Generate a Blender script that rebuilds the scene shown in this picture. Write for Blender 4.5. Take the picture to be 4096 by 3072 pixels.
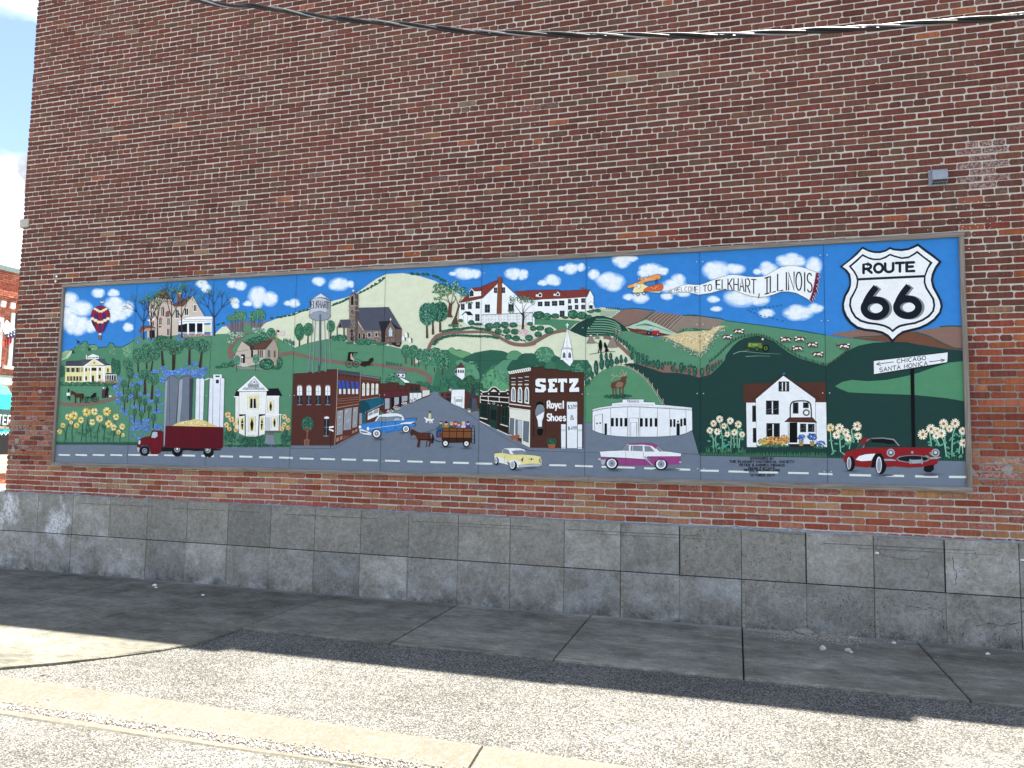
import bpy, bmesh, math, random
from mathutils import Vector, Matrix
for o in list(bpy.data.objects): bpy.data.objects.remove(o)
SC = bpy.context.scene
COL = SC.collection
# ---------------------------------------------------------------- camera
GZ = 1.45                                   # ground lies 1.45 m below the mural's painted edge
SURVEY_F = 3000.0
SURVEY_C = (8.88534645, -8.06247826, 0.35149895)
_W2C = Matrix(((0.9583814706957947, 0.2850924401609278, 0.015075051908813341), (-0.008094120758251265, 0.07991651827649733, -0.9967686969983122), (-0.2853759657646671, 0.9551626304821865, 0.07889808295664395)))
SURVEY_R = _W2C.transposed()
cd = bpy.data.cameras.new('camera'); cam = bpy.data.objects.new('camera', cd); COL.objects.link(cam)
cd.sensor_width = 36; cd.lens = SURVEY_F / 4096 * 36; cd.clip_end = 2000; cd.clip_start = .05
m = (SURVEY_R @ Matrix(((1, 0, 0), (0, -1, 0), (0, 0, -1)))).to_4x4(); m.translation = Vector((SURVEY_C[0], SURVEY_C[1], SURVEY_C[2] + GZ))
cam.matrix_world = m
SC.camera = cam
# ---------------------------------------------------------------- daylight
SUN_V = Vector((.16, .27, 1)).normalized()
W = bpy.data.worlds.new('World'); SC.world = W; W.use_nodes = True
nt = W.node_tree; N = nt.nodes; N.clear()
sky = N.new('ShaderNodeTexSky'); sky.sky_type = 'NISHITA'; sky.sun_disc = False
sky.sun_elevation = math.asin(SUN_V.z); sky.sun_rotation = math.atan2(SUN_V.x, SUN_V.y); sky.air_density = 1.0; sky.dust_density = 1.2
tc = N.new('ShaderNodeTexCoord'); cn = N.new('ShaderNodeTexNoise'); cn.inputs['Scale'].default_value = 2.6; cn.inputs['Detail'].default_value = 8; cn.inputs['Roughness'].default_value = .58
mp = N.new('ShaderNodeMapping'); mp.inputs['Scale'].default_value = (1, 1, 2.6); mp.inputs['Location'].default_value = (.35, .2, .42)
rp = N.new('ShaderNodeValToRGB'); rp.color_ramp.elements[0].position = .40; rp.color_ramp.elements[0].color = (.0, .0, .0, 1); rp.color_ramp.elements[1].position = .62
mx = N.new('ShaderNodeMix'); mx.data_type = 'RGBA'; mx.inputs['B'].default_value = (7.2, 7.6, 8.1, 1)
bg = N.new('ShaderNodeBackground'); bg.inputs['Strength'].default_value = .062
ow = N.new('ShaderNodeOutputWorld')
K = nt.links.new
K(tc.outputs['Generated'], mp.inputs['Vector']); K(mp.outputs[0], cn.inputs['Vector']); 
zs = N.new('ShaderNodeSeparateXYZ'); K(tc.outputs['Generated'], zs.inputs[0])
mr = N.new('ShaderNodeMapRange'); mr.inputs['From Min'].default_value = .34; mr.inputs['From Max'].default_value = .20; mr.inputs['To Min'].default_value = -.09; mr.inputs['To Max'].default_value = .07; K(zs.outputs['Z'], mr.inputs['Value'])
ad = N.new('ShaderNodeMath'); ad.operation = 'ADD'; K(cn.outputs['Fac'], ad.inputs[0]); K(mr.outputs[0], ad.inputs[1]); K(ad.outputs[0], rp.inputs[0])
K(rp.outputs[0], mx.inputs['Factor']); K(sky.outputs[0], mx.inputs['A']); K(mx.outputs['Result'], bg.inputs['Color']); K(bg.outputs[0], ow.inputs[0])
sl = bpy.data.lights.new('sun', 'SUN'); sl.energy = 5.0; sl.angle = math.radians(.53); sl.color = (1, .95, .86)
so = bpy.data.objects.new('sun', sl); COL.objects.link(so); so.rotation_euler = SUN_V.to_track_quat('Z', 'Y').to_euler(); so.location = SUN_V * 60
SC.view_settings.view_transform = 'Standard'; SC.view_settings.look = 'None'; SC.view_settings.gamma = 1; SC.view_settings.use_curve_mapping = False
SC.view_settings.exposure = 2.28
SC.render.engine = 'CYCLES'
# ---------------------------------------------------------------- helpers
rng = random.Random(11)
def srgb(h): 
    c = [int(h[i:i+2], 16) / 255 for i in (0, 2, 4)]
    return tuple((x / 12.92 if x <= .04045 else ((x + .055) / 1.055) ** 2.4) for x in c) + (1,)
def tag(o, label=None, cat=None, group=None, kind=None):
    if label: o['label'] = label
    if cat: o['category'] = cat
    if group: o['group'] = group
    if kind: o['kind'] = kind
    return o
def empty(name, loc=(0, 0, 0)):
    o = bpy.data.objects.new(name, None); COL.objects.link(o); o.location = loc; o.empty_display_size = .2; return o
class MB:
    def __init__(s): s.v = []; s.f = []; s.c = []
    def add(s, vs, fs, col=(1, 1, 1, 0)):
        b = len(s.v); s.v += vs; s.f += [tuple(b + i for i in f) for f in fs]; s.c += [col] * len(vs)
    def box(s, x0, x1, y0, y1, z0, z1, bev=0, col=(1, 1, 1, 0), jit=0):
        """box, its front (-y) rim chamfered by bev"""
        j = lambda: rng.uniform(-jit, jit) if jit else 0
        A = [(x0+bev+j(), y0, z0+bev+j()), (x1-bev+j(), y0, z0+bev+j()), (x1-bev+j(), y0, z1-bev+j()), (x0+bev+j(), y0, z1-bev+j())]
        B = [(x0, y0+bev, z0), (x1, y0+bev, z0), (x1, y0+bev, z1), (x0, y0+bev, z1)]
        D = [(x0, y1, z0), (x1, y1, z0), (x1, y1, z1), (x0, y1, z1)]
        f = [(0, 1, 2, 3), (11, 10, 9, 8)]
        for k in (0, 4):
            for i in range(4): n = (i+1) % 4; f.append((k+i, k+4+i, k+4+n, k+n))
        if bev: s.add(A+B+D, f, col)
        else:
            s.add(B+D, [(0, 1, 2, 3), (7, 6, 5, 4)] + [(i, 4+i, 4+(i+1) % 4, (i+1) % 4) for i in range(4)], col)
    def prism(s, prof, a, b, axis='x', col=(1, 1, 1, 0)):
        """profile (u,w) extruded along an axis from a to b"""
        n = len(prof)
        mk = {'x': lambda t, u, w: (t, u, w), 'y': lambda t, u, w: (u, t, w), 'z': lambda t, u, w: (u, w, t)}[axis]
        s.add([mk(a, u, w) for u, w in prof] + [mk(b, u, w) for u, w in prof], [tuple(range(n)), tuple(range(2*n-1, n-1, -1))] + [(i, n+i, n+(i+1) % n, (i+1) % n) for i in range(n)], col)
    def tube(s, pts, r, n=8, col=(1, 1, 1, 0)):
        vs = []; fs = []
        for i, p in enumerate(pts):
            p = Vector(p); d = (Vector(pts[min(i+1, len(pts)-1)]) - Vector(pts[max(i-1, 0)])).normalized()
            u = d.cross(Vector((0, 0, 1)));  u = u.normalized() if u.length > 1e-4 else Vector((1, 0, 0)); w = u.cross(d)
            for k in range(n): a = 6.28318*k/n; vs.append(tuple(p + r*(math.cos(a)*u + math.sin(a)*w)))
        for i in range(len(pts)-1):
            for k in range(n): fs.append((i*n+k, i*n+(k+1) % n, (i+1)*n+(k+1) % n, (i+1)*n+k))
        fs.append(tuple(range(n))); fs.append(tuple(range(len(vs)-1, len(vs)-n-1, -1)))
        s.add(vs, fs, col)
    def build(s, name, mat, parent=None, smooth=False, at=None):
        me = bpy.data.meshes.new(name); vs = s.v
        if at: vs = [(x-at[0], y-at[1], z-at[2]) for x, y, z in vs]
        me.from_pydata(vs, [], s.f); ca = me.color_attributes.new('tint', 'FLOAT_COLOR', 'POINT')
        flat = []
        for c in s.c: flat += (c if len(c) == 4 else tuple(c) + (0,))
        ca.data.foreach_set('color', flat)
        if smooth: me.polygons.foreach_set('use_smooth', [True] * len(me.polygons))
        me.materials.append(mat); me.update()
        o = bpy.data.objects.new(name, me); COL.objects.link(o)
        if at: o.location = at
        if parent: o.parent = parent
        return o
class Mat:
    def __init__(s, name, rough=.8, spec=.3):
        s.m = bpy.data.materials.new(name); s.m.use_nodes = True; s.t = s.m.node_tree; s.b = s.t.nodes['Principled BSDF']
        s.b.inputs['Roughness'].default_value = rough; s.b.inputs['Specular IOR Level'].default_value = spec
        s.pos = s.n('ShaderNodeNewGeometry').outputs['Position']; s.at = None
    def n(s, t, **k):
        x = s.t.nodes.new(t)
        for a, v in k.items(): setattr(x, a, v)
        return x
    def L(s, a, b): s.t.links.new(a, b)
    def attr(s):
        if not s.at: s.at = s.n('ShaderNodeAttribute'); s.at.attribute_name = 'tint'
        return s.at
    def map(s, sc=(1, 1, 1), off=(0, 0, 0), rot=(0, 0, 0)):
        q = s.n('ShaderNodeMapping'); q.inputs['Scale'].default_value = sc; q.inputs['Location'].default_value = off; q.inputs['Rotation'].default_value = rot; s.L(s.pos, q.inputs[0]); return q.outputs[0]
    def noise(s, scale, detail=4, rough=.55, sc=(1, 1, 1), off=(0, 0, 0), dist=0):
        q = s.n('ShaderNodeTexNoise'); q.inputs['Scale'].default_value = scale; q.inputs['Detail'].default_value = detail; q.inputs['Roughness'].default_value = rough; q.inputs['Distortion'].default_value = dist
        s.L(s.map(sc, off), q.inputs['Vector']); return q.outputs['Fac']
    def vor(s, scale, out='Distance', feat='F1', sc=(1, 1, 1), rnd=1):
        q = s.n('ShaderNodeTexVoronoi'); q.feature = feat; q.inputs['Scale'].default_value = scale; q.inputs['Randomness'].default_value = rnd; s.L(s.map(sc), q.inputs['Vector']); return q.outputs[out]
    def ramp(s, x, *st):
        q = s.n('ShaderNodeValToRGB'); e = q.color_ramp.elements
        while len(e) < len(st): e.new(.5)
        for i, (p, c) in enumerate(st):
            e[i].position = p; e[i].color = c if isinstance(c, tuple) else (c, c, c, 1)
        s.L(x, q.inputs[0]); return q.outputs[0]
    def val(s, x, a, b, lo=0, hi=1):
        q = s.n('ShaderNodeMapRange'); q.inputs['From Min'].default_value = a; q.inputs['From Max'].default_value = b; q.inputs['To Min'].default_value = lo; q.inputs['To Max'].default_value = hi; s.L(x, q.inputs['Value']); return q.outputs[0]
    def math(s, op, a, b=None):
        q = s.n('ShaderNodeMath', operation=op)
        for i, x in enumerate((a, b)):
            if x is None: continue
            if isinstance(x, (int, float)): q.inputs[i].default_value = x
            else: s.L(x, q.inputs[i])
        return q.outputs[0]
    def mix(s, f, a, b, mode='MIX'):
        q = s.n('ShaderNodeMix', data_type='RGBA', blend_type=mode)
        for k, x in (('Factor', f), ('A', a), ('B', b)):
            i = q.inputs[k]
            if isinstance(x, (int, float)): i.default_value = x
            elif isinstance(x, tuple): i.default_value = x
            else: s.L(x, i)
        return q.outputs['Result']
    def bump(s, h, strength=.5, dist=.01):
        q = s.n('ShaderNodeBump'); q.inputs['Strength'].default_value = strength; q.inputs['Distance'].default_value = dist; s.L(h, q.inputs['Height']); s.L(q.outputs[0], s.b.inputs['Normal'])
    def col(s, x):
        if isinstance(x, tuple): s.b.inputs['Base Color'].default_value = x
        else: s.L(x, s.b.inputs['Base Color'])
        return s.m
def gray(v): return (v, v, v, 1)
def sep(M_, c, ch):
    q = M_.n('ShaderNodeSeparateColor'); M_.L(c, q.inputs[0]); return q.outputs[ch]
# brick: tint rgb = clay colour, alpha = amount of lime bloom
B = Mat('brick_clay', .92, .1)
a = B.attr()
c = B.mix(1.0, a.outputs['Color'], B.ramp(B.noise(14, 6, .65), (.25, gray(.84)), (.75, gray(1.16))), 'MULTIPLY')
c = B.mix(1.0, c, B.ramp(B.noise(7, 3, .6, sc=(7, 1, .8)), (.3, (.74, .74, .78, 1)), (.62, (1.1, 1.08, 1.05, 1))), 'MULTIPLY')
c = B.mix(1.0, c, B.ramp(B.noise(.55, 5, .6, sc=(1.6, 1, .6)), (.3, (.86, .87, .9, 1)), (.7, (1.12, 1.1, 1.06, 1))), 'MULTIPLY')
c = B.mix(B.ramp(B.noise(160, 3, .7), (.60, 0.0), (.72, .45)), c, (.34, .25, .20, 1))
c = B.mix(B.ramp(B.noise(110, 3, .6, off=(3, 1, 2)), (.64, 0.0), (.74, .7)), c, (.03, .018, .014, 1))
bl = B.math('MULTIPLY', a.outputs['Alpha'], B.ramp(B.noise(60, 5, .7, off=(5, 5, 5)), (.44, 0.0), (.66, 1.0)))
c = B.mix(bl, c, (.46, .40, .38, 1))
B.bump(B.math('ADD', B.noise(90, 5, .65), B.noise(260, 2, .5)), .55, .004)
M_BRICK = B.col(c)
B = Mat('lime_mortar', .95, .1)
zz = sep(B, B.pos, 2); q = B.n('ShaderNodeSeparateXYZ'); B.L(B.pos, q.inputs[0])
low = B.val(q.outputs['Z'], 3.1, 2.5); rt = B.val(q.outputs['X'], 10.6, 10.9); lf = B.val(q.outputs['X'], .3, -.1)
dk = B.math('MULTIPLY', B.math('MULTIPLY', low, B.val(q.outputs['Z'], 1.35, 1.5)), B.math('MAXIMUM', rt, lf))
c = B.mix(B.noise(5, 5), (.47, .43, .375, 1), (.59, .555, .50, 1)); c = B.mix(dk, c, (.25, .235, .21, 1))
c = B.mix(B.ramp(B.noise(9, 5, .7), (.52, 0.0), (.75, .5)), c, (.3, .26, .22, 1))
B.bump(B.noise(120, 5, .7), .8, .006); M_MORTAR = B.col(c)
# cast concrete: tint r = lime bloom, g = pits / exposed stone, b = darkness
B = Mat('cast_concrete', .92, .12)
a = B.attr(); R_, G_, Bl = (sep(B, a.outputs['Color'], i) for i in range(3))
c = B.mix(B.noise(3.2, 6, .6), (.155, .147, .127, 1), (.32, .31, .28, 1))
c = B.mix(1.0, c, B.ramp(B.noise(22, 5, .6), (.3, gray(.78)), (.7, gray(1.2))), 'MULTIPLY')
e1 = B.ramp(B.noise(2.6, 10, .74, sc=(1, 1, 1.2), off=(2, 0, 7), dist=.12), (.45, 0.0), (.66, 1.0)); e2 = B.ramp(B.noise(6, 6, .7, sc=(5, 1, .6)), (.45, 0.0), (.7, .7))
c = B.mix(B.math('MULTIPLY', R_, B.math('MAXIMUM', e1, B.math('MULTIPLY', e2, .5))), c, (.40, .405, .41, 1))
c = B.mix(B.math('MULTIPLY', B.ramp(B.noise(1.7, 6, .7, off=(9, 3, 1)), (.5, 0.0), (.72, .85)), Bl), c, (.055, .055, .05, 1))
c = B.mix(B.math('MULTIPLY', a.outputs['Alpha'], B.math('MULTIPLY', B.ramp(B.noise(2.6, 5, .6, sc=(1.3, 1, .8), off=(1, 1, 5)), (.50, 0.0), (.60, 1.0)), B.ramp(B.noise(45, 4, .7), (.36, 0.0), (.52, 1.0)))), c, (.62, .63, .66, 1))
oi = B.n('ShaderNodeObjectInfo'); c = B.mix(1.0, c, B.ramp(oi.outputs['Random'], (0, (.80, .80, .79, 1)), (.5, (1.0, .99, .96, 1)), (1, (1.20, 1.18, 1.13, 1))), 'MULTIPLY')
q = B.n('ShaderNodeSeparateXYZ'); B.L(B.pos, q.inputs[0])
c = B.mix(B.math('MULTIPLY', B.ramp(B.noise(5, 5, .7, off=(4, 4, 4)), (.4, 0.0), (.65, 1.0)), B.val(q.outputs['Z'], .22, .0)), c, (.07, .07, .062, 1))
pit = B.vor(27); pm = B.math('MULTIPLY', B.ramp(pit, (.13, 1.0), (.22, 0.0)), B.math('MULTIPLY', G_, B.ramp(B.noise(6, 3), (.36, 0.0), (.56, 1.0))))
c = B.mix(pm, c, (.035, .033, .03, 1)); c = B.mix(1.0, c, B.ramp(B.noise(48, 5, .75), (.3, gray(.74)), (.7, gray(1.26))), 'MULTIPLY'); pit2 = B.vor(50); c = B.mix(B.math('MULTIPLY', B.math('MULTIPLY', G_, .55), B.ramp(pit2, (.2, 1.0), (.35, 0.0))), c, (.31, .29, .255, 1))
B.bump(B.math('SUBTRACT', B.noise(40, 6, .6), B.math('MULTIPLY', pm, .8)), .6, .006); M_CONC = B.col(c)
# pavement slabs: brushed, stained
B = Mat('brushed_pavement', .92, .12)
a = B.attr()
c = B.mix(B.noise(1.1, 7, .62, off=(3, 2, 0)), (.125, .12, .096, 1), (.225, .213, .175, 1))
c = B.mix(1.0, c, B.ramp(B.noise(9, 6, .6, sc=(1, 5, 1)), (.3, gray(.66)), (.7, gray(1.26))), 'MULTIPLY')
c = B.mix(1.0, c, B.ramp(B.noise(60, 3, .6, sc=(1, 2.2, 1)), (.35, gray(.78)), (.65, gray(1.2))), 'MULTIPLY')
c = B.mix(B.ramp(B.noise(2.3, 5, .6, off=(7, 7, 0)), (.52, 0.0), (.7, .55)), c, (.062, .06, .052, 1))
c = B.mix(B.ramp(B.vor(1.9), (.07, .75), (.10, 0.0)), c, (.20, .20, .18, 1))
q = B.n('ShaderNodeSeparateXYZ'); B.L(B.pos, q.inputs[0])
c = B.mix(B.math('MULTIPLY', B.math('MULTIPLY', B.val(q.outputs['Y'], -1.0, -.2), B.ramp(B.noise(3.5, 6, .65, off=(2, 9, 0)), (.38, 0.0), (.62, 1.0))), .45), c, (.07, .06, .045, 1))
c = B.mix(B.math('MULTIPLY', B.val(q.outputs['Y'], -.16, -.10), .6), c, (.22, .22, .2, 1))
c = B.mix(B.ramp(B.noise(5, 8, .72, sc=(.7, 1.8, 1), off=(3, 3, 0)), (.5, 0.0), (.68, .6)), c, (.22, .215, .185, 1))
c = B.mix(1.0, c, B.ramp(B.noise(1.8, 9, .72, sc=(.8, 1.5, 1), off=(11, 5, 0)), (.34, gray(.66)), (.5, gray(1.0)), (.66, gray(1.42))), 'MULTIPLY')
c = B.mix(1.0, c, B.ramp(B.noise(38, 3, .6, sc=(.25, 3.0, 1), off=(1, 5, 0)), (.35, gray(.84)), (.65, gray(1.16))), 'MULTIPLY')
c = B.mix(1.0, c, a.outputs['Color'], 'MULTIPLY')
c = B.mix(B.ramp(B.noise(14, 6, .75, sc=(1, 1.6, 1), off=(8, 3, 0)), (.58, 0.0), (.72, .5)), c, (.055, .052, .043, 1))
B.bump(B.noise(120, 5, .6, sc=(1, 2, 1)), .5, .005); M_SLAB = B.col(c)
# chip-seal: light stones in dark binder
B = Mat('chip_seal', .9, .15)
d = B.vor(92, 'Distance'); cc = B.vor(92, 'Color'); g_ = sep(B, cc, 0)
st = B.ramp(g_, (.0, (.10, .095, .088, 1)), (.35, (.155, .15, .135, 1)), (.7, (.235, .225, .195, 1)), (1.0, (.36, .345, .30, 1)))
c = B.mix(B.ramp(d, (.46, 0.0), (.76, 1.0)), st, (.055, .055, .057, 1))
c = B.mix(1.0, c, B.ramp(B.noise(.9, 5, .6), (.3, gray(.80)), (.7, gray(1.18))), 'MULTIPLY')
c = B.mix(1.0, c, B.ramp(B.noise(5.5, 6, .7, sc=(.6, 1.4, 1)), (.3, gray(.84)), (.7, gray(1.14))), 'MULTIPLY')
c = B.mix(B.ramp(B.noise(17, 4, .65), (.60, 0.0), (.74, .6)), c, (.07, .062, .055, 1))
c = B.mix(B.ramp(B.noise(1.4, 7, .75, off=(6, 1, 0)), (.55, 0.0), (.7, .35)), c, (.32, .30, .26, 1))
B.bump(B.math('ADD', B.math('MULTIPLY', d, -1.0), B.math('MULTIPLY', g_, .5)), 1.0, .012); M_CHIP = B.col(c)
B = Mat('kerb_concrete', .9, .25)
c = B.mix(B.noise(4, 6, .65), (.11, .10, .078, 1), (.17, .157, .126, 1)); c = B.mix(B.ramp(B.noise(150, 4, .65), (.5, 0.0), (.64, .7)), c, (.07, .066, .058, 1)); c = B.mix(B.ramp(B.noise(2.2, 8, .75, off=(1, 8, 2)), (.46, 0.0), (.66, .6)), c, (.10, .088, .066, 1)); c = B.mix(B.ramp(B.noise(30, 6, .75, off=(4, 8, 2)), (.5, 0.0), (.7, .5)), c, (.25, .24, .21, 1))
B.bump(B.noise(90, 6, .65), .7, .006); M_KERB = B.col(c)
B = Mat('loose_stone', .85, .3)
a = B.attr(); c = B.mix(1.0, a.outputs['Color'], B.ramp(B.noise(60, 4), (.3, gray(.75)), (.7, gray(1.2))), 'MULTIPLY'); B.bump(B.noise(120, 4), .5, .004); M_STONE = B.col(c)
# weathered lumber
B = Mat('weathered_wood', .85, .2)
a = B.attr(); sx = B.noise(3, 6, .7, sc=(1, 14, 22)); sz = B.noise(3, 6, .7, sc=(22, 14, 1))
g_ = B.mix(a.outputs['Alpha'], B.ramp(sx, (.3, gray(.0)), (.7, gray(1.0))), B.ramp(sz, (.3, gray(.0)), (.7, gray(1.0))))
c = B.mix(g_, (.115, .10, .085, 1), (.30, .275, .245, 1)); c = B.mix(B.ramp(B.vor(2.6), (.05, .9), (.08, 0.0)), c, (.05, .035, .025, 1)); c = B.mix(1.0, c, a.outputs['Color'], 'MULTIPLY')
B.bump(g_, .5, .004); M_WOOD = B.col(c)
# mural paint: tint = pigment
B = Mat('mural_paint', .75, .1)
a = B.attr(); c = B.mix(1.0, a.outputs['Color'], B.ramp(B.noise(9, 6, .7, sc=(1, 1, 1.5)), (.3, gray(.93)), (.7, gray(1.07))), 'MULTIPLY'); c = B.mix(1.0, c, B.ramp(B.noise(70, 4, .6, sc=(1, 1, 2)), (.3, gray(.95)), (.7, gray(1.05))), 'MULTIPLY')
B.bump(B.noise(60, 4, .6), .12, .003); M_PAINT = B.col(c)
def plain(name, col, rough=.6, metal=0, var=.12, sc=12, bump=.2):
    B = Mat(name, rough, .35); B.b.inputs['Metallic'].default_value = metal
    c = B.mix(1.0, col if len(col) == 4 else col + (1,), B.ramp(B.noise(sc, 5, .6), (.3, gray(1-var)), (.7, gray(1+var))), 'MULTIPLY'); B.bump(B.noise(sc*6, 4), bump, .003); return B.col(c)
M_BOARD = plain('board_edge', (.12, .1, .08))
M_VENT = plain('grey_vent_plastic', srgb('8a919c'), .55)
M_DARK = plain('dark_void', (.012, .012, .014), .9)
M_STEEL = plain('rusty_strap', srgb('8a857a'), .8, 0, .3, 30)
M_RUBBER = plain('black_cable_jacket', (.012, .012, .014), .48)
M_ALU = plain('bare_aluminium_strand', (.24, .24, .25), .5, .4)
M_BRACKET = plain('weathered_white_metal', srgb('d4d8da'), .6, 0, .15, 9)
M_WHITE = plain('chalky_white_paint', srgb('dcdcd8'), .7, 0, .12, 8)
M_LIME = plain('bluish_mortar_smear', srgb('8f959c'), .9, 0, .3, 30, .8)
M_LIMESTONE = plain('limestone_block', srgb('aaa79e'), .85, 0, .15, 25, .6)
M_PLASTER = plain('grey_patch_mortar', srgb('8f8c84'), .9, 0, .2, 20, .8)
M_TURQ = plain('turquoise_canvas', srgb('2aa9a6'), .7, 0, .08, 6)
M_DGREEN = plain('dark_green_board', srgb('2c4c48'), .6)
M_REDSIGN = plain('red_sign_paint', srgb('a3122c'), .5)
M_CREAM = plain('cream_panel_paint', srgb('cfc8a8'), .6)
M_COPING = plain('metal_coping', srgb('6f7f7c'), .5, .3)
M_NAVY = plain('navy_bunting', srgb('2c3350'), .8)
M_LEAF = plain('dry_leaf', srgb('6a4a34'), .7)
M_GLASS = plain('dark_window_glass', (.02, .022, .024), .12)
M_STREET = plain('street_concrete', (.25, .235, .21), .9, 0, .15, 2)
# =====================================================================
# MURAL PAINTING.  Outlines were measured on the photograph and are
# rectified here onto the flat mural (metres along / up the boards).
# =====================================================================
MW, MH = 9 * 1.2192, 2.411
TILES = {'O': (0, 0, 4096/2212), '1': (200, 1100, 500/2074), '2': (200, 1480, 500/2074), '3': (680, 1080, 500/2074),
         '4': (680, 1480, 500/2074), '5': (1160, 1060, 500/2074), '6': (1160, 1450, 500/1843), '7': (1640, 1040, 500/2074),
         '8': (1640, 1430, 500/1765), '9': (2100, 1020, 500/1975), 'A': (2100, 1440, 500/1803), 'B': (2500, 1000, 500/1885),
         'C': (2350, 1440, 500/1659), 'D': (2800, 960, 550/1862), 'E': (2780, 1440, 550/1755), 'F': (3280, 940, 600/1952),
         'G': (3280, 1380, 600/952)}
def rectify(u, v):
    """survey coordinates -> metres on the mural plane"""
    dx, dy, dz = SURVEY_R @ Vector(((u - 2048) / SURVEY_F, (v - 1536) / SURVEY_F, 1))
    t = -SURVEY_C[1] / dy
    x, z = SURVEY_C[0] + t * dx, SURVEY_C[2] + t * dz
    return min(max(x, 0.0), MW), min(max(z, 0.0), MH)
_t = TILES['O']
def T(k):
    global _t
    _t = TILES[k]
def S(k, s):
    a = [float(q) for q in s.split()]
    o = TILES[k]
    return [(o[0] + a[i] * o[2], o[1] + a[i+1] * o[2]) for i in range(0, len(a), 2)]
def src(pts):
    if isinstance(pts, str):
        a = [float(q) for q in pts.split()]
        pts = [(a[i], a[i+1]) for i in range(0, len(a), 2)]
        return [(_t[0] + x * _t[2], _t[1] + y * _t[2]) for x, y in pts]
    return pts
def loc(pts):
    return [(_t[0] + x * _t[2], _t[1] + y * _t[2]) for x, y in pts]
def hexc(h):
    h = h.lstrip('#')
    c = [int(h[i:i+2], 16) / 255 for i in (0, 2, 4)]
    return tuple((x / 12.92 if x <= .04045 else ((x + .055) / 1.055) ** 2.4) for x in c)
def smooth_closed(p, n=4):
    out = []; m = len(p)
    for i in range(m):
        a, b, c, d = p[i-1], p[i], p[(i+1) % m], p[(i+2) % m]
        for k in range(n):
            t = k / n
            out.append(tuple(.5 * ((2*b[j]) + (-a[j]+c[j])*t + (2*a[j]-5*b[j]+4*c[j]-d[j])*t*t + (-a[j]+3*b[j]-3*c[j]+d[j])*t**3) for j in (0, 1)))
    return out
def smooth_open(p, n=4):
    if len(p) < 3: return p
    q = [p[0]] + list(p) + [p[-1]]; out = []
    for i in range(1, len(q) - 2):
        a, b, c, d = q[i-1], q[i], q[i+1], q[i+2]
        for k in range(n):
            t = k / n
            out.append(tuple(.5 * ((2*b[j]) + (-a[j]+c[j])*t + (2*a[j]-5*b[j]+4*c[j]-d[j])*t*t + (-a[j]+3*b[j]-3*c[j]+d[j])*t**3) for j in (0, 1)))
    out.append(tuple(p[-1])); return out
class Motif:
    def __init__(s, name, lev):
        s.name, s.lev, s.k = name, lev, 0
        s.v, s.f, s.c = [], [], []
    def y(s):
        return -(s.lev * .0007 + s.k * .00001 + prng.random() * .000006)
motifs = []
cur = None
prng = random.Random(5)
def M(name, lev):
    global cur
    cur = Motif(name, lev); motifs.append(cur)
def _add(pts, col, y, cols=None):
    b = len(cur.v)
    for u, v in pts:
        x, z = rectify(u, v); cur.v.append((x, y, z))
    cur.f.append(tuple(range(b, b + len(pts))))
    cur.c += cols if cols else [col] * len(pts)
def P(col, pts, s=0):
    p = src(pts)
    if s: p = smooth_closed(p)
    cur.k += 1
    _add(p, hexc(col), cur.y())
def R(col, *a):
    for i in range(0, len(a), 4):
        x0, y0, x1, y1 = a[i:i+4]
        P(col, loc([(x0, y0), (x1, y0), (x1, y1), (x0, y1)]))
def ell(cx, cy, rx, ry, rot=0, n=18, wob=0):
    o = []
    for i in range(n):
        a = 2 * math.pi * i / n; k = 1 + (prng.random() - .5) * wob
        x, y = rx * k * math.cos(a), ry * k * math.sin(a)
        o.append((cx + x * math.cos(rot) - y * math.sin(rot), cy + x * math.sin(rot) + y * math.cos(rot)))
    return o
def E(col, cx, cy, rx, ry=None, rot=0, n=18, wob=0, keep=False):
    if not keep: cur.k += 1
    _add(loc(ell(cx, cy, rx, ry or rx, rot, n, wob)), hexc(col), cur.y())
def L(col, w, pts, s=0, keep=False, w2=None, ring=False):
    """brush line; w in tile units"""
    p = src(pts); w = w * _t[2] / 2; w2 = w if w2 is None else w2 * _t[2] / 2
    if s: p = smooth_open(p)
    if not keep: cur.k += 1
    y = cur.y(); c = hexc(col); n = len(p)
    lft, rgt = [], []
    for i in range(n):
        a = p[max(i-1, 0)]; b = p[min(i+1, n-1)]
        if ring and i in (0, n-1): a, b = p[n-2], p[1]
        dx, dy = b[0]-a[0], b[1]-a[1]; d = math.hypot(dx, dy) or 1
        k = 1.0
        if 0 < i < n-1:
            e0 = (p[i][0]-a[0], p[i][1]-a[1]); l0 = math.hypot(*e0) or 1
            cs = abs((dx*e0[0]+dy*e0[1]) / (d*l0)); k = min(1/max(cs, .35), 2)
        ww = (w + (w2 - w) * i / max(n-1, 1)) * k
        lft.append((p[i][0] - dy/d*ww, p[i][1] + dx/d*ww)); rgt.append((p[i][0] + dy/d*ww, p[i][1] - dx/d*ww))
    for i in range(n-1):
        _add([lft[i], lft[i+1], rgt[i+1], rgt[i]], c, y)
def LC(col, w, pts, s=0):
    p = src(pts)
    if s: p = smooth_closed(p)
    L(col, w, p + [p[0]], ring=True)
def PO(col, pts, oc='20242c', w=3, s=0):
    P(col, pts, s); LC(oc, w, pts, s)
def soft(col, edge, cx, cy, rx, ry, rot=0, fe=.35, wob=.12):
    """dab with a feathered rim (colour runs into the ground colour)"""
    cur.k += 1
    y = cur.y(); n = 22; a, b = hexc(col), hexc(edge)
    st = prng.getstate(); inner = ell(cx, cy, rx*(1-fe), ry*(1-fe), rot, n, wob); prng.setstate(st); outer = ell(cx, cy, rx, ry, rot, n, wob)
    inner, outer = loc(inner), loc(outer)
    _add(inner, a, y)
    for i in range(n):
        j = (i+1) % n
        _add([inner[i], inner[j], outer[j], outer[i]], None, y, [a, a, b, b])
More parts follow.
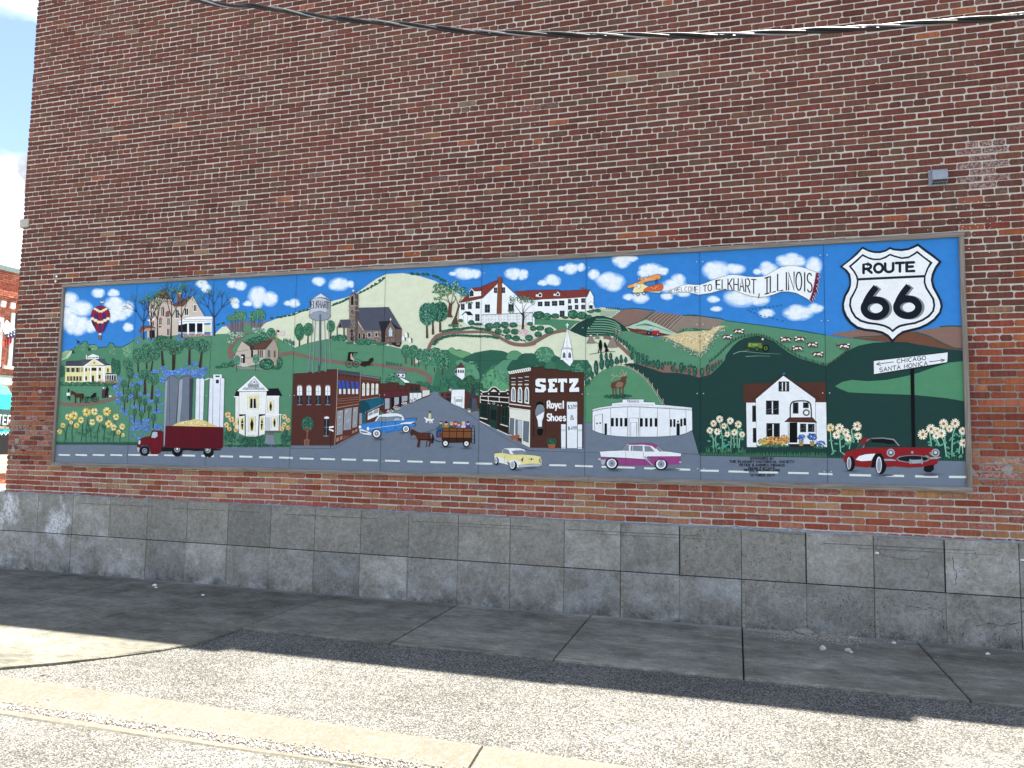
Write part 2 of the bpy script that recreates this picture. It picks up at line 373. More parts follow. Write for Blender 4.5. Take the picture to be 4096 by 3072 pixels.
def cloud(bl, sky='3a80cf'):
    """scumbled cloud: list of cx,cy,rx,ry lobes"""
    lobes = []
    for cx, cy, rx, ry in bl:
        lobes.append((cx, cy, rx*.92, ry*.88))
        for i in range(5):
            a = 6.283*i/5 + prng.random()*1.1; q = prng.uniform(.4, .66); k = prng.uniform(.34, .58)
            lobes.append((cx+rx*q*math.cos(a), cy+ry*q*math.sin(a), rx*k, ry*k))
    for sc, c, e in ((1.26, '79aade', sky), (1.12, '9fc1e6', '79aade'), (.98, 'c6daeb', '9fc1e6'), (.80, 'dfe7ed', 'c6daeb')):
        for cx, cy, rx, ry in lobes: soft(c, e, cx, cy, rx*sc+(6 if sc > 1 else 0), ry*sc+(6 if sc > 1 else 0), 0, .24, .10)
    for cx, cy, rx, ry in bl:
        for _ in range(3): soft('e9eef0', 'e0e8ed', cx+rx*prng.uniform(-.35, .35), cy+ry*prng.uniform(-.4, .2), rx*.35, ry*.3, prng.random()*3, .6, .4)
def dabs(cols, cx, cy, rx, ry, n, r, rot=0):
    cur.k += 1
    for _ in range(n):
        a = prng.random()*6.283; q = math.sqrt(prng.random())
        E(prng.choice(cols), cx+rx*q*math.cos(a), cy+ry*q*math.sin(a), r*(.6+prng.random()*.8), r*(.3+prng.random()*.5), prng.random()*3.1, 6, 0, True)
        cur.k += 0
DG, MG, LG, TG = '213f3b', '3c6c55', '56896a', '6fa284'
def crown(cx, cy, rx, ry, base='3a6a54', cols=('24483f', '2e5a49', '5a9674', '4b8264', '78b08e'), n=None):
    E(base, cx, cy, rx, ry, 0, 24, .13)
    dabs(cols, cx, cy, rx*.92, ry*.92, n or int(rx*ry/32)+10, max(min(rx, ry)*.13, 4))
def shrubs(lst, base='2f5d4b', cols=('22453e', '3f7359', '5d9976')):
    for cx, cy, rx, ry in lst:
        E('20403a', cx, cy, rx*1.04, ry*1.05, 0, 16, .12); E(base, cx, cy-1, rx*.93, ry*.92, 0, 16, .12)
        dabs(cols, cx, cy, rx*.75, ry*.75, int(rx*ry/60)+5, max(min(rx, ry)*.2, 4))
def trunk(col, x0, y0, x1, y1, w0, w1):
    L(col, w0, [(_t[0]+x0*_t[2], _t[1]+y0*_t[2]), (_t[0]+x1*_t[2], _t[1]+y1*_t[2])], w2=w1)
def piece(name):
    """start a small motif of its own on the level of the current one; returns the old one"""
    global cur
    old = cur; cur = Motif(name, old.lev + .6 + min(old.k, 60) * .014); motifs.append(cur); return old
def sunflower(cx, cy, r, pet=('e9dfb0', 'f1ecd4', 'dcc66a'), cen='a8683a', n=14):
    global cur
    old = piece('painted_sunflower')
    cur.k += 1
    for i in range(n):
        a = 6.283*i/n + prng.random()*.2
        E(prng.choice(pet), cx+r*.62*math.cos(a), cy+r*.66*math.sin(a), r*.42, r*.15, a, 6, 0, True)
    cur.k += 1
    E(cen, cx, cy, r*.27, r*.29, 0, 10); E('b8783c', cx-r*.05, cy-r*.05, r*.12, r*.13, 0, 8)
    cur = old
def bare_tree(x, y, h, w, n, col='3b3436', lc=('4f8a5c', '437a56', '64985f'), seed=1, leaf=60):
    leaf = int(leaf*.5)
    rr = random.Random(seed)
    tips = []
    def go(x, y, a, ln, wd, d):
        x2, y2 = x + ln*math.sin(a), y - ln*math.cos(a)
        L(col, wd, loc([(x, y), (x2, y2)]), keep=True, w2=wd*.6)
        if d == 0: tips.append((x2, y2)); return
        for k in range(n):
            go(x2, y2, a + (k-(n-1)/2)*w + rr.uniform(-.15, .15), ln*rr.uniform(.6, .78), wd*.6, d-1)
    cur.k += 1
    go(x, y, rr.uniform(-.05, .05), h*.38, max(h*.03, 6), 3)
    cur.k += 1
    for _ in range(leaf):
        tx, ty = rr.choice(tips)
        E(rr.choice(lc), tx+rr.gauss(0, h*.05), ty+rr.gauss(0, h*.05), h*.014, h*.008, rr.random()*3, 5, 0, True)
# ---------------------------------------------------------------- brush lettering (stroke glyphs on a 4 x 6 grid, y up)
def _arc(cx, cy, rx, ry, a0, a1, n=10):
    return [(cx+rx*math.cos(math.radians(a0+(a1-a0)*i/n)), cy+ry*math.sin(math.radians(a0+(a1-a0)*i/n))) for i in range(n+1)]
GL = {
 'A': [[(0,0),(2,6),(4,0)], [(.8,2.2),(3.2,2.2)]], 'B': [[(0,0),(0,6)], [(0,6),(2,6)]+_arc(2,4.6,1.5,1.4,90,-90)+[(0,3.2)], [(0,3.2),(2.2,3.2)]+_arc(2.2,1.6,1.7,1.6,90,-90)+[(0,0)]],
 'C': [_arc(2.2,3,2.2,3,55,305,14)], 'D': [[(0,0),(0,6),(1.5,6)]+_arc(1.5,3,2.4,3,90,-90)+[(0,0)]], 'E': [[(3.6,6),(0,6),(0,0),(3.7,0)], [(0,3.1),(3,3.1)]],
 'G': [_arc(2.2,3,2.2,3,55,340,14)+[(4.2,2.6),(2.5,2.6)]], 'H': [[(0,0),(0,6)], [(4,0),(4,6)], [(0,3),(4,3)]], 'I': [[(2,0),(2,6)], [(.6,6),(3.4,6)], [(.6,0),(3.4,0)]],
 '|': [[(1,0),(1,6)]], 'K': [[(0,0),(0,6)], [(3.8,6),(0,2.6)], [(1.2,3.6),(4,0)]], 'L': [[(0,6),(0,0),(3.6,0)]], 'M': [[(0,0),(.3,6),(2.2,1.5),(4.1,6),(4.4,0)]],
 'N': [[(0,0),(0,6),(4,0),(4,6)]], 'O': [_arc(2.1,3,2.1,3,90,450,20)], 'P': [[(0,0),(0,6),(2,6)]+_arc(2,4.4,1.7,1.6,90,-90)+[(0,2.8)]],
 'R': [[(0,0),(0,6),(2,6)]+_arc(2,4.4,1.7,1.6,90,-90)+[(0,2.8)], [(1.6,2.8),(4,0)]], 'S': [_arc(2,4.5,1.7,1.5,40,260,10)+_arc(2,1.5,1.8,1.5,80,-145,10)],
 'T': [[(0,6),(4,6)], [(2,6),(2,0)]], 'U': [[(0,6),(0,2)]+_arc(2,2,2,2,180,360)+[(4,6)]], 'W': [[(0,6),(1.1,0),(2.2,4.5),(3.3,0),(4.4,6)]],
 'X': [[(0,6),(4,0)], [(4,6),(0,0)]], 'Y': [[(0,6),(2,3),(4,6)], [(2,3),(2,0)]], 'Z': [[(.2,6),(4,6),(0,0),(4,0)]],
 ',': [[(1.6,.4),(1.6,-.2),(1,-1.2)]], '-': [[(.8,3),(3,3)]], '&': [[(4,0),(1,4.2)]+_arc(1.9,4.8,1,1.1,200,-20)+[(1,3),(.3,1.8)]+_arc(1.7,1.5,1.5,1.5,180,330)+[(3.8,2.6)]],
 '$': [_arc(2,4.3,1.4,1.2,40,260,8)+_arc(2,1.8,1.5,1.3,80,-145,8), [(2,6.3),(2,-.3)]], '.': [[(.8,2.9),(1.2,2.9)]], ' ': [],
 '0': [_arc(2,3,1.8,3,90,450,18)], '1': [[(1,5),(2,6),(2,0)]], '2': [_arc(1.9,4.4,1.7,1.6,160,-40)+[(0,0),(4,0)]], '3': [_arc(1.8,4.6,1.6,1.4,140,-90)+_arc(1.8,1.6,1.9,1.6,90,-150)],
 '4': [[(3,0),(3,6),(0,2),(4,2)]], '5': [[(3.6,6),(.6,6),(.4,3.4)]+_arc(1.8,1.9,1.8,1.9,120,-150)], '7': [[(0,6),(4,6),(1.4,0)]],
 'a': [_arc(1.8,1.9,1.7,1.9,90,450,14), [(3.6,3.9),(3.6,0)]], 'd': [_arc(1.8,1.9,1.7,1.9,90,450,14), [(3.6,6),(3.6,0)]], 'e': [[(.2,2),(3.6,2)]+_arc(1.9,1.9,1.8,1.9,5,310,12)],
 'g': [_arc(1.8,1.9,1.7,1.9,90,450,14), [(3.6,3.8),(3.6,-.8)]+_arc(1.9,-.8,1.7,1.2,0,-150,8)], 'h': [[(0,6),(0,0)], [(0,2.6)]+_arc(1.7,2.2,1.6,1.6,160,0,8)+[(3.3,0)]],
 'i': [[(1.5,3.8),(1.5,0)], [(1.5,5.2),(1.5,5.5)]], 'k': [[(0,6),(0,0)], [(3,3.8),(0,1.6)], [(1,2.2),(3.3,0)]], 'l': [[(1.4,6),(1.4,0)]], 'n': [[(0,3.9),(0,0)], [(0,2.6)]+_arc(1.7,2.2,1.6,1.6,160,0,8)+[(3.3,0)]],
 'o': [_arc(1.9,1.9,1.9,1.9,90,450,16)], 'r': [[(.3,3.9),(.3,0)], [(.3,2.6)]+_arc(1.7,2.2,1.4,1.6,160,40,6)], 's': [_arc(1.7,2.9,1.2,1,40,260,7)+_arc(1.7,1,1.4,1,80,-145,7)],
 't': [[(1.5,5.4),(1.5,0),(2.6,0)], [(.2,3.9),(2.9,3.9)]], 'w': [[(0,3.9),(.9,0),(1.9,3),(2.9,0),(3.8,3.9)]], 'y': [[(0,3.9),(1.9,.2)], [(3.8,3.9),(1.2,-2)]],
}
def word(col, txt, place, w, adv=5.4, narrow={'I': 4.4, ' ': 3.2, ',': 3, '|': 2.6, '.': 2, 'i': 3.2, 'l': 3, '1': 4}):
    """place(t along text in grid units, y grid) -> tile coordinates"""
    cur.k += 1; x = 0
    for ch in txt:
        for st in GL[ch]:
            L(col, w, loc([place(x + a, b) for a, b in st]), keep=True)
            for e in (st[0], st[-1]):
                q = place(x + e[0], e[1]); E(col, q[0], q[1], w*.5, w*.5, 0, 8, 0, True)
        x += narrow.get(ch, adv)
    return x
def twidth(txt, adv=5.4, narrow={'I': 4.4, ' ': 3.2, ',': 3, '|': 2.6, '.': 2, 'i': 3.2, 'l': 3, '1': 4}):
    return sum(narrow.get(c, adv) for c in txt) - 1.4
def line_text(col, txt, x0, y0, x1, y1, h, w, lean=0):
    """text from baseline start to baseline end; h cap height in tile px"""
    tw = twidth(txt); dx, dy = (x1-x0)/tw, (y1-y0)/tw
    word(col, txt, lambda a, b: (x0 + a*dx + b*h/6*lean, y0 + a*dy - b*h/6), w)

# ================================================================ GROUNDS OF THE PAINTING
M('painted_sky', 0)
_sky = []
for i in range(19):
    x0, x1 = MW*i/19, MW*(i+1)/19
    b = len(cur.v); cur.v += [(x0, -.0001, 0), (x1, -.0001, 0), (x1, -.0001, MH), (x0, -.0001, MH)]
    cur.f.append((b, b+1, b+2, b+3)); cur.c += [hexc('4089d2')]*2 + [hexc('337cc4')]*2
M('painted_cream_hill', 1)
P('d3d9bd', S('O', '455 730 480 706 500 703 515 712 540 722 575 697 610 684 650 672 700 655 750 642 775 630 795 615 812 603 835 592 870 590 905 596 940 607 975 625 1010 645 1280 668 1300 664 1330 668 1400 690 1420 760 1250 840 1000 830 700 800 460 780'))
T('5'); L('2a5547', 16, '0 845 110 805 230 760 340 735', 1); L('2a5547', 18, '690 680 800 640 900 600 985 550', 1); L('2a5547', 18, '1130 480 1230 430 1340 370 1460 310 1580 210', 1)
dabs(('2a5547', '234a40', '3f7359'), 1350, 370, 20, 14, 6, 12)
for a, b in ((60, 815), (160, 775), (230, 750), (290, 742), (730, 655), (770, 640), (830, 620), (880, 600), (930, 570), (970, 555), (1170, 455), (1230, 425), (1290, 395), (1360, 350), (1420, 315), (1490, 255), (1550, 220)): E('2c584a', a, b, 30, 20, -.5, 12, .3)
T('3')
for a, b in ((1690, 800), (1790, 785), (1850, 780), (1910, 765), (1980, 755), (2050, 740), (880, 885), (800, 905)): E('2c584a', a, b, 34, 18, -.2, 12, .3)
T('7')
for a, b in ((40, 228), (130, 235), (220, 235), (290, 240), (400, 265), (450, 285), (520, 325), (570, 345)): E('2c584a', a, b, 42, 24, .3, 12, .35)
M('painted_brown_hills', 2)
P('56886a', S('O', '1400 742 1520 735 1560 694 1600 700 1700 720 1900 800 1900 900 1400 900'))
P('56886a', S('B', '1500 1062 1640 1090 1720 1095 1560 1160 1430 1130'))
T('3'); P('77707a', '1000 900 1180 850 1300 850 1500 870 1620 830 1660 820 1560 900 1400 1060 1100 1080 960 960 920 900', 1)
P('84695f', S('9', '1370 990 1530 865 1640 850 1975 880') + S('B', '300 910 470 935 700 960 890 985 1120 1000 1300 1030 1510 1060 1430 1120 1380 1150 1280 1190 1120 1200 800 1260 200 1200 60 1150') + S('9', '1590 1140'))
T('B'); P('8a7b70', '870 985 1120 1000 1300 1030 1510 1060 1430 1120 1280 1190 1120 1200 1060 1180 850 1220 780 1230 650 1180 700 1080'); 
for i in range(9):
    x = 300 + i*44; L('2f4c47', 10, [( _t[0]+(x+170+i*8)*_t[2], _t[1]+(930+i*8)*_t[2]), (_t[0]+(x+60+i*6)*_t[2], _t[1]+(1000+i*14)*_t[2]), (_t[0]+(x+8+i*2)*_t[2], _t[1]+(1060+i*18)*_t[2])], 1)
    L('b9a493', 6, [( _t[0]+(x+182+i*8)*_t[2], _t[1]+(932+i*8)*_t[2]), (_t[0]+(x+74+i*6)*_t[2], _t[1]+(1002+i*14)*_t[2]), (_t[0]+(x+20+i*2)*_t[2], _t[1]+(1062+i*18)*_t[2])], 1)
L('2d5a4b', 14, '20 890 150 880 300 895 450 915', 1); L('2d5a4b', 16, '880 985 1000 985 1130 995 1250 1010 1420 1030 1500 1058', 1)
dabs(('2d5a4b', '24483f'), 1000, 985, 120, 8, 30, 12)
T('9'); 
for i in range(11): E('2c584a', 1285+i*30, 850 if i < 8 else 858, 9, 30 if i < 7 else 16, 0, 10)
P('b4c2a8', '1120 835 1250 850 1400 875 1500 880 1440 940 1370 985 1200 960 1050 960 1000 920')
for i in range(6): L('3c6c55', 5, [(_t[0]+(1150+i*10)*_t[2], _t[1]+(870+i*18)*_t[2]), (_t[0]+(1300)*_t[2], _t[1]+(895+i*14)*_t[2]), (_t[0]+(1460-i*15)*_t[2], _t[1]+(890+i*16)*_t[2])], 1)
T('B'); P('a9c4ae', '30 1165 150 1110 320 1050 420 1090 520 1130 640 1190 760 1250 830 1275 700 1290 550 1250 300 1200'); 
for i in range(7): L('3c6c55', 6, loc([(150+i*25, 1150-i*6), (300+i*40, 1110+i*12), (430+i*48, 1150+i*16)]), 1)
P('5a332b', '15 1165 120 1185 300 1210 500 1240 640 1270 730 1290 600 1300 480 1305 300 1290 100 1240')
for i in range(5): L('7a4a3c', 4, loc([(60, 1180+i*10), (300, 1222+i*14), (560, 1272+i*7)]), 1)
L('2f5d4b', 14, '10 1155 100 1120 200 1090 320 1020 420 935', 1)
P('3f7359', '790 1250 860 1200 960 1185 1060 1175 1120 1200 1290 1190 1270 1220 1130 1240 900 1245', 1); dabs(('2c584a', '5d9976'), 1020, 1205, 200, 22, 60, 14)
M('painted_green_ground', 3)
P('56886a', S('1', '190 1270 330 1245 400 1225 440 1180 520 1145 560 1100 610 1105 640 1160 700 1150 760 1165 800 1210 860 1200 950 1185 1000 1125 1050 1150 1080 1180 1180 1190 1280 1150 1400 1075 1420 1035 1500 1030 1560 1050') + S('3', '0 1090 200 1085 700 1085 790 1062 950 1058 1060 1105 1200 1090 1215 960 1290 890 1370 960 1330 1050 1450 1000 1560 1020 1760 1110 1900 1190 2070 1285') + S('5', '80 1372 240 1310 440 1262 620 1227 900 1262 1100 1312 1500 1322 1700 1352 1860 1392 2074 1440') + S('8', '60 100 130 60 400 10 640 40 700 300 420 480 330 480') + S('O', '940 900 640 975 120 985 118 800'))
T('1'); P('5d8f72', '1180 1200 1280 1150 1400 1080 1390 1380 1350 1360 1260 1320', 1); P('4e8266', '200 1450 260 1290 420 1200 560 1120 640 1170 760 1180 900 1200 1060 1180 1180 1210 1260 1330 1350 1400 1200 1450', 1)
P('b9cda6', '190 1290 260 1260 380 1255 340 1330 300 1380 190 1420')
for i in range(7): L('47755c', 6, loc([(215+i*22, 1270-i*2), (200+i*12, 1330), (190+i*14, 1405-i*5)]), 1)
L('244b40', 12, '400 1225 440 1180 520 1140 560 1100 610 1105 640 1160 700 1150 770 1170 800 1215 860 1200 950 1190 1000 1125 1050 1140 1080 1185 1180 1195 1280 1155 1400 1080', 1)
dabs(('88ab7a', '76a07a', '9bb98a'), 740, 1200, 60, 50, 22, 12); dabs(('88ab7a', '76a07a'), 1050, 1270, 60, 60, 14, 10); dabs(('7fa580', '92b389'), 1280, 1270, 60, 90, 30, 14); dabs(('6f9d7c', '5f9073'), 520, 1200, 90, 60, 20, 14)
# trees massed right of the town, behind the roofs
P('3f7258', S('7', '520 1490 640 1490 700 1450 760 1490 830 1480 880 1510 1030 1560 1100 1530 1260 1520 1330 1490 1450 1500 1560 1520 1640 1560 1680 1510 1780 1505 1860 1560 1900 1550 2074 1580') + S('9', '150 1540 240 1460 320 1450 400 1490 450 1560 560 1640 770 1640 860 1610 960 1640') + S('O', '1262 800 1262 900 1000 900 930 850'))
T('8')
for pts, c in (('640 60 760 30 900 110 985 230 985 300 780 300 700 160', '5c9272'), ('740 40 820 0 985 0 985 200 900 110', '2f5c4a'), ('1000 0 1370 0 1280 80 1140 120 1060 260 1000 330', '315f4c'), ('1250 90 1380 0 1500 20 1470 150 1400 200 1390 470 1280 300 1180 170', '5a9070'), ('1010 330 1060 250 1150 160 1220 200 1300 330 1400 400 1400 480 1010 420', '5f9a6e'), ('1400 100 1500 20 1765 0 1765 120 1400 190', '2b5747')):
    P(c, pts, 1); LC('264a40', 4, pts, 1)
dabs(('3f7359', '6ba57f', '4c8263'), 1200, 300, 190, 130, 60, 22); dabs(('5d9976', '6ba57f', '4c8263'), 850, 150, 110, 100, 30, 20)
T('7')
for pts, c in (('640 1490 700 1452 760 1500 850 1500 1020 1560 920 1640 700 1560', '6a9c70'), ('900 1655 1030 1560 1100 1535 1300 1500 1430 1500 1560 1520 1640 1570 1600 1655', '2f5f4c'), ('1600 1640 1650 1530 1760 1505 1860 1570 1780 1655', '5a8f6b'), ('1790 1655 1900 1550 2074 1590 2074 1655', '2b5747')):
    P(c, pts, 1); LC('264a40', 5, pts, 1)
T('9'); E('4f8567', 310, 1580, 150, 130, 0, 20, .08); LC('264a40', 5, loc(ell(310, 1580, 150, 130, 0, 20, .05))); E('2f5c4a', 90, 1640, 130, 90); E('2f5c4a', 490, 1650, 80, 50); E('356650', 880, 1660, 100, 50)
dabs(('3f7359', '6ba57f', '78b08e'), 310, 1570, 130, 100, 40, 18)
T('A'); E('356650', 800, 140, 165, 165, 0, 20, .12); dabs(('2c584a', '4c8263', '5a9070'), 800, 140, 140, 140, 60, 20); E('356650', 540, 60, 110, 80, 0, 20, .1); E('2c584a', 240, 60, 70, 40)
M('painted_striped_hill', 4)
T('9'); P('213f3b', '700 1190 840 1070 950 1020 1050 980 1140 960 1240 965 1380 1000 1480 1060 1580 1130 1640 1200 1500 1260 1280 1280 960 1300 800 1240', 0)
for i in range(8):
    y = 1010 + i*38
    L('6c9a7c', 17 if i < 6 else 12, loc([(1120-i*28, y+6), (1270, y+6+i*1), (1400+i*8, y+42), (1500+i*12, y+110-i*6)] if i < 4 else [(985-(i-4)*6, y+4), (1180, y+2), (1330+i*4, y+16), (1450, y+34 if i < 6 else y+6)]), 1)
P('4c8263', '130 1000 400 1010 880 1040 780 1100 690 1190 520 1185 400 1110 130 1100')
P('cfd6ba', '0 1100 130 1108 370 1105 520 1190 380 1240 200 1330 100 1380 0 1400')
L('84675c', 52, '0 1420 110 1390 250 1320 380 1250 520 1210 660 1190', 1); L('2f5d4b', 8, '0 1385 110 1350 250 1285 380 1225 520 1182', 1); L('2f5d4b', 8, '60 1440 180 1390 300 1320 430 1255 560 1215', 1)
shrubs([(130, 1160, 50, 40), (240, 1155, 62, 42), (380, 1195, 70, 52), (210, 1255, 58, 46), (65, 1310, 60, 46), (90, 1090, 40, 30), (1040, 880, 60, 38), (1150, 880, 50, 28)])
P('cfd6ba', '700 1200 820 1245 950 1300 1150 1320 1250 1300 1330 1350 1470 1440 1650 1620 1700 1659 760 1659 640 1400')
L('84675c', 60, '1240 1300 1330 1310 1430 1370 1540 1470 1650 1570 1750 1659', 1)
M('painted_green_field', 5)
P('56886a', S('9', '1400 1240 1530 1205 1640 1200') + S('B', '120 1240 300 1290 480 1320 620 1340 760 1430 900 1560 1100 1625') + S('C', '1440 280 1200 240 900 200 640 120') + S('9', '1700 1620 1560 1400 1450 1300'))
P('56886a', S('B', '1090 1622 1180 1600 1300 1480 1400 1250 1500 1160 1600 1120') + S('D', '340 1092 540 1118 850 1162 1200 1212 1500 1262 1700 1290') + S('F', '200 1332 430 1348 700 1382 900 1398 900 1500') + S('G', '45 150') + S('E', '1660 110 1450 60 1000 20 500 40 300 140 60 230'))
T('D'); L('2c584a', 12, '340 1092 540 1118 700 1140 850 1158 960 1175 1200 1208 1350 1225 1500 1252 1700 1287', 1)
T('B'); P('cdbd91', '500 1305 740 1280 900 1230 1080 1225 1270 1215 1420 1140 1545 1150 1400 1240 1260 1440 1130 1560 1000 1500 860 1430 700 1350', 0)
dabs(('c49a4c', 'e0d6b4', 'b98f48', 'efe8d0'), 950, 1340, 260, 70, 300, 9); dabs(('c49a4c', 'e0d6b4', 'efe8d0', '9a8a6a'), 1200, 1330, 130, 120, 200, 9); dabs(('e0d6b4', 'efe8d0', 'c49a4c'), 1390, 1190, 110, 40, 90, 8)
L('71856a', 44, '520 1320 640 1340 760 1420 900 1480 1010 1530 1130 1570 1230 1500 1330 1350 1400 1240 1540 1160', 1)
for (a, b, c, d) in ((640, 1350, 70, 26), (780, 1430, 70, 40), (920, 1500, 80, 40), (1040, 1550, 70, 50), (1130, 1590, 50, 40), (1220, 1500, 50, 60), (1300, 1400, 45, 70), (1370, 1290, 40, 50), (1460, 1200, 60, 30)): dabs(('2f5d4b', '93a888', 'c9d2bc', '4c6a58'), a, b, c, d, 60, 9)
M('painted_dark_green_hill', 6)
P('213f3b', S('C', '480 60 560 42 640 46 750 82 900 132 1000 165 1200 172 1350 192 1490 232') + S('E', '200 182 300 90 380 0') + S('D', '350 1560 440 1440 520 1370 600 1330 700 1308 780 1303 880 1325 1000 1375 1100 1450 1200 1525 1350 1605 1600 1680') + S('E', '1680 80') + S('G', '45 130 110 92 180 35') + S('F', '500 1440 700 1402 900 1392 1130 1397 1300 1432 1500 1462 1700 1492 1870 1507') + S('G', '925 745 0 715') + S('E', '60 1222') + S('C', '1480 1250 1390 930 1000 600'))
T('G'); P('518966', '95 262 140 235 200 222 300 230 420 222 500 207 560 195 630 175 700 150 760 130 820 112 915 103 920 357 800 337 700 327 600 317 400 310 250 304 180 300 130 280')
P('6f4a3b', S('F', '430 1345 700 1325 1000 1300 1200 1255 1300 1275 1500 1350 1650 1420 1760 1470 1870 1500 1700 1490 1500 1460 1300 1430 1130 1396 900 1390 700 1380'))
P('84695f', S('F', '120 1300 300 1260 480 1235 700 1230 1000 1270 1250 1250 1400 1225 1570 1195 1700 1190 1870 1200 1870 1480 1760 1470 1600 1400 1400 1300 1240 1258 1000 1300 700 1330 430 1345'))
T('F'); P('6f4a3b', '470 1350 700 1330 950 1290 1150 1262 1250 1265 1400 1310 1600 1410 1760 1480 1860 1505 1700 1488 1500 1460 1300 1430 1130 1396 900 1390 700 1375'); L('2f5348', 14, '430 1340 560 1325 700 1320 830 1310', 1); L('2f5348', 16, '1230 1262 1400 1310 1500 1360 1600 1415 1750 1470 1860 1480', 1); L('2f5348', 16, '1560 1195 1700 1185 1860 1192', 1)
P('84675c', S('C', '620 20 750 60 900 40 1050 60 1200 90 1350 100 1490 125') + S('E', '60 120 180 60 270 10 370 -20 200 182 60 225') + S('C', '1350 195 1200 172 1000 166 900 132 750 82 640 46'))
M('painted_mound', 6.6)
T('C'); P('568b68', '-44 345 20 285 60 250 150 170 260 110 370 75 450 72 560 100 650 150 740 220 810 290 880 390 940 480 1000 580 1010 620 800 845 400 850 60 848 -44 846')
T('A'); L('7fb08c', 3, '860 400 950 300 1100 170 1200 110 1370 80', 1)
T('C')
L('cdbda6', 4, '370 66 450 62 560 92 650 142 740 208 815 280 885 380 945 470 1005 570 1030 600', 1); L('cdbda6', 4, '380 78 450 74 560 108 650 158 740 226 805 298 870 390 930 485 990 590', 1)
for a, b, h in ((445, 70, 24), (495, 80, 28), (552, 92, 34), (614, 110, 36), (672, 146, 38), (740, 200, 42), (805, 262, 46), (862, 335, 60), (930, 425, 74), (1003, 550, 74)): L('b9a68c', 9 if a > 600 else 6, loc([(a, b-h/2), (a-3, b+h/2)]))
M('painted_road', 7)
P('6f7a88', S('2', '60 1228 800 1232 1300 1245 1500 1252 2074 1270') + S('4', '900 1272 2000 1285') + S('6', '10 1222 670 1222 1030 1030 1400 900 1640 640') + S('8', '0 650 250 540 330 480 390 480 430 540 600 640 750 720 980 770 1400 1090 1700 1270') + S('A', '80 1265 845 1275 850 905 975 905 975 1010 1100 1070 1400 1105') + S('C', '1100 1010 1390 935 1480 1252') + S('E', '60 1222 1685 1248') + S('G', '50 717 925 738') + [(3900, 2000), (150, 1900)])
T('4'); P('7f8894', '1620 1060 1715 1060 1760 1280 1550 1280')
T('6'); L('2a3038', 4, '10 1268 650 1270 700 1250 1030 1040'); T('8'); L('20262e', 4, '395 520 500 590 640 665 750 730 850 810 980 905 1100 990 1250 1080 1400 1170 1680 1315 1765 1315', 0)
L('20262e', 4, '0 655 150 590 300 520'); T('A'); L('20262e', 4, '0 1280 60 1310 300 1315 600 1325 845 1330 1075 1330'); T('C'); L('20262e', 5, '1260 1240 1420 1250 1480 1252'); L('20262e', 5, '1390 935 1440 1110 1480 1252')
T('A'); L('20262e', 4, '850 905 970 907')
for k, s in (('2', '148 1407 335 1412 428 1407 620 1413 713 1407 910 1413 1007 1408 1205 1414 1303 1407 1505 1412 1630 1410 1798 1412 1898 1413 2074 1418'), ('4', '212 1417 420 1421 523 1422 735 1430 838 1431 1050 1437 1155 1435 1370 1440 1482 1447 1705 1450 1815 1452 2043 1458'), ('6', '148 1415 352 1420 453 1420 665 1427 765 1428 978 1434 1082 1440 1300 1445 1403 1447 1623 1453 1733 1457 1960 1464'), ('8', '288 1477 502 1481 611 1485 832 1490 940 1496 1165 1500'), ('A', '352 1516 598 1520 722 1526 980 1534 1105 1540 1583 1553 1720 1560 1960 1570'), ('E', '64 1410 302 1415 428 1422 685 1428 808 1432 1060 1437 1187 1440 1450 1445 1576 1452 1755 1458'), ('G', '187 825 323 828 393 829 533 831 603 833 748 835 818 837 935 838'), ('C', '755 1436 1365 1456')):
    T(k); a = [float(q) for q in s.split()]; w = {'2': 26, '4': 30, '6': 26, '8': 27, 'A': 26, 'E': 24, 'G': 14, 'C': 26}[k]
    for i in range(0, len(a), 4):
        L('dfe2da', w, loc([(a[i], a[i+1]), (a[i+2], a[i+3])]))
M('painted_path', 7.5)
T('2'); P('80655c', '140 515 250 540 420 545 600 545 780 520 950 480 1150 440 1180 445 1080 490 950 530 780 570 600 600 420 605 250 590 135 560', 1)
T('3'); P('80655c', '1320 1050 1200 1070 1080 1150 1000 1220 965 1300 960 1400 990 1460 1080 1475 1100 1400 1060 1390 1030 1330 1050 1260 1120 1190 1220 1110', 1); P('80655c', S('3', '1790 1405 1900 1360 2000 1350') + S('5', '0 1430 150 1460 400 1530 600 1560 920 1600 1100 1625 1660 1640') + S('8', '0 145 120 160 230 200 300 270 320 390 260 360 220 260 100 210 -60 190') + S('5', '1400 1670 1100 1670 800 1640 500 1600 200 1530 0 1490') + S('3', '2000 1400 1900 1430 1800 1455'))
T('7'); P('80655c', '285 1480 310 1400 370 1300 450 1230 600 1190 800 1175 1200 1170 1350 1180 1450 1230 1600 1320 1750 1370 1900 1380 2074 1370 2074 1410 1900 1440 1700 1420 1550 1350 1400 1260 1300 1225 1150 1215 800 1225 620 1240 480 1290 400 1370 350 1450 320 1545', 1)
for c, pts in ((('2f5d4b', '4c8263', '22453e'), '560 1185 650 1165 740 1150 850 1150 950 1130 1030 1120 1130 1140 1240 1155 1350 1175'), (('2f5d4b', '4c8263', '22453e'), '400 1400 450 1330 540 1290 650 1260 800 1250 950 1255 1100 1265 1250 1265 1380 1275 1480 1305')):
    a = [float(q) for q in pts.split()]
    for i in range(0, len(a)-2, 2):
        for t in (0, .33, .66): E('2f5d4b', a[i]+(a[i+2]-a[i])*t, a[i+1]+(a[i+3]-a[i+1])*t, 36, 22, 0, 10, .3)
        dabs(c, (a[i]+a[i+2])/2, (a[i+1]+a[i+3])/2, 55, 20, 14, 10)
for i in range(12): E('2f5d4b', 1330+i*52, 1180+i*17 if i < 6 else 1290+(i-6)*10, 26, 14, .4, 10, .3)
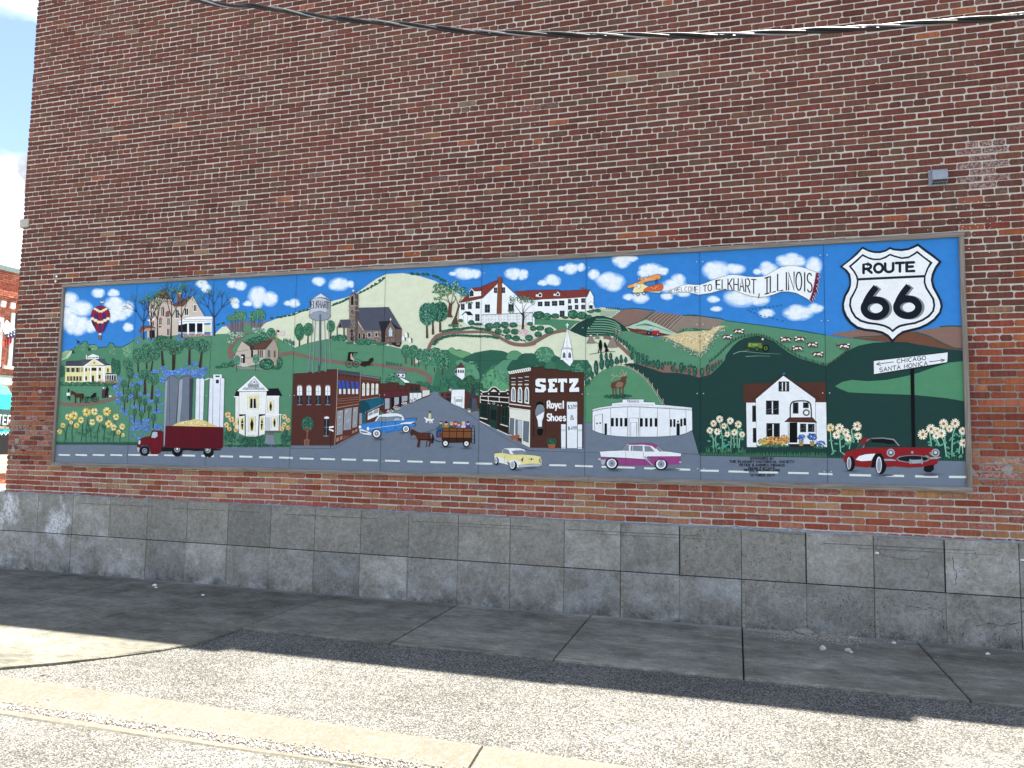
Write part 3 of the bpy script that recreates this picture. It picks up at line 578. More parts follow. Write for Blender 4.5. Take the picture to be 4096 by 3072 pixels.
# ================================================================ CLOUDS
M('painted_cloud', 2.6); T('1'); cloud([(320, 400, 150, 120), (500, 560, 210, 140), (330, 760, 150, 190), (480, 830, 190, 160), (680, 850, 120, 110), (280, 620, 80, 120)])
M('painted_cloud', 2.6); cloud([(800, 300, 105, 75)]); M('painted_cloud', 2.6); cloud([(1060, 300, 95, 62)])
M('painted_cloud', 2.6); cloud([(1080, 470, 160, 110), (1150, 600, 190, 130), (1060, 700, 80, 80), (1290, 560, 100, 130)]); M('painted_cloud', 2.6); cloud([(1300, 870, 85, 72)])
T('3'); M('painted_cloud', 2.6); cloud([(520, 230, 90, 60), (600, 300, 80, 75)]); M('painted_cloud', 2.6); cloud([(1030, 240, 80, 62), (1170, 260, 100, 80)])
M('painted_cloud', 2.6); cloud([(1460, 440, 160, 165), (1660, 480, 130, 125), (1300, 560, 80, 40)]); M('painted_cloud', 2.6); cloud([(1065, 515, 75, 60), (1090, 590, 60, 50)]); M('painted_cloud', 2.6); cloud([(1960, 555, 70, 40), (2060, 550, 90, 75)])
T('5'); M('painted_cloud', 2.6); cloud([(480, 270, 105, 72)]); M('painted_cloud', 2.6); cloud([(820, 320, 160, 110), (1010, 320, 50, 60)])
T('7'); M('painted_cloud', 2.6); cloud([(920, 230, 180, 95), (1090, 230, 90, 75), (720, 230, 70, 34)]); M('painted_cloud', 2.6); cloud([(1720, 230, 150, 95), (1880, 240, 80, 85)])
T('9'); M('painted_cloud', 2.6); cloud([(430, 400, 130, 80), (280, 440, 70, 45)]); M('painted_cloud', 2.6); cloud([(720, 220, 110, 92), (880, 200, 70, 60), (580, 215, 55, 42)]); M('painted_cloud', 2.6); cloud([(1090, 310, 90, 85)]); M('painted_cloud', 2.6); cloud([(1360, 420, 215, 135)])
M('painted_cloud', 2.6); cloud([(1530, 80, 150, 110), (1660, 60, 100, 50)]); M('painted_cloud', 2.6); cloud([(1820, 680, 130, 90), (1640, 660, 90, 45)])
T('B'); M('painted_cloud', 2.6); cloud([(400, 300, 170, 100), (560, 320, 90, 60), (280, 350, 90, 60)]); M('painted_cloud', 2.6); cloud([(800, 450, 110, 90), (740, 560, 200, 110), (630, 700, 90, 55), (880, 640, 110, 70)])
M('painted_cloud', 2.6); cloud([(1390, 310, 210, 145), (1660, 290, 150, 80)]); M('painted_cloud', 2.6); cloud([(1330, 745, 90, 52)]); M('painted_cloud', 2.6); cloud([(1380, 890, 85, 38)])
T('D'); M('painted_cloud', 2.6); cloud([(560, 780, 230, 130), (800, 800, 140, 90)]); M('painted_cloud', 2.6); cloud([(930, 400, 130, 90), (1230, 290, 190, 100), (1540, 350, 110, 120), (780, 430, 60, 40)]); M('painted_cloud', 2.6); cloud([(1330, 990, 200, 100), (1550, 930, 100, 65)]); M('painted_cloud', 2.6); cloud([(900, 990, 110, 52)])
# ================================================================ HOT-AIR BALLOON
T('1'); M('painted_balloon', 9)
PO('8f2333', '690 680 700 610 740 550 800 518 850 512 900 520 950 550 985 600 1000 650 995 720 965 790 925 870 870 950 795 950 750 880 710 810 692 740', '20203a', 5, 1)
for a, b in ((745, 800), (880, 930)): P('3a2f74', loc([(a, 640), (b, 650), (b, 750), (a, 735)]), 1)
P('3a2f74', '815 540 845 518 862 600 840 620'); P('3a2f74', '815 805 870 805 850 945 830 945'); P('3a2f74', '910 790 965 765 900 940 875 945'); P('3a3048', '695 750 760 800 790 945 760 880 705 790')
for y0, k in ((575, 1), (720, 0)):
    for i in range(6):
        x = (755 if k else 710) + i*(36 if k else 52); yy = y0 + (4 - abs(i-2.5)*2)*(10 if k else 14)
        E('e7dcb4', x, yy + (0 if k else 20), 24 if k else 32, 20 if k else 24)
L('2a2a3a', 4, '840 515 840 435'); PO('e4ddb0', '842 435 870 445 918 432 890 462 845 470', '2a2a3a', 3); L('30303c', 3, '800 955 812 1010'); L('30303c', 3, '870 950 858 1010'); PO('7a6258', '806 1005 860 1005 855 1072 812 1074', '20202a', 3); R('dfe6ee', 815, 965, 830, 1000, 838, 965, 858, 1000)
for x, y in ((470, 1110), (385, 1270), (655, 1230)): M('painted_bird', 9); P('1c2424', loc([(x-38, y-48), (x-5, y-15), (x+25, y-12), (x+12, y+5), (x+48, y+38), (x+8, y+20), (x-22, y+35), (x-8, y+5)]))
# ================================================================ YELLOW COLUMNED MANSION
M('painted_yellow_mansion', 9)
PO('e3d9a0', '270 1515 1025 1510 1020 1780 250 1800'.replace('1780', '1750'), '50524a', 3)
T('1'); PO('41444f', '255 1512 280 1430 522 1420 522 1510'); PO('4d505b', '522 1510 525 1410 640 1400 910 1392 935 1500'); PO('41444f', '930 1500 925 1455 1030 1500'); PO('e9ecea', '632 1400 632 1350 715 1308 822 1345 812 1395'); R('262a30', 645, 1368, 690, 1382, 705, 1364, 748, 1378, 762, 1360, 806, 1375)
P('dcd5b8', '602 1330 620 1322 628 1400 604 1400'); PO('e9ecea', '560 1510 740 1385 925 1500'); P('e3d9a0', '610 1503 740 1405 870 1497'); E('20242c', 740, 1458, 14, 12); R('e9ecea', 255, 1512, 570, 1522, 560, 1510, 930, 1530, 930, 1502, 1025, 1518)
R('20242c', *sum([[x, 1540, x+34, 1612] for x in (290, 370, 450)], [])); R('2f4a44', *sum([[x, 1535, x+11, 1612] for x in (276, 330, 356, 408, 436, 492, 520, 545)], [])); R('20242c', 590, 1545, 620, 1600, 650, 1545, 665, 1590, 690, 1540, 778, 1590, 820, 1538, 852, 1590, 955, 1550, 980, 1612)
T('2'); R('20242c', *sum([[x, 105, x+26, 182] for x in (292, 345, 398, 450, 505)], [])); R('2f4a44', *sum([[x, 105, x+10, 182] for x in (330, 383, 436, 490)], [])); R('20242c', 585, 105, 620, 170, 700, 92, 738, 190, 815, 80, 845, 145); P('4a4d58', '905 75 960 42 1110 72 1105 80'); R('e9ecea', 905, 75, 1110, 86); R('20242c', 920, 88, 1105, 165)
for x in (915, 945, 982, 1020, 1060, 1100): R('e9ecea', x, 80, x+9, 168)
T('1')
for x in (565, 668, 778, 880): R('edf0ee', x, 1525, x+26, 1780)
for x in (855, 905): R('edf0ee', x, 1525, x+12, 1780)
T('2'); 
for i in range(28): E('2f5d4b', 175+i*33, 225+(i % 3)*7, 30, 30, 0, 10, .25)
dabs(('24483f', '4c8263', '6ba57f'), 620, 225, 470, 26, 190, 9); dabs(('c98672', 'd99a86', 'b8705f'), 960, 190, 190, 30, 60, 9); T('1'); E('2f5d4b', 205, 1600, 40, 100, 0, 14, .15); E('2f5d4b', 1055, 1500, 36, 125, 0, 14, .15); E('2f5d4b', 1135, 1540, 38, 130, 0, 14, .15); dabs(('24483f', '4c8263'), 1100, 1520, 60, 110, 60, 10)
# ================================================================ CARRIAGE AND PEOPLE ON THE LAWN
M('painted_horse_carriage', 10); T('2')
P('462a22', '355 350 372 345 420 370 440 392 545 388 565 420 560 485 545 490 530 460 520 545 500 545 500 460 440 460 440 548 418 548 418 470 410 420 380 400 372 420 355 408', 0); P('1b1b1e', '545 390 565 400 560 470 545 485')
for x, y, r in ((640, 498, 48), (738, 485, 44), (768, 488, 48), (585, 500, 44)): LC('17181c', 6, loc(ell(x, y, r, r))); [L('17181c', 2, loc([(x-r*math.cos(a), y-r*math.sin(a)), (x+r*math.cos(a), y+r*math.sin(a))])) for a in (0, .8, 1.57, 2.36)]
P('17181c', '600 452 700 460 680 440 735 380 775 378 768 430 720 468 610 470'); L('17181c', 5, '560 430 620 440 690 450')
M('painted_people', 10); P('1c1c20', '290 510 300 450 305 370 305 330 315 318 325 330 322 370 335 430 340 505 328 510 312 455'); R('e6e8ea', 282, 378, 338, 428); E('1b1b1e', 315, 325, 11, 12)
P('4f3346', '862 465 868 350 880 310 905 305 918 350 915 465'); E('e6e2de', 895, 300, 14, 16); P('20171c', '918 350 935 300 960 285 980 310 985 345 970 350 972 465 958 465 950 410 935 465 920 465'); P('1a1a1e', '942 290 945 255 962 255 964 290'); R('e6e8ea', 985, 422, 1026, 448)
# ================================================================ SUNFLOWERS, LEFT
M('painted_sunflowers', 10)
for i in range(60): 
    x = 90+i*23; L('234a40', 8, loc([(x, 1240+ (i > 40)*10), (x+prng.uniform(-10, 10), 1195-prng.random()*30)]), keep=True, w2=2)
R('2b5648', 80, 1200, 1450, 1238)
for a in ('250 1200 270 1050 300 930 330 880', '375 1200 370 1000 400 860', '245 1190 270 1080 215 960', '520 1190 540 1040 545 890', '605 1190 605 1000 640 790', '690 1190 680 1020 640 900 710 800', '790 1190 800 1000 830 880', '900 1190 905 1040 945 780', '1050 1190 1060 1080 1100 960', '1160 1190 1180 1030 1210 980', '1090 880 1085 830', '700 900 710 780'): L('234a40', 9, a, 1)
for i in range(46): x, y = prng.uniform(230, 1180), prng.uniform(900, 1160); LC('2a5547', 4, loc(ell(x, y, 26, 13, prng.random()*3, 8)))
YP = ('e2d88a', 'ece4b8', 'd6bc4a')
for x, y, r in ((312, 780, 60), (405, 755, 72), (360, 870, 36), (225, 920, 44), (168, 1022, 44), (450, 920, 50), (522, 830, 56), (618, 700, 74), (745, 690, 62), (710, 865, 55), (832, 805, 64), (952, 690, 74), (985, 895, 66), (1105, 780, 56), (1065, 955, 54), (1207, 940, 54), (1145, 1030, 42), (1220, 1080, 34)): sunflower(x, y, r, YP, 'a86c38')
# ================================================================ TALL HOUSE WITH TOWER
M('painted_tower_house', 9); T('1')
P('c3b3a6', '1645 455 1780 370 2035 415 2060 480 2074 1000 1960 1015 1750 1040 1740 880 1660 850 1650 740'); PO('6a4c42', '1640 460 1870 238 2040 412 1960 405 1780 372 1650 462', '2a2422', 4); R('9a6f62', 1945, 250, 1975, 370); R('2a2a2c', *sum([[x, 415+i*3, x+14, 432+i*3] for i, x in enumerate((1700, 1735, 1815, 1850, 1885, 1940, 1970, 1995))], []))
R('d3c6b8', 1660, 470, 1700, 560); R('20242c', 1685, 620, 1700, 700, 1712, 610, 1728, 695, 1736, 600, 1750, 690, 1690, 780, 1705, 840, 1712, 770, 1728, 840); P('e6e9ea', '1640 590 1750 560 1750 585 1650 608'); P('e6e9ea', '1620 745 1740 715 1740 745 1640 770'); R('e6e9ea', 1655, 650, 1680, 660)
R('20242c', 1855, 560, 1898, 680, 1820, 745, 1856, 825, 1955, 720, 1990, 830, 1950, 895, 1985, 1000); P('8b6a5c', '1835 560 1885 515 1910 565'); P('8b6a5c', '1800 745 1840 695 1875 745'); R('dfe3e4', 1870, 565, 1876, 675, 1836, 748, 1841, 825, 1970, 722, 1975, 830, 1966, 898, 1970, 1000); P('1d1d22', '1800 850 1860 850 1832 880'); P('7a584c', '1920 700 1925 610 2010 580 2010 690'); P('7a584c', '2020 500 2074 470 2074 620 2030 620')
P('6a4c42', '1475 950 1520 845 1700 838 1765 880 1600 885 1490 955'); R('c3b3a6', 1620, 930, 1655, 1042, 1505, 950, 1520, 1040); R('1d1d22', 1655, 920, 1745, 1042); P('a99186', '1600 885 1765 880 1765 905 1520 950'); R('7a584c', 1505, 950, 1522, 1045)
T('3'); P('c8bbac', '0 600 60 560 85 605 230 600 385 425 580 770 715 775 140 860 140 1080 0 1095'); PO('6a4c42', '60 585 80 560 385 425 230 605 85 608', '2a2422', 4); L('2a2422', 8, '385 425 480 600 582 770'); P('8b6456', '112 520 125 400 190 395 190 520'); R('c9a894', 118, 380, 195, 402)
for a in ((98, 668, 152, 798), (250, 640, 306, 748), (400, 582, 445, 682)): R('e4e4de', a[0]-8, a[1]-8, a[2]+8, a[3]+12); R('20242c', *a); R('e4e4de', (a[0]+a[2])/2-3, a[1], (a[0]+a[2])/2+3, a[3])
P('e9ecec', '145 880 150 850 290 790 440 772 715 775 712 875 560 885 300 885 150 920'); L('30333c', 5, '240 825 440 820 710 825'); L('30333c', 5, '150 875 300 850 710 850'); P('14171f', '140 920 300 885 560 885 560 1030 140 1030'); R('aab0b8', 140, 1030, 560, 1065)
for x in (292, 425, 545, 680): R('edf0f0', x, 880, x+28, 1075 if x < 600 else 1090)
R('d3d9bd', 573, 910, 680, 1030); P('9a8078', '200 1075 680 1060 680 1095 220 1120'); dabs(('b89a90', '7a5a50', 'c9c0ba'), 440, 1085, 220, 14, 70, 9)
M('painted_bare_tree', 11); bare_tree(745, 1095, 780, .5, 3, seed=3, leaf=150)
M('painted_bare_tree', 11); bare_tree(205, 1130, 900, .42, 3, seed=4, leaf=130)
M('painted_bare_tree', 11); bare_tree(20, 1150, 960, .4, 3, seed=6, leaf=130)
T('1'); M('painted_bare_tree', 11); bare_tree(1560, 1075, 760, .45, 3, seed=7, leaf=130); M('painted_bare_tree', 11); bare_tree(1690, 1075, 800, .4, 3, seed=8, leaf=130); M('painted_bare_tree', 11); bare_tree(1790, 1060, 820, .3, 3, seed=9, leaf=110)
# ================================================================ WOODED SLOPE WITH BLUEBELLS
M('painted_bluebells', 9)
BB = ('5c86cf', '4a70c0', '7a9fdd')
T('3'); dabs(BB, 180, 1145, 80, 22, 40, 10); dabs(BB, 370, 1560, 110, 40, 60, 12); dabs(BB, 540, 1640, 110, 20, 50, 12); dabs(BB, 220, 1640, 80, 16, 40, 12)
T('1'); dabs(BB, 1480, 1105, 70, 22, 40, 10); dabs(BB, 1680, 1080, 80, 24, 40, 10); dabs(BB, 1900, 1560, 60, 60, 40, 14); dabs(BB, 1750, 1600, 70, 30, 40, 13); dabs(BB, 2000, 1620, 80, 40, 50, 14)
T('4'); dabs(BB, 300, 40, 330, 45, 260, 15); dabs(BB, 480, 90, 120, 40, 60, 14); dabs(BB, 120, 40, 100, 40, 60, 14)
T('2')
for x, y, a, b in ((1430, 95, 70, 25), (1180, 170, 50, 50), (1370, 240, 50, 30), (1500, 210, 60, 45), (1110, 290, 60, 50), (1150, 400, 70, 50), (1330, 430, 60, 60), (1540, 400, 60, 25), (1620, 420, 60, 20), (1690, 510, 70, 35), (1820, 410, 60, 35), (1790, 340, 60, 20), (1840, 560, 50, 20), (1880, 170, 60, 60), (1960, 60, 80, 60), (1760, 30, 70, 30), (1130, 540, 60, 25), (1230, 680, 70, 30), (1280, 740, 30, 16), (1400, 600, 60, 25), (1520, 640, 60, 25), (1800, 680, 90, 45), (1400, 860, 80, 40), (1480, 880, 70, 40), (1610, 830, 70, 30), (1610, 910, 70, 40), (1370, 980, 60, 35), (1480, 960, 80, 40), (1610, 1000, 70, 30), (1790, 950, 90, 50), (1390, 1085, 60, 22), (1550, 1075, 40, 14), (1490, 1140, 40, 25), (1200, 620, 40, 16), (1340, 780, 40, 18), (1130, 490, 40, 16)): dabs(BB, x, y, a, b, int(a*b/55)+6, 12)
def wtree(cx, cy, rx, ry, bx, by, w, n=None):
    rx *= .88; ry *= .88
    M('painted_tree', 10); trunk('3f2f2c', bx, by, cx, cy+ry*.3, w, w*.5)
    for s in (-1, 1): L('3f2f2c', w*.4, loc([(cx+(bx-cx)*.4, cy+ry*.9), (cx+s*rx*.5, cy+ry*.1)]))
    crown(cx, cy, rx, ry, '365f50', ('2a4d45', '427a60', '4f8468', '5a9070'), n)
    for s in (-1, 1): L('3f2f2c', w*.25, loc([(cx, cy+ry*.8), (cx+s*rx*.45, cy+ry*.05)]))
T('1')
for a in ((1850, 1130, 160, 150, 1880, 1510, 46), (2040, 1200, 110, 140, 2050, 1580, 40), (1600, 1300, 120, 180, 1610, 1560, 26), (1460, 1340, 100, 140, 1470, 1615, 24), (1720, 1330, 120, 110, 1680, 1600, 26), (1290, 1480, 85, 90, 1270, 1655, 20)): wtree(*a)
T('3')
for a in ((90, 1280, 160, 130, 60, 1650, 50), (330, 1220, 120, 110, 325, 1580, 46), (540, 1260, 140, 130, 500, 1620, 46)): wtree(*a)
T('2')
for a in ((1580, 80, 130, 90, 1580, 410, 48), (1710, 150, 110, 110, 1690, 490, 44), (1330, 60, 80, 100, 1300, 300, 20), (1225, 230, 60, 80, 1225, 410, 16), (1450, 290, 55, 80, 1450, 480, 16), (1300, 370, 55, 70, 1290, 540, 14), (1240, 480, 60, 60, 1240, 690, 20), (1410, 420, 40, 100, 1400, 600, 16), (1495, 500, 40, 80, 1490, 680, 18), (1580, 530, 42, 80, 1575, 710, 18), (1770, 510, 44, 80, 1770, 680, 18), (1650, 640, 42, 70, 1640, 810, 16), (1408, 700, 45, 70, 1405, 865, 18), (1520, 740, 42, 70, 1515, 910, 18), (1722, 790, 46, 75, 1712, 970, 18)): wtree(*a)
# ================================================================ LIBRARY WITH FLAG
M('painted_tree', 9); T('3'); crown(1030, 800, 90, 60, '4a806a'); crown(1120, 760, 70, 90, '4a806a'); crown(1210, 760, 60, 90, '55906f'); [L('5a4a44', 8, loc([(x, 1030), (x, 780)])) for x in (1015, 1045, 1090, 1130, 1180, 1210)]
M('painted_tree', 9); crown(1370, 780, 60, 90, '3c7560'); crown(1460, 730, 60, 90, '3c7560'); crown(1530, 750, 55, 90, '3c7560'); [L('5a4a44', 8, loc([(x, 1060 if x < 1400 else 950), (x, 780)])) for x in (1360, 1405, 1475, 1510)]
M('painted_shrubs', 9); dabs(('b9c7b4', '6f9a84', '3c6c55', '8fae9a'), 1090, 1070, 150, 45, 90, 16); dabs(('b9c7b4', '6f9a84', '3c6c55'), 1020, 1160, 60, 60, 40, 16); dabs(('b9c7b4', '6f9a84', '5a9070'), 1450, 1000, 120, 50, 70, 15)
crown(1680, 1060, 80, 95, '2f5f50'); crown(1545, 1110, 70, 70, '2f5f50'); shrubs([(1320, 1190, 50, 45), (1400, 1170, 60, 50), (1480, 1150, 60, 50), (1590, 1150, 60, 40)])
for x, y in ((1895, 1170), (1930, 1170), (1960, 1190), (1995, 1190), (2025, 1220), (2055, 1225)): E('3c6c60', x, y, 13, 38)
M('painted_library', 10)
PO('5f4238', '1205 1180 1380 1240 1640 1165 1720 1130 1600 1310 1410 1325 1280 1320', '2a2422', 4); P('3a3434', '1205 1185 1300 1260 1410 1250 1415 1325 1335 1320'); R('8a5548', 1655, 1120, 1720, 1165)
PO('bdb2a3', '1120 1340 1130 1300 1200 1180 1320 1270 1330 1275 1335 1325 1590 1320 1730 1145 1805 1310 1790 1560 1720 1590 1480 1560 1310 1600 1290 1610 1090 1590 1090 1390', '40383a', 4); PO('5f4238', '1380 1250 1700 1150 1600 1300 1415 1322'); P('a39a8e', '1585 1325 1730 1150 1800 1310 1785 1560 1580 1560')
R('20242c', 1350, 1330, 1385, 1450, 1460, 1330, 1480, 1445, 1492, 1330, 1512, 1445, 1524, 1330, 1545, 1445, 1630, 1330, 1645, 1450, 1655, 1330, 1668, 1450, 1728, 1340, 1740, 1450, 1745, 1340, 1755, 1450); R('2a2326', 1185, 1400, 1250, 1545); L('40383a', 5, '1125 1360 1310 1325'); L('40383a', 5, '1250 1460 1580 1455')
R('c9c0b4', 1200, 1545, 1290, 1605, 1065, 1550, 1085, 1605); R('d8dcdc', 1197, 1470, 1206, 1600); E('eceeee', 1203, 1448, 16); E('eceeee', 1083, 1453, 15)
P('7d8a80', '1060 1610 1300 1600 1600 1640 1700 1655 1200 1650'); shrubs([(1610, 1560, 120, 90), (1820, 1540, 45, 90), (920, 1580, 70, 40), (1040, 1560, 50, 50), (820, 1610, 60, 22), (1760, 1630, 70, 22)]); crown(1120, 1500, 55, 85, '5d8f7c'); crown(1435, 1480, 58, 80, '5d8f7c'); L('4a3a34', 9, '1110 1560 1110 1680'); L('4a3a34', 9, '1430 1540 1425 1680')
L('b8904a', 12, '1775 990 1758 1590'); P('e6e4e0', '1785 1000 1830 1000 1870 1012 1908 1008 1900 1090 1860 1092 1820 1080 1785 1082')
for i in range(4): L('b04a50', 6, loc([(1787, 1012+i*19), (1830, 1012+i*20), (1870, 1024+i*20), (1903, 1018+i*20)]), 1)
R('2a2e5a', 1785, 998, 1822, 1036)
# ================================================================ SILOS, TRUCK
M('painted_grain_silos', 10); T('2'); PO('6d7683', '1900 1255 1920 180 1960 130 2030 92 2074 100 2090 1255', '333842', 5); P('9aa2ac', '1890 1250 1920 190 1955 180 1905 1250')
T('4'); PO('6d7683', '0 930 0 100 60 95 150 150 160 160 100 930', '333842', 5); PO('6d7683', '120 930 160 165 210 110 290 80 350 100 388 140 370 600 360 860', '333842', 5); P('9aa2ac', '120 930 162 170 215 145 200 500 165 900'); P('3c424d', '330 130 385 150 365 860 320 860'); L('333842', 6, '165 160 210 125 300 105 380 140', 1)
for pts in ('440 150 470 138 505 150 490 870 420 870', '505 150 545 135 580 155 555 870 490 870', '665 140 700 130 728 150 715 950 635 950', '845 140 880 130 912 150 890 950 825 950'): PO('dfe4ea', pts, '4a525e', 4)
PO('dfe4ea', '722 75 868 72 868 130 845 150 825 950 712 950', '3a424e', 4); R('20242c', 762, 95, 828, 118, 768, 162, 816, 222); P('e4e8ec', '585 160 660 125 662 142 595 175')
P('d9c47e', '45 925 100 890 200 855 330 835 420 812 520 830 600 845 680 890 800 930 700 945', 0); dabs(('e8dca4', 'c9b064', 'f0e8c4'), 420, 890, 260, 38, 200, 9)
M('painted_red_truck', 12); T('2'); P('15161a', '1860 1270 2074 1290 2074 1350 1850 1350'); T('4'); P('15161a', '-50 1290 700 1300 870 1320 830 1332 420 1345 300 1330 0 1350'); 
P('5a1420', S('2', '1925 935 1945 926 2074 928') + S('4', '0 930 600 942 870 945 890 960 885 1280 850 1310 600 1305 0 1290') + S('2', '2000 1290 1910 1285')); 
T('2'); PO('6a1722', '1460 1280 1455 1240 1490 1160 1560 1120 1670 1098 1700 1015 1730 1002 1860 1010 1885 1040 1885 1250 1840 1370 1790 1395 1690 1395 1660 1300 1620 1250 1540 1245 1500 1290 1475 1275', '2a0c12', 5); PO('b3bcc4', '1685 1120 1705 1040 1730 1022 1790 1028 1795 1100 1750 1130', '20242c', 4, 0); L('30121a', 4, '1670 1100 1680 1250 1700 1300'); L('30121a', 4, '1820 1020 1815 1250 1800 1370'); E('c9ced0', 1492, 1200, 18, 36, .2); PO('b8bec4', '1450 1300 1465 1275 1500 1295 1480 1370 1460 1350', '20242c', 3)
def wheel(x, y, r, rim='8f979f', wall=None):
    E('121316', x, y, r, r*1.02); 
    if wall: E(wall, x, y, r*.76, r*.78)
    E(rim, x, y, r*.52, r*.55); E('3c4148', x, y, r*.36, r*.38); E(rim, x, y, r*.22, r*.24)
T('2'); wheel(1578, 1340, 82); T('4'); E('121316', 128, 1345, 88, 92); E('9aa0a6', 128, 1315, 48, 52); E('2a2d33', 128, 1315, 32, 34); E('dfe2e4', 128, 1310, 18, 24); E('121316', 645, 1360, 86, 92); E('9aa0a6', 635, 1325, 50, 54); E('2a2d33', 630, 1325, 32, 36); E('c3c8cc', 628, 1320, 22, 28)
P('5a1420', '0 1200 600 1200 880 1200 885 1280 850 1310 600 1305 0 1290')
# ================================================================ WHITE VICTORIAN HOUSE
M('painted_white_victorian', 10); T('4')
P('15171c', '1075 432 1115 322 1160 320 1160 440'); P('15171c', '1610 430 1605 310 1800 303 1868 430'); PO('e4e4da', '1090 450 1160 450 1160 990 1085 980', '30343c', 3); PO('e8e9e2', '1600 440 1820 440 1810 1010 1580 1010', '30343c', 3); R('f0f2f2', 1065, 436, 1155, 452, 1610, 428, 1822, 448)
PO('eaebe4', '1155 365 1610 355 1590 740 1580 1060 1480 1100 1360 1112 1250 1100 1145 1050 1150 740', '30343c', 4); PO('eef0ee', '1118 345 1405 92 1645 340 1600 352 1150 358', '3a3e46', 4); P('b9bfc2', '1195 330 1405 128 1600 335'); R('8f979c', 1300, 235, 1480, 290); P('e4e8ea', '1220 290 1298 225 1298 290'); P('e4e8ea', '1484 215 1555 290 1484 290'); dabs(('8f979c', 'd0d6d8', '70787e'), 1400, 310, 180, 25, 120, 7); dabs(('8f979c', 'd0d6d8', '70787e'), 1395, 220, 70, 50, 70, 7); P('eef0ee', '1400 160 1435 202 1400 240 1365 202'); P('15171c', '1402 180 1420 202 1402 222 1384 202')
def win(x0, y0, x1, y1, kind):
    PO('edefee', loc([(x0-18, y0-16), (x1+18, y0-16), (x1+18, y1+16), (x0-18, y1+16)]), '3a3e46', 3); R('e2d48e', x0, y0, x1, y1)
    cx = (x0+x1)/2; cy = (y0+y1)/2; w = (x1-x0)
    if kind: P('15171c', loc([(x0+w*.22, y0+46), (x1-w*.22, y0+46), (x1-w*.16, y1), (x0+w*.16, y1)])); R('edefee', cx-7, y0, cx+7, y1)
    else: P('15171c', loc([(cx, y0+10), (cx+w*.34, cy), (cx+w*.12, y1), (cx-w*.12, y1), (cx-w*.34, cy)]))
win(1308, 430, 1460, 632, 1); win(1645, 515, 1710, 680, 0); win(1322, 785, 1408, 1010, 0); win(1712, 792, 1768, 945, 0)
P('15171c', '1150 735 1262 735 1262 1105 1245 1095 1245 760 1160 770'); P('15171c', '1480 735 1590 732 1585 750 1495 770 1480 1095 1465 1100'); P('edefee', '1160 775 1245 755 1245 1040 1160 1000'); P('e2d48e', '1172 795 1235 780 1232 1015 1172 985'); P('15171c', '1205 800 1228 885 1210 990 1198 980 1182 880'); P('edefee', '1495 775 1575 755 1575 1010 1490 1040'); P('e2d48e', '1508 790 1562 775 1562 995 1505 1015'); P('15171c', '1532 800 1550 880 1532 990 1520 990 1510 885'); L('edefee', 8, '1180 888 1235 888'); L('edefee', 8, '1505 885 1555 885')
P('e2d48e', '1105 790 1145 790 1145 940 1115 930'); P('15171c', '1130 860 1145 810 1145 920'); R('c3c9cc', 1590, 785, 1672, 1000); L('f2f4f4', 14, '1585 740 1865 740'); L('f2f4f4', 10, '1840 740 1830 1030'); R('6a5a5c', 1580, 1005, 1835, 1040, 1635, 1040, 1715, 1050, 1630, 1062, 1718, 1075)
for i in range(22): L('2b5648', 12, loc([(1150+i*20, 1130+ (10 if 5 < i < 16 else 0)), (1155+i*20+prng.uniform(-8, 8), 1060+prng.uniform(0, 40))]), keep=True, w2=3)
dabs(('2b5648', '3c6c55'), 1360, 1170, 240, 60, 150, 20); dabs(('2b5648', '33634f'), 1450, 1255, 560, 18, 160, 20)
M('painted_sunflowers', 11)
for a in ('930 1220 940 1050 945 930', '1030 1220 1045 1000 1025 830', '1080 1220 1090 1100 1100 1020', '990 1200 990 1020', '1870 1240 1890 1100 1930 1000', '1930 1240 1920 1100 1960 980', '1905 1240 1900 1000 1900 920'): L('2b5648', 12, a, 1)
dabs(('2b5648', '3f7359'), 1000, 1100, 100, 110, 90, 16); dabs(('2b5648', '3f7359'), 1920, 1130, 80, 110, 90, 16)
for x, y, r in ((968, 745, 54), (1028, 820, 50), (945, 910, 46), (990, 978, 40), (1085, 895, 38), (1100, 995, 40), (1905, 775, 44), (1965, 835, 42), (1900, 905, 42), (1863, 975, 42), (1968, 960, 40)): sunflower(x, y, r, ('e8c27e', 'efe0b0', 'e0a860'), '8a4a3a')
# ================================================================ WATER TOWER
M('painted_water_tower', 11); T('5')
for a, w in (('395 790 360 1240 315 1660', 11), ('430 900 410 1240 385 1660', 12), ('575 900 590 1240 600 1660', 11), ('628 800 655 1240 675 1660', 12)): L('828a96', w, a)
T('6')
for a, w in (('290 0 270 150', 12), ('345 0 340 160', 12), ('525 0 533 140', 12), ('597 0 602 100', 10)): L('828a96', w, a)
L('4a505c', 30, '437 0 432 150'); T('5'); E('8f97a2', 500, 845, 180, 80); LC('2a2e36', 6, loc(ell(500, 845, 180, 80))); L('6d7480', 34, '505 820 500 1660'); L('3f444f', 10, '518 820 512 1660'); P('b9bfc7', '340 600 420 550 520 545 620 570 675 600 668 835 600 790 500 765 400 785 335 830'); P('9299a4', '600 560 675 600 668 835 610 795'); LC('2a2e36', 5, '340 600 420 550 520 545 620 570 675 600 668 835 600 790 500 765 400 785 335 830'); PO('c9ced3', '325 600 515 468 690 592 620 555 515 540 420 552', '2a2e36', 6); P('a5abb3', '515 470 690 590 620 560')
word('20242c', 'ELKHART', lambda a, b: (352 + a*8.2, 725 - b*(19.5-a*.05) - 12*math.sin(a/37*3.14)*1.6 + a*.1), 11.5)
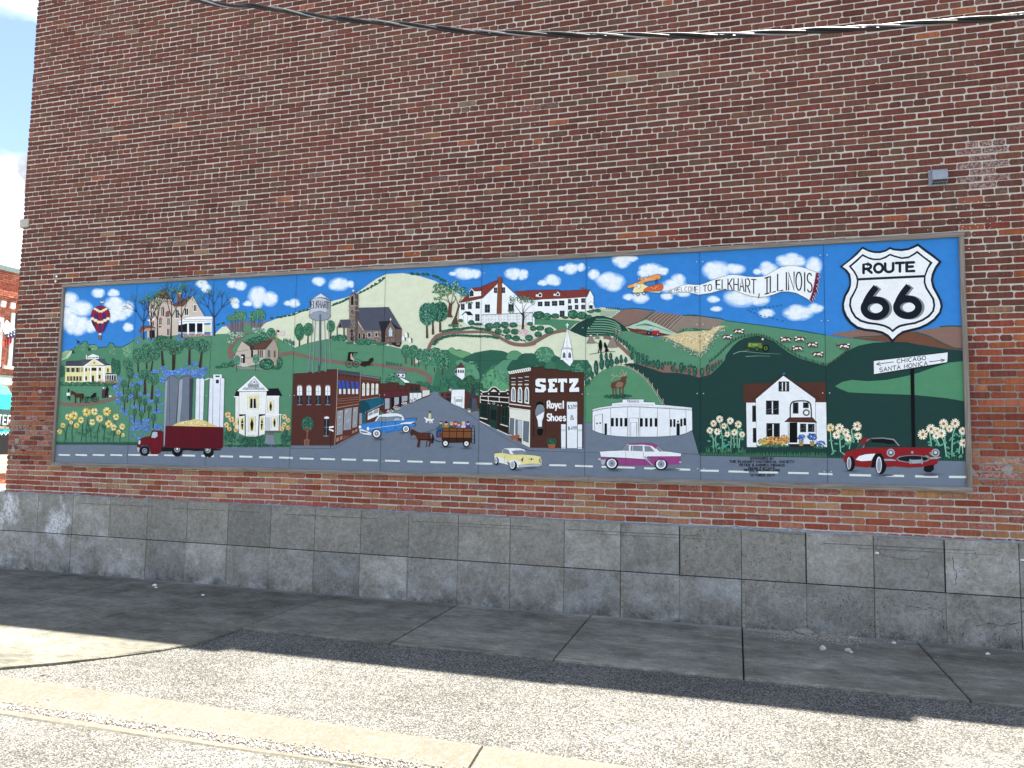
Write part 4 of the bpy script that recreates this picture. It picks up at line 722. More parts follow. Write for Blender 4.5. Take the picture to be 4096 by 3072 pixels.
# ================================================================ STONE CHURCH
M('painted_tree', 9)
for cx, cy, rx, ry, bx, by in ((160, 1110, 80, 145, 160, 1350), (310, 1070, 85, 110, 298, 1305), (682, 1020, 68, 105, 675, 1230)): trunk('5a4038', bx, by, cx, cy, 26, 14); crown(cx, cy, rx, ry, '3a7254', ('234a40', '5c9a70', '4c8a64', '2e5a49'))
M('painted_stone_church', 10)
for x, y in ((5, 1270), (35, 1300), (65, 1300)): E('3c6c60', x, y, 14, 45)
PO('4e525f', '1140 712 1640 702 1862 1068 1230 1095 1140 940', '20242c', 5); P('7c6c62', '1135 920 1230 1090 1520 1085 1580 1080 1862 1068 1855 1300 1830 1360 1600 1300 1100 1290')
PO('4e525f', '835 912 1010 905 1078 1040 885 1045', '20242c', 4); P('85766b', '775 1045 835 915 885 1045'); P('1d1d22', '810 1035 838 955 865 1030'); R('5f544e', 778, 1045, 795, 1180, 888, 1045, 912, 1190); P('85766b', '945 1050 1080 1045 1075 1280 950 1280'); P('1d1d22', '1012 1050 1065 1050 1062 1265 1010 1250')
P('857870', '985 510 1065 460 1090 500 1090 1280 1078 1280 1010 905 985 905'); P('4f4844', '1088 500 1140 495 1132 1000 1120 1280 1085 1280'); P('3a3638', '978 512 1055 460 1142 490 1090 500 1060 475'); R('9a8d82', 970, 575, 1150, 592, 972, 670, 1150, 690, 972, 748, 1150, 766); P('1d1d22', '1018 665 1018 550 1030 515 1048 515 1058 550 1056 665'); E('1d1d22', 1040, 770, 22); L('f0f0ec', 8, '1053 405 1053 452'); L('f0f0ec', 8, '1035 425 1072 425')
dabs(('5f544e', '9a8d82', '46403e'), 1050, 1000, 60, 250, 240, 9); dabs(('46403e', '6a5e58'), 1112, 800, 20, 420, 200, 8); P('b0a598', '1130 920 1230 1082 1218 1092 1130 960'); dabs(('5f544e', '9a8d82', 'a8988a', '5a4a44'), 1390, 1190, 190, 90, 300, 10); R('d0ccc0', 1290, 1122, 1352, 1202, 1412, 1118, 1464, 1196); R('2a2e36', 1298, 1130, 1344, 1194, 1420, 1126, 1456, 1188)
for x in (1155, 1230): PO('2a2628', loc([(x-20, 1225), (x-18, 1150), (x, 1112), (x+20, 1150), (x+22, 1228)]), 'b0a598', 6)
P('2a2a32', '1475 935 1670 930 1590 1080 1510 1080'); P('2f2a2c', '1515 1080 1590 1080 1580 1280 1520 1285'); PO('76645a', '1590 1070 1672 935 1752 1060 1752 1275 1580 1280', '2a2422', 5); P('2a2a32', '1672 935 1760 1060 1860 1066 1790 1030'); P('6a5a52', '1755 1070 1860 1068 1850 1290 1755 1280'); dabs(('4a3a36', '9a8478', '5a4a42'), 1665, 1180, 75, 90, 120, 9); P('c6d4dc', '1645 1185 1645 1080 1672 1030 1700 1080 1700 1185'); dabs(('6a94b8', '9ab8cc'), 1672, 1110, 20, 70, 26, 8); L('f0f0ec', 7, '1674 882 1674 930'); L('f0f0ec', 7, '1658 902 1692 902'); P('2a2628', '1600 1290 1855 1280 1830 1365 1770 1355'); R('7a6c62', 1650, 1300, 1690, 1335, 1770, 1290, 1825, 1330); L('8a7c72', 6, '1580 1283 1855 1278')
shrubs([(740, 1210, 50, 40), (820, 1205, 60, 50), (900, 1210, 50, 50), (1140, 1280, 55, 40), (1210, 1270, 60, 50), (1300, 1280, 55, 45), (1385, 1280, 50, 35), (1000, 1290, 60, 20), (1520, 1310, 90, 20)], '35705a')
for x, y in ((1942, 1160), (1893, 1215), (2003, 1250)): M('painted_gravestone', 10); P('1d2024', loc([(x-22, y+45), (x-14, y-30), (x+5, y-45), (x+28, y-25), (x+30, y+45)])); P('e6eaea', loc([(x-34, y+42), (x-32, y-20), (x-12, y-42), (x+8, y-30), (x+15, y+45)]))
# ================================================================ BUGGY ON THE PATH
M('painted_buggy', 11)
P('17181c', '955 1580 975 1445 1130 1450 1125 1462 1060 1460 1040 1520 1060 1590 1000 1600'); P('c9a890', '1010 1480 1030 1470 1035 1520 1070 1560 1065 1590 1010 1560'); L('17181c', 5, '1115 1455 1060 1535'); L('17181c', 5, '1085 1545 1200 1600')
for x, y, r in ((985, 1640, 62), (1100, 1650, 48)): LC('17181c', 6, loc(ell(x, y, r, r))); [L('17181c', 2, loc([(x-r*math.cos(a), y-r*math.sin(a)), (x+r*math.cos(a), y+r*math.sin(a))])) for a in (0, .5, 1.05, 1.57, 2.1, 2.6)]
P('2e201c', '1165 1660 1200 1600 1300 1595 1330 1550 1380 1535 1390 1580 1370 1610 1340 1640 1250 1690 1200 1680'); T('6'); L('17181c', 7, '1040 30 1110 55'); L('17181c', 7, '1150 45 1210 30 1222 62'); L('17181c', 7, '1170 20 1180 55')
M('painted_tree', 9); T('5')
for cx, cy, rx, ry in ((1925, 1430, 75, 110), (2030, 1450, 60, 110)): trunk('5a4038', cx, cy+ry*1.9, cx, cy, 18, 10); crown(cx, cy, rx, ry, '3a7254')
T('7'); M('painted_tree', 9)
for cx, cy, rx, ry in ((60, 1520, 80, 110), (160, 1570, 70, 100), (260, 1560, 60, 90), (420, 1560, 110, 110), (560, 1590, 80, 80)): crown(cx, cy, rx, ry, '2f6650')
T('8')
for x, y0, y1 in ((25, 0, 120), (70, 0, 130), (125, 10, 130), (225, 60, 170), (345, 90, 200), (460, 150, 245)): trunk('5a4038', x, y1, x, y0, 14, 8)
for cx, cy, rx, ry in ((220, 50, 70, 65), (345, 60, 50, 80), (480, 80, 90, 110)): crown(cx, cy, rx, ry, '3f7d5c')
for x in (460,): trunk('5a4038', 460, 245, 455, 100, 20, 10)
T('6')
for i, x in enumerate((1430, 1465, 1500, 1540, 1585, 1635)): E('356a58', x, 15+i*5, 17, 34-i*2)
T('7'); M('painted_tree', 10)
for cx, cy, rx, ry, bx, by in ((500, 860, 130, 170, 505, 1200), (380, 870, 60, 170, 385, 1240), (280, 900, 125, 195, 288, 1300)):
    trunk('5a3f38', bx, by, cx, cy+ry*.5, 40, 22); crown(cx, cy, rx, ry, '2f5f4c' if cx > 300 else '4f8c74', ('24483f', '3f7860', '2a5546', '58937a') if cx > 300 else ('3a705c', '6fa890', '2f5f50'))
M('painted_tree', 11)
P('5a3f38', '620 950 650 720 640 680 690 730 730 680 700 760 690 900 715 955'); P('5a3f38', '680 1075 750 930 800 760 780 700 840 760 800 850 780 960 815 1080')
for a in ('650 700 600 560 500 480', '690 720 710 600 740 480', '700 740 760 640 700 560 600 470', '800 740 760 620 740 590', '810 770 860 720 960 720', '820 700 860 620 900 600', '640 700 590 660 480 650'): L('5a3f38', 12, a, 1, w2=4)
for x, y, a, b in ((480, 440, 100, 50), (440, 520, 70, 40), (470, 640, 80, 36), (600, 450, 120, 70), (760, 400, 60, 50), (700, 500, 100, 70), (900, 560, 80, 60), (860, 490, 90, 40), (1000, 710, 80, 24), (560, 560, 100, 50)): dabs(('2f6650', '4c8a64', 'a8c8a0', '234a40'), x, y, a, b, int(a*b/70), 12)
dabs(('2f5d4b', '4c8263'), 740, 1090, 110, 24, 60, 14)
# ================================================================ WHITE HOUSE WITH RED ROOF
M('painted_red_roof_house', 10)
P('e9edec', S('7', '820 715 1000 680 1190 635 1450 390 1530 370 1830 650 2074 670') + S('9', '300 700 690 685 960 660 1030 560 1085 660 1085 780 1110 850 960 890 690 890 680 980 150 980 120 1100 0 1105') + S('7', '1840 1080 1250 1090 1180 1060 950 1080 890 1030 818 980')); T('7')
PO('7c3a33', '810 715 930 610 985 590 1190 590 1195 440 1450 335 1450 400 1210 635 990 685', '2a2422', 5); P('7c3a33', S('7', '1730 515 2074 510') + S('9', '0 560 540 550 700 685 0 710') + S('7', '1830 670 1815 610')); T('9'); P('7c3a33', '560 568 960 552 1035 552 985 665 700 680'); L('20242c', 5, '0 562 540 550 700 685'); L('20242c', 5, '560 568 960 552 1030 553 1085 660 1085 780'); L('20242c', 4, '685 690 680 980'); L('20242c', 4, '960 660 955 890'); L('20242c', 4, '0 710 700 685 985 662'); R('8a5038', 878, 515, 940, 548)
T('7'); PO('e9edec', '985 520 1025 470 1070 520 1185 515 1185 600 985 625', '20242c', 4); PO('7c3a33', '1035 465 1190 452 1185 515 1075 522', '2a2422', 4); P('2c3a3c', '990 610 990 530 1025 490 1060 530 1058 602'); PO('7f4a33', '1462 290 1530 290 1522 895 1445 895', '2a2422', 5); R('7f4a33', 1445, 282, 1535, 305); L('20242c', 6, '1532 375 1650 470 1830 640'); L('20242c', 4, '818 715 815 980 890 1030')
for a in ((1395, 458, 1448, 550), (1525, 455, 1582, 550), (848, 730, 910, 830), (965, 715, 1028, 815), (1092, 695, 1162, 808), (1245, 740, 1330, 875), (1635, 735, 1725, 855), (1085, 900, 1158, 1015)): R('262c30', *a); L('8c979a', 3, loc([((a[0]+a[2])/2, a[1]), ((a[0]+a[2])/2, a[3])])); L('8c979a', 3, loc([(a[0], (a[1]+a[3])/2), (a[2], (a[1]+a[3])/2)]))
PO('20242c', '855 920 920 855 1000 858 1050 915 965 920 925 870 870 920'); L('20242c', 3, '890 925 890 1030 955 1065 960 925'); L('20242c', 3, '1035 920 1035 1000')
for x in range(1195, 2030, 148): PO('dfe3e2', loc([(x, 912-(x-1195)*.03), (x+95 if x < 1200 else x+136, 910-(x-1195)*.03), (x+136, 1082), (x, 1080)]), '6a7278', 3)
for x in range(1205, 2010, 50):
    for y in (930, 985, 1035): L('9aa2a6', 7, loc([(x, y+14+prng.uniform(-6, 6)), (x+24, y-8)]), keep=True)
L('20242c', 9, '1190 912 1450 905 2040 872'); L('20242c', 7, '2038 872 2036 1070'); T('9')
for a in ((205, 740, 278, 812), (310, 735, 395, 810), (428, 728, 512, 806), (540, 722, 625, 798), (686, 698, 730, 768), (785, 692, 840, 762), (890, 686, 952, 756), (684, 800, 745, 866), (790, 790, 845, 862), (890, 790, 952, 860), (552, 882, 628, 980), (1015, 795, 1075, 850)): R('262c30', *a); L('7c878a', 3, loc([((a[0]+a[2])/2, a[1]), ((a[0]+a[2])/2, a[3])])); L('7c878a', 3, loc([(a[0], (a[1]+a[3])/2), (a[2], (a[1]+a[3])/2)]))
for x in (240, 520): PO('e9edec', loc([(x-32, 625), (x, 590 if x < 300 else 574), (x+36, 615), (x+32, 668 if x < 300 else 652), (x-32, 665 if x < 300 else 650)]), '20242c', 3); P('262c30', loc([(x-22, 655 if x < 300 else 642), (x-20, 625), (x, 608 if x < 300 else 592), (x+22, 625), (x+22, 655 if x < 300 else 640)])); R('dfe3e2', x-66, 625 if x < 300 else 615, x-32, 660 if x < 300 else 645)
PO('e9edec', '1000 775 1045 732 1090 775 1085 850 1010 850', '20242c', 4); P('262c30', '1015 795 1072 795 1072 850 1018 850')
M('painted_shrubs', 11); T('7'); shrubs([(845, 1005, 42, 26), (1020, 1040, 55, 42), (1130, 1065, 80, 24), (1320, 1100, 72, 52), (1445, 1085, 65, 55), (1575, 1080, 65, 52), (1715, 1080, 68, 44), (1468, 1188, 58, 42), (1605, 1182, 60, 46), (1740, 1190, 64, 48), (1635, 1280, 58, 44), (1762, 1302, 62, 46), (1975, 1290, 62, 46), (2040, 1135, 48, 42), (1995, 1060, 50, 30)])
M('painted_tree', 12); P('3a2c2a', '1855 1150 1868 930 1830 880 1880 890 1905 900 1890 1150')
for a in ('1850 890 1750 760 1700 680', '1880 900 1960 800 2060 730', '1875 900 1870 760 1850 660', '1885 900 1900 780 1960 700', '1890 1000 1930 930 2074 850'): L('3a2c2a', 11, a, 1, w2=3)
for x, y, a, b in ((1720, 640, 80, 50), (1690, 700, 60, 40), (1860, 650, 90, 70), (1960, 660, 90, 50), (1680, 850, 60, 30), (2040, 700, 40, 60)): dabs(('2f4f44', '4c7a60', '6a8f78'), x, y, a, b, int(a*b/75), 10)
dabs(('e6c4d0', 'c9849c', 'f2e6ea'), 1885, 1200, 90, 50, 110, 9); T('9'); dabs(('e6c4d0', 'c9849c', 'f2e6ea'), 30, 1220, 34, 40, 30, 9); shrubs([(220, 950, 90, 60), (350, 970, 70, 50), (480, 965, 65, 42), (640, 990, 50, 20), (760, 940, 80, 70), (900, 960, 80, 60), (1000, 980, 60, 34)], '2c5c46')
# ================================================================ WHITE STEEPLE, TENTS, FIGURES
M('painted_steeple', 11); PO('eceff0', '668 1150 742 1480 600 1480', '20242c', 4); L('3a4048', 4, '668 1150 664 1470'); PO('eceff0', '575 1495 600 1475 665 1455 735 1475 752 1492 665 1470', '20242c', 4); PO('eceff0', '585 1495 665 1475 740 1495 760 1659 562 1659', '20242c', 4); L('3a4048', 4, '665 1470 664 1659'); L('f2f4f4', 13, '670 1078 670 1155'); L('f2f4f4', 13, '645 1108 698 1108')
for x in (620, 708): P('5c666c', loc([(x-24, 1625), (x-20, 1560), (x, 1532), (x+22, 1565), (x+24, 1628)]))
T('A'); P('eceff0', '545 0 695 0 690 30 650 90 600 50')
M('painted_tents', 11); T('9')
for x, y, w, h in ((1043, 1330, 68, 66), (1147, 1285, 36, 38), (1385, 1370, 85, 90), (1440, 1195, 28, 32), (1492, 1225, 34, 36)):
    L('2a2a2a', 8, loc([(x-w*.1, y-h*1.4), (x+w*.1, y-h*.8)])); L('2a2a2a', 8, loc([(x+w*.15, y-h*1.35), (x-w*.1, y-h*.8)])); PO('8b7f76', loc([(x, y-h), (x+w*.5, y-h*.1), (x+w, y+h), (x, y+h*1.05), (x-w, y+h), (x-w*.5, y-h*.1)]), '3a3634', 4); R('e9e9e4', x-w*.25, y-h, x+w*.2, y-h*.72)
P('141414', '1160 1440 1170 1380 1180 1345 1200 1340 1215 1370 1225 1440 1220 1480 1205 1545 1190 1540 1185 1480 1165 1545 1150 1545 1170 1470'); L('141414', 7, '1110 1375 1170 1410'); P('141414', '1245 1440 1250 1385 1270 1380 1295 1430 1310 1480 1330 1515 1290 1535 1260 1530 1270 1480'); L('141414', 8, '1020 1570 1150 1550 1300 1530 1425 1528', 1)
M('painted_cypress_row', 11)
def cyp(x, y, w, h):
    global cur
    old = piece('painted_cypress'); E('234a40', x, y, w, h, 0, 12, .18); dabs(('4c8a70', '3a705a'), x, y, w*.6, h*.7, max(int(w*h/60), 3), 6); cur = old
for x, y, w, h in ((1290, 1255, 14, 24), (1330, 1255, 18, 36), (1375, 1260, 16, 34), (1410, 1275, 15, 40), (1445, 1300, 17, 44), (1485, 1330, 18, 40), (1518, 1355, 18, 42), (1560, 1385, 20, 46), (1608, 1410, 20, 50), (1655, 1460, 22, 48), (1702, 1500, 20, 50), (1745, 1530, 12, 38), (1690, 1600, 28, 60), (1790, 1600, 34, 68), (1862, 1600, 28, 50), (1930, 1620, 24, 40), (1205, 1610, 26, 60), (1285, 1600, 26, 60), (1355, 1600, 26, 60), (1450, 1640, 24, 34), (1520, 1620, 22, 48), (1595, 1640, 18, 34)): cyp(x, y, w, h)
T('A')
for x, y, w, h in ((1030, 110, 34, 108), (1110, 60, 36, 90), (1190, 50, 36, 78), (1250, 40, 34, 62), (1325, 20, 34, 50), (1390, 10, 26, 42), (1455, 5, 26, 38), (970, 220, 28, 60), (922, 310, 22, 44), (885, 330, 20, 44)): cyp(x, y, w, h); L('6a4034', 8, loc([(x, y+h), (x, y+h+16)]))
T('C')
for x, y, w, h in ((670, 15, 28, 40), (735, 20, 28, 46), (785, 40, 26, 48), (830, 50, 20, 44), (878, 55, 22, 54), (935, 60, 30, 66), (995, 80, 20, 54), (1130, 115, 28, 42), (1245, 100, 32, 72), (1295, 120, 20, 50), (1350, 155, 22, 44), (1425, 150, 32, 74), (1522, 170, 28, 54), (1600, 130, 26, 68), (1185, 145, 22, 24), (1030, 40, 14, 26), (1070, 45, 14, 28), (1105, 45, 14, 30), (1160, 55, 18, 24), (1340, 85, 12, 22), (1370, 80, 12, 26), (1395, 95, 10, 18)): cyp(x, y, w, h)
T('E')
for x, y, w, h in ((90, 155, 26, 54), (165, 120, 28, 68), (225, 100, 20, 46), (265, 70, 16, 40), (305, 40, 14, 32), (335, 15, 10, 22)): cyp(x, y, w, h)
# ================================================================ FARM: TRACTORS, COWS, FENCES
M('painted_red_tractor', 11); T('B'); P('b02c34', '405 1215 520 1215 515 1268 420 1262'); E('1c2026', 362, 1255, 34, 36); E('6f7880', 362, 1255, 14, 15); E('1c2026', 492, 1275, 20); E('c9cdd0', 492, 1275, 9); P('6f94b8', '370 1225 380 1185 405 1190 410 1230'); E('e8e4dc', 385, 1178, 12, 9); L('a8a098', 4, '205 1240 330 1240')
M('painted_green_tractor', 11); T('D'); P('5f7a3c', '640 1440 650 1385 830 1392 850 1440 840 1475 650 1455'); LC('17261e', 5, '640 1440 650 1385 830 1392 850 1440 840 1475 650 1455'); R('86a052', 660, 1400, 690, 1440, 710, 1408, 780, 1430)
for x, y, r in ((628, 1485, 26), (655, 1487, 26), (770, 1480, 34), (890, 1468, 48)): E('14201e', x, y, r); E('5f7a3c', x, y, r*.55); E('14201e', x, y, r*.3)
P('4a3430', '830 1420 835 1370 870 1370 875 1420'); E('e4e0d4', 848, 1345, 14, 14)
for a in ('450 1545 560 1510 700 1520 850 1535 1090 1545', '620 1580 780 1570 950 1575', '520 1515 640 1500'): L('7fa08c', 9, a, 1, w2=3)
M('painted_meadow_line', 11)
def cow(x, y, s, f=1):
    global cur
    old = piece('painted_cow')
    P('5a3228', loc([(x+f*a*s, y+b*s) for a, b in ((-52, -28), (-70, -22), (-85, -10), (-62, -6), (-55, 22), (-48, 34), (-40, 34), (-38, 24), (30, 26), (36, 36), (48, 36), (58, 30), (78, 32), (82, -26), (60, -32), (0, -34))]))
    for a, b, r, q in ((-30, -6, 16, 12), (20, -2, 26, 14), (60, -26, 18, 9), (-46, 10, 8, 12), (55, 12, 12, 10)): E('e6e6e0', x+f*a*s, y+b*s, r*s, q*s, 0, 9, .35)
    L('d8d4c8', 4, loc([(x-f*62*s, y-26*s), (x-f*82*s, y-34*s)])); L('3c6c55', 6, loc([(x-60*s, y+42*s), (x+95*s, y+40*s)]))
    cur = old
for x, y, s, f in ((520, 1240, .95, 1), (365, 1315, .92, 1), (1165, 1350, 1, -1), (1355, 1345, 1, -1), (1515, 1420, .98, 1), (1325, 1470, 1, -1), (1590, 1550, 1, 1)): cow(x, y, s, f)
T('F'); cow(310, 1450, 1, 1); T('D'); P('5a3228', '1848 1410 1862 1400 1862 1450 1850 1440')
M('painted_rail_fence', 11); T('D')
F1 = '130 1659 250 1560 350 1460 450 1380 560 1325 700 1300 800 1305 900 1325 1050 1400 1200 1500 1350 1590 1600 1675'
L('2c2a26', 4, F1, 1); L('2c2a26', 4, '135 1640 250 1543 350 1443 450 1363 560 1308 700 1283 800 1288 900 1308 1050 1383 1200 1483 1350 1573 1600 1655', 1)
q = smooth_open(src(F1), 3)
for a in q: L('221f1c', 6, [(a[0], a[1]+3), (a[0]-1, a[1]-12)])
T('G'); L('3a2c26', 3, '0 118 45 128 110 88 180 32', 1); L('3a2c26', 3, '0 110 45 120 110 80 180 24', 1)
for x, y in ((20, 118), (60, 118), (85, 102), (110, 84), (135, 66), (160, 46)): L('3a2c26', 4, loc([(x, y-8), (x, y+10)]))
T('D')
for x, y in ((658, 953), (708, 938), (752, 930), (812, 920), (880, 912), (940, 910), (990, 902), (1045, 893), (1100, 883), (688, 975), (733, 988), (783, 1005), (823, 1023), (877, 1036), (935, 1045), (985, 1065), (1045, 1080), (1120, 1097)): M('painted_goose', 11); P('1c2a4a', loc([(x-14, y+3), (x+2, y-8), (x+12, y-4), (x+6, y+3), (x+14, y+7), (x-4, y+6)]))
# ================================================================ BIPLANE AND BANNER
M('painted_biplane', 12); T('B')
PO('dd9a5a', '35 560 60 530 180 490 400 390 500 368 540 390 535 430 490 450 300 490 280 515 120 565 60 580', '2a2422', 5, 1); PO('e8d99a', '125 600 180 520 250 510 330 540 380 570 290 630 180 645 120 640', '2a2422', 4, 1); PO('cf6438', '285 600 350 560 500 515 560 520 578 560 560 600 500 620 400 622 300 630', '2a2422', 5, 1); dabs(('e8a868', 'f0c890', 'd98048'), 340, 440, 140, 20, 50, 12); dabs(('e8a868', 'd95838', 'b84a30'), 450, 570, 90, 25, 40, 12)
for a in ('450 430 470 520', '480 425 470 520', '485 425 500 510'): L('20242c', 5, a)
E('dfe2e4', 210, 550, 28, 34); LC('2a2422', 4, loc(ell(210, 550, 28, 34))); 
for i in range(8): a = i*.785; L('f0efe6', 7, loc([(165, 550), (165+45*math.cos(a), 550+50*math.sin(a))]))
E('e0a060', 167, 550, 14)
for x, y in ((197, 675), (287, 658)): E('16181c', x, y, 24, 26); E('dfe2e4', x, y, 13, 15)
PO('bcd4cc', '330 628 480 625 560 622 520 650 400 640', '3a4a4c', 3); L('20242c', 3, '520 640 620 655 665 655'); L('20242c', 3, '560 630 665 610')
M('painted_banner', 12)
PO('e8ecec', S('B', '665 610 712 598 780 570 860 535 950 518 1040 525 1125 527 1200 505 1300 465 1450 410 1560 380 1650 373') + S('D', '560 482 640 497 760 502 850 495 900 478 1000 420 1100 370 1200 350 1300 352 1400 375 1570 438 1545 580 1520 700 1478 815 1400 770 1300 720 1200 702 1100 702 1000 740 900 770 800 778 700 765 600 735 480 690 400 680 280 682 150 720 0 742') + S('B', '1120 682 1060 665 950 640 850 640 710 650 662 655'), '3a2a3a', 5)
T('B'); 
for i in range(3): L('20242c', 5, loc([(668+i*18, 610-i*3), (668+i*18, 655)]))
L('20242c', 5, '665 625 715 615'); L('20242c', 5, '665 642 715 635')
T('D'); PO('6a2438', '1572 445 1630 448 1600 478 1632 505 1585 520 1615 560 1600 600 1575 600 1608 640 1575 650 1600 720 1545 720 1570 760 1530 760 1560 810 1520 790 1535 858 1480 815 1520 700 1545 580', 'e0d8dc', 4)
def banner(txt, x0, x1, base0, base1, h0, h1, w0, bow, lean=0):
    tw = twidth(txt)
    word('20242c', txt, lambda a, b: (x0+(x1-x0)*a/tw + lean*b, base0+(base1-base0)*a/tw + bow*math.sin(a/tw*3.14) - b*(h0+(h1-h0)*a/tw)/6), w0)
T('B'); banner('WELCOME', 742, 1100, 628, 650, 44, 96, 7, -12); T('D'); banner('TO', 45, 155, 698, 690, 75, 92, 12, 0); banner('ELKHART,', 220, 800, 668, 745, 118, 200, 15, -22); banner('ILL|NO|S', 870, 1520, 738, 715, 215, 255, 18, -50)
# ================================================================ ROUTE SHIELD
M('painted_route_shield', 12); T('F')
SH = '255 413 380 320 470 235 552 152 620 190 700 212 780 214 850 195 908 158 960 178 1060 186 1150 172 1220 140 1272 112 1380 195 1480 265 1582 350 1520 430 1480 520 1468 590 1490 680 1540 770 1580 850 1595 930 1570 1020 1500 1110 1400 1180 1300 1225 1180 1255 1080 1280 1000 1330 940 1410 880 1330 800 1285 700 1262 580 1250 470 1220 380 1150 320 1070 288 980 285 900 310 790 350 720 380 660 382 590 365 520 320 460'
P('1d2330', SH)
P('e4e8e8', '292 413 400 330 480 262 552 184 630 220 700 238 780 240 860 218 908 188 960 205 1060 214 1150 200 1225 170 1270 148 1360 218 1450 282 1540 352 1490 420 1450 510 1438 590 1460 690 1510 780 1550 860 1565 930 1545 1005 1480 1085 1390 1150 1290 1195 1170 1225 1070 1250 1000 1300 942 1360 890 1300 810 1255 710 1232 590 1220 490 1190 410 1130 350 1050 318 970 312 900 338 800 380 730 402 665 405 590 392 510 350 455')
IN = '372 410 470 325 552 250 630 290 700 308 780 308 850 280 908 245 960 265 1060 292 1150 280 1210 245 1264 208 1350 280 1464 362 1410 440 1372 540 1370 620 1395 690 1440 760 1485 830 1498 920 1480 1000 1420 1070 1340 1120 1240 1160 1130 1178 1040 1200 990 1230 943 1268 900 1230 830 1195 740 1175 620 1160 520 1130 450 1080 400 1000 375 920 385 830 430 750 465 680 478 600 465 540 430 480'
P('1d2330', IN)
P('e4e8e8', '405 412 480 350 553 278 640 318 700 330 780 330 860 302 908 270 960 288 1060 316 1150 305 1215 270 1262 240 1340 300 1425 365 1385 440 1350 540 1345 620 1370 700 1415 770 1458 840 1470 920 1455 990 1400 1048 1325 1097 1230 1134 1120 1152 1030 1172 985 1198 943 1235 905 1200 835 1168 745 1148 630 1133 535 1105 470 1060 425 990 402 915 410 840 452 760 488 685 500 600 490 540 455 475')
L('1d2330', 32, '480 580 1000 555 1370 538')
line_text('1d2330', 'ROUTE', 565, 497, 1230, 470, 112, 36)
def six(cx, cy, c):
    pts = [(190, -330)]
    L(c, 84, loc([(cx+15, cy-278), (cx-62, cy-180), (cx-118, cy-80), (cx-145, cy+20)]), 1)
    p = ell(cx, cy, 143, 110, 0, 36); L(c, 92, loc(p+[p[0]]), ring=True)
for dx, dy, c in ((32, 4, '7d8482'), (0, 0, '151c28')):
    six(715+dx, 955+dy, c); six(1137+dx, 942+dy, c)
M('painted_direction_sign', 12); T('G'); P('0f1214', '572 148 596 146 604 648 582 648'); PO('e6eaea', '340 101 809 46 807 113 342 187', '1a1c22', 4)
line_text('20242c', 'CH|CAGO', 488, 116, 668, 94, 25, 4.5); line_text('20242c', 'SANTA MON|CA', 376, 172, 680, 128, 25, 4.5)
L('20242c', 4.5, '358 122 468 108'); L('20242c', 4.5, '378 108 358 122 386 131'); L('20242c', 4.5, '692 107 790 96'); L('20242c', 4.5, '762 89 790 96 768 108')
# ================================================================ TOWN, LEFT SIDE OF THE STREET
M('painted_tree', 8); T('8')
for x, y, rx, ry in ((130, 380, 60, 50), (220, 400, 70, 60), (280, 440, 60, 50), (500, 360, 80, 80), (640, 340, 70, 85), (720, 370, 60, 70), (850, 360, 90, 110), (960, 430, 80, 90), (380, 440, 50, 40), (820, 470, 70, 60)): crown(x, y, rx, ry, '2f5f4c', ('24483f', '3f8068', '4c8a64', '2c584a') if x < 700 else ('24483f', '4a7a4c', '2c584a'))
M('painted_bell_tower', 9); PO('e9ecec', '668 145 778 145 775 280 740 320 665 262', '20242c', 4); P('9aa2a8', '635 170 668 148 665 262 635 240'); PO('5a3a30', '635 168 722 68 780 145 670 148', '20242c', 3)
for x in (690, 722, 752): P('262c30', loc([(x-11, 218), (x-11, 185), (x, 170), (x+11, 185), (x+11, 218)]))
P('262c30', '640 222 640 182 650 175 665 170 665 218')
M('painted_chapel', 9); T('6'); crown(1530, 240, 90, 85, '2c584a'); crown(1460, 280, 60, 50, '2c584a'); PO('727985', '1560 158 1640 88 1722 160', '20242c', 4); PO('e9ecec', '1578 165 1700 165 1698 230 1640 210 1600 220', '20242c', 3); E('20242c', 1604, 190, 14, 18); E('20242c', 1668, 192, 14, 18); PO('e9ecec', '1615 225 1640 215 1770 285 1755 302 1700 300', '20242c', 3); L('20242c', 8, '1625 212 1780 282')
M('painted_shop_row', 10)
P('52302a', S('6', '1335 310 1450 305 1465 298 1605 300 1610 330 1700 340 1700 305 1843 318') + S('8', '150 385 150 480 280 465 285 540 0 640') + S('6', '1640 640 1400 760 1330 700'))
T('6'); PO('5c2a32', '1338 430 1480 422 1520 512 1402 528', '1c1416', 4); PO('5c2a32', '1482 422 1632 418 1655 498 1520 512', '1c1416', 4); PO('5c2a32', '1635 418 1720 415 1740 485 1655 496', '1c1416', 4); PO('9aa4ac', '1402 530 1475 528 1472 680 1402 690', '20242c', 3); P('17181a', '1495 520 1535 515 1538 700 1500 690'); PO('9aa4ac', '1540 515 1612 508 1610 610 1540 642', '20242c', 3); P('17181a', '1615 505 1645 500 1645 650 1618 655'); PO('9aa4ac', '1650 498 1738 488 1735 565 1650 588', '20242c', 3)
for a in ('1450 305 1452 410', '1605 300 1600 410', '1700 340 1705 410'): L('20181a', 4, a)
L('20181a', 5, '1335 312 1450 318 1450 298 1605 298 1610 335 1700 342 1700 305 1843 318')
for x, y in ((1480, 720), (1575, 670), (1690, 610), (1815, 545)): dabs(('e8b8c0', 'f2e6ea', '6a8f70'), x, y, 50, 24, 40, 8)
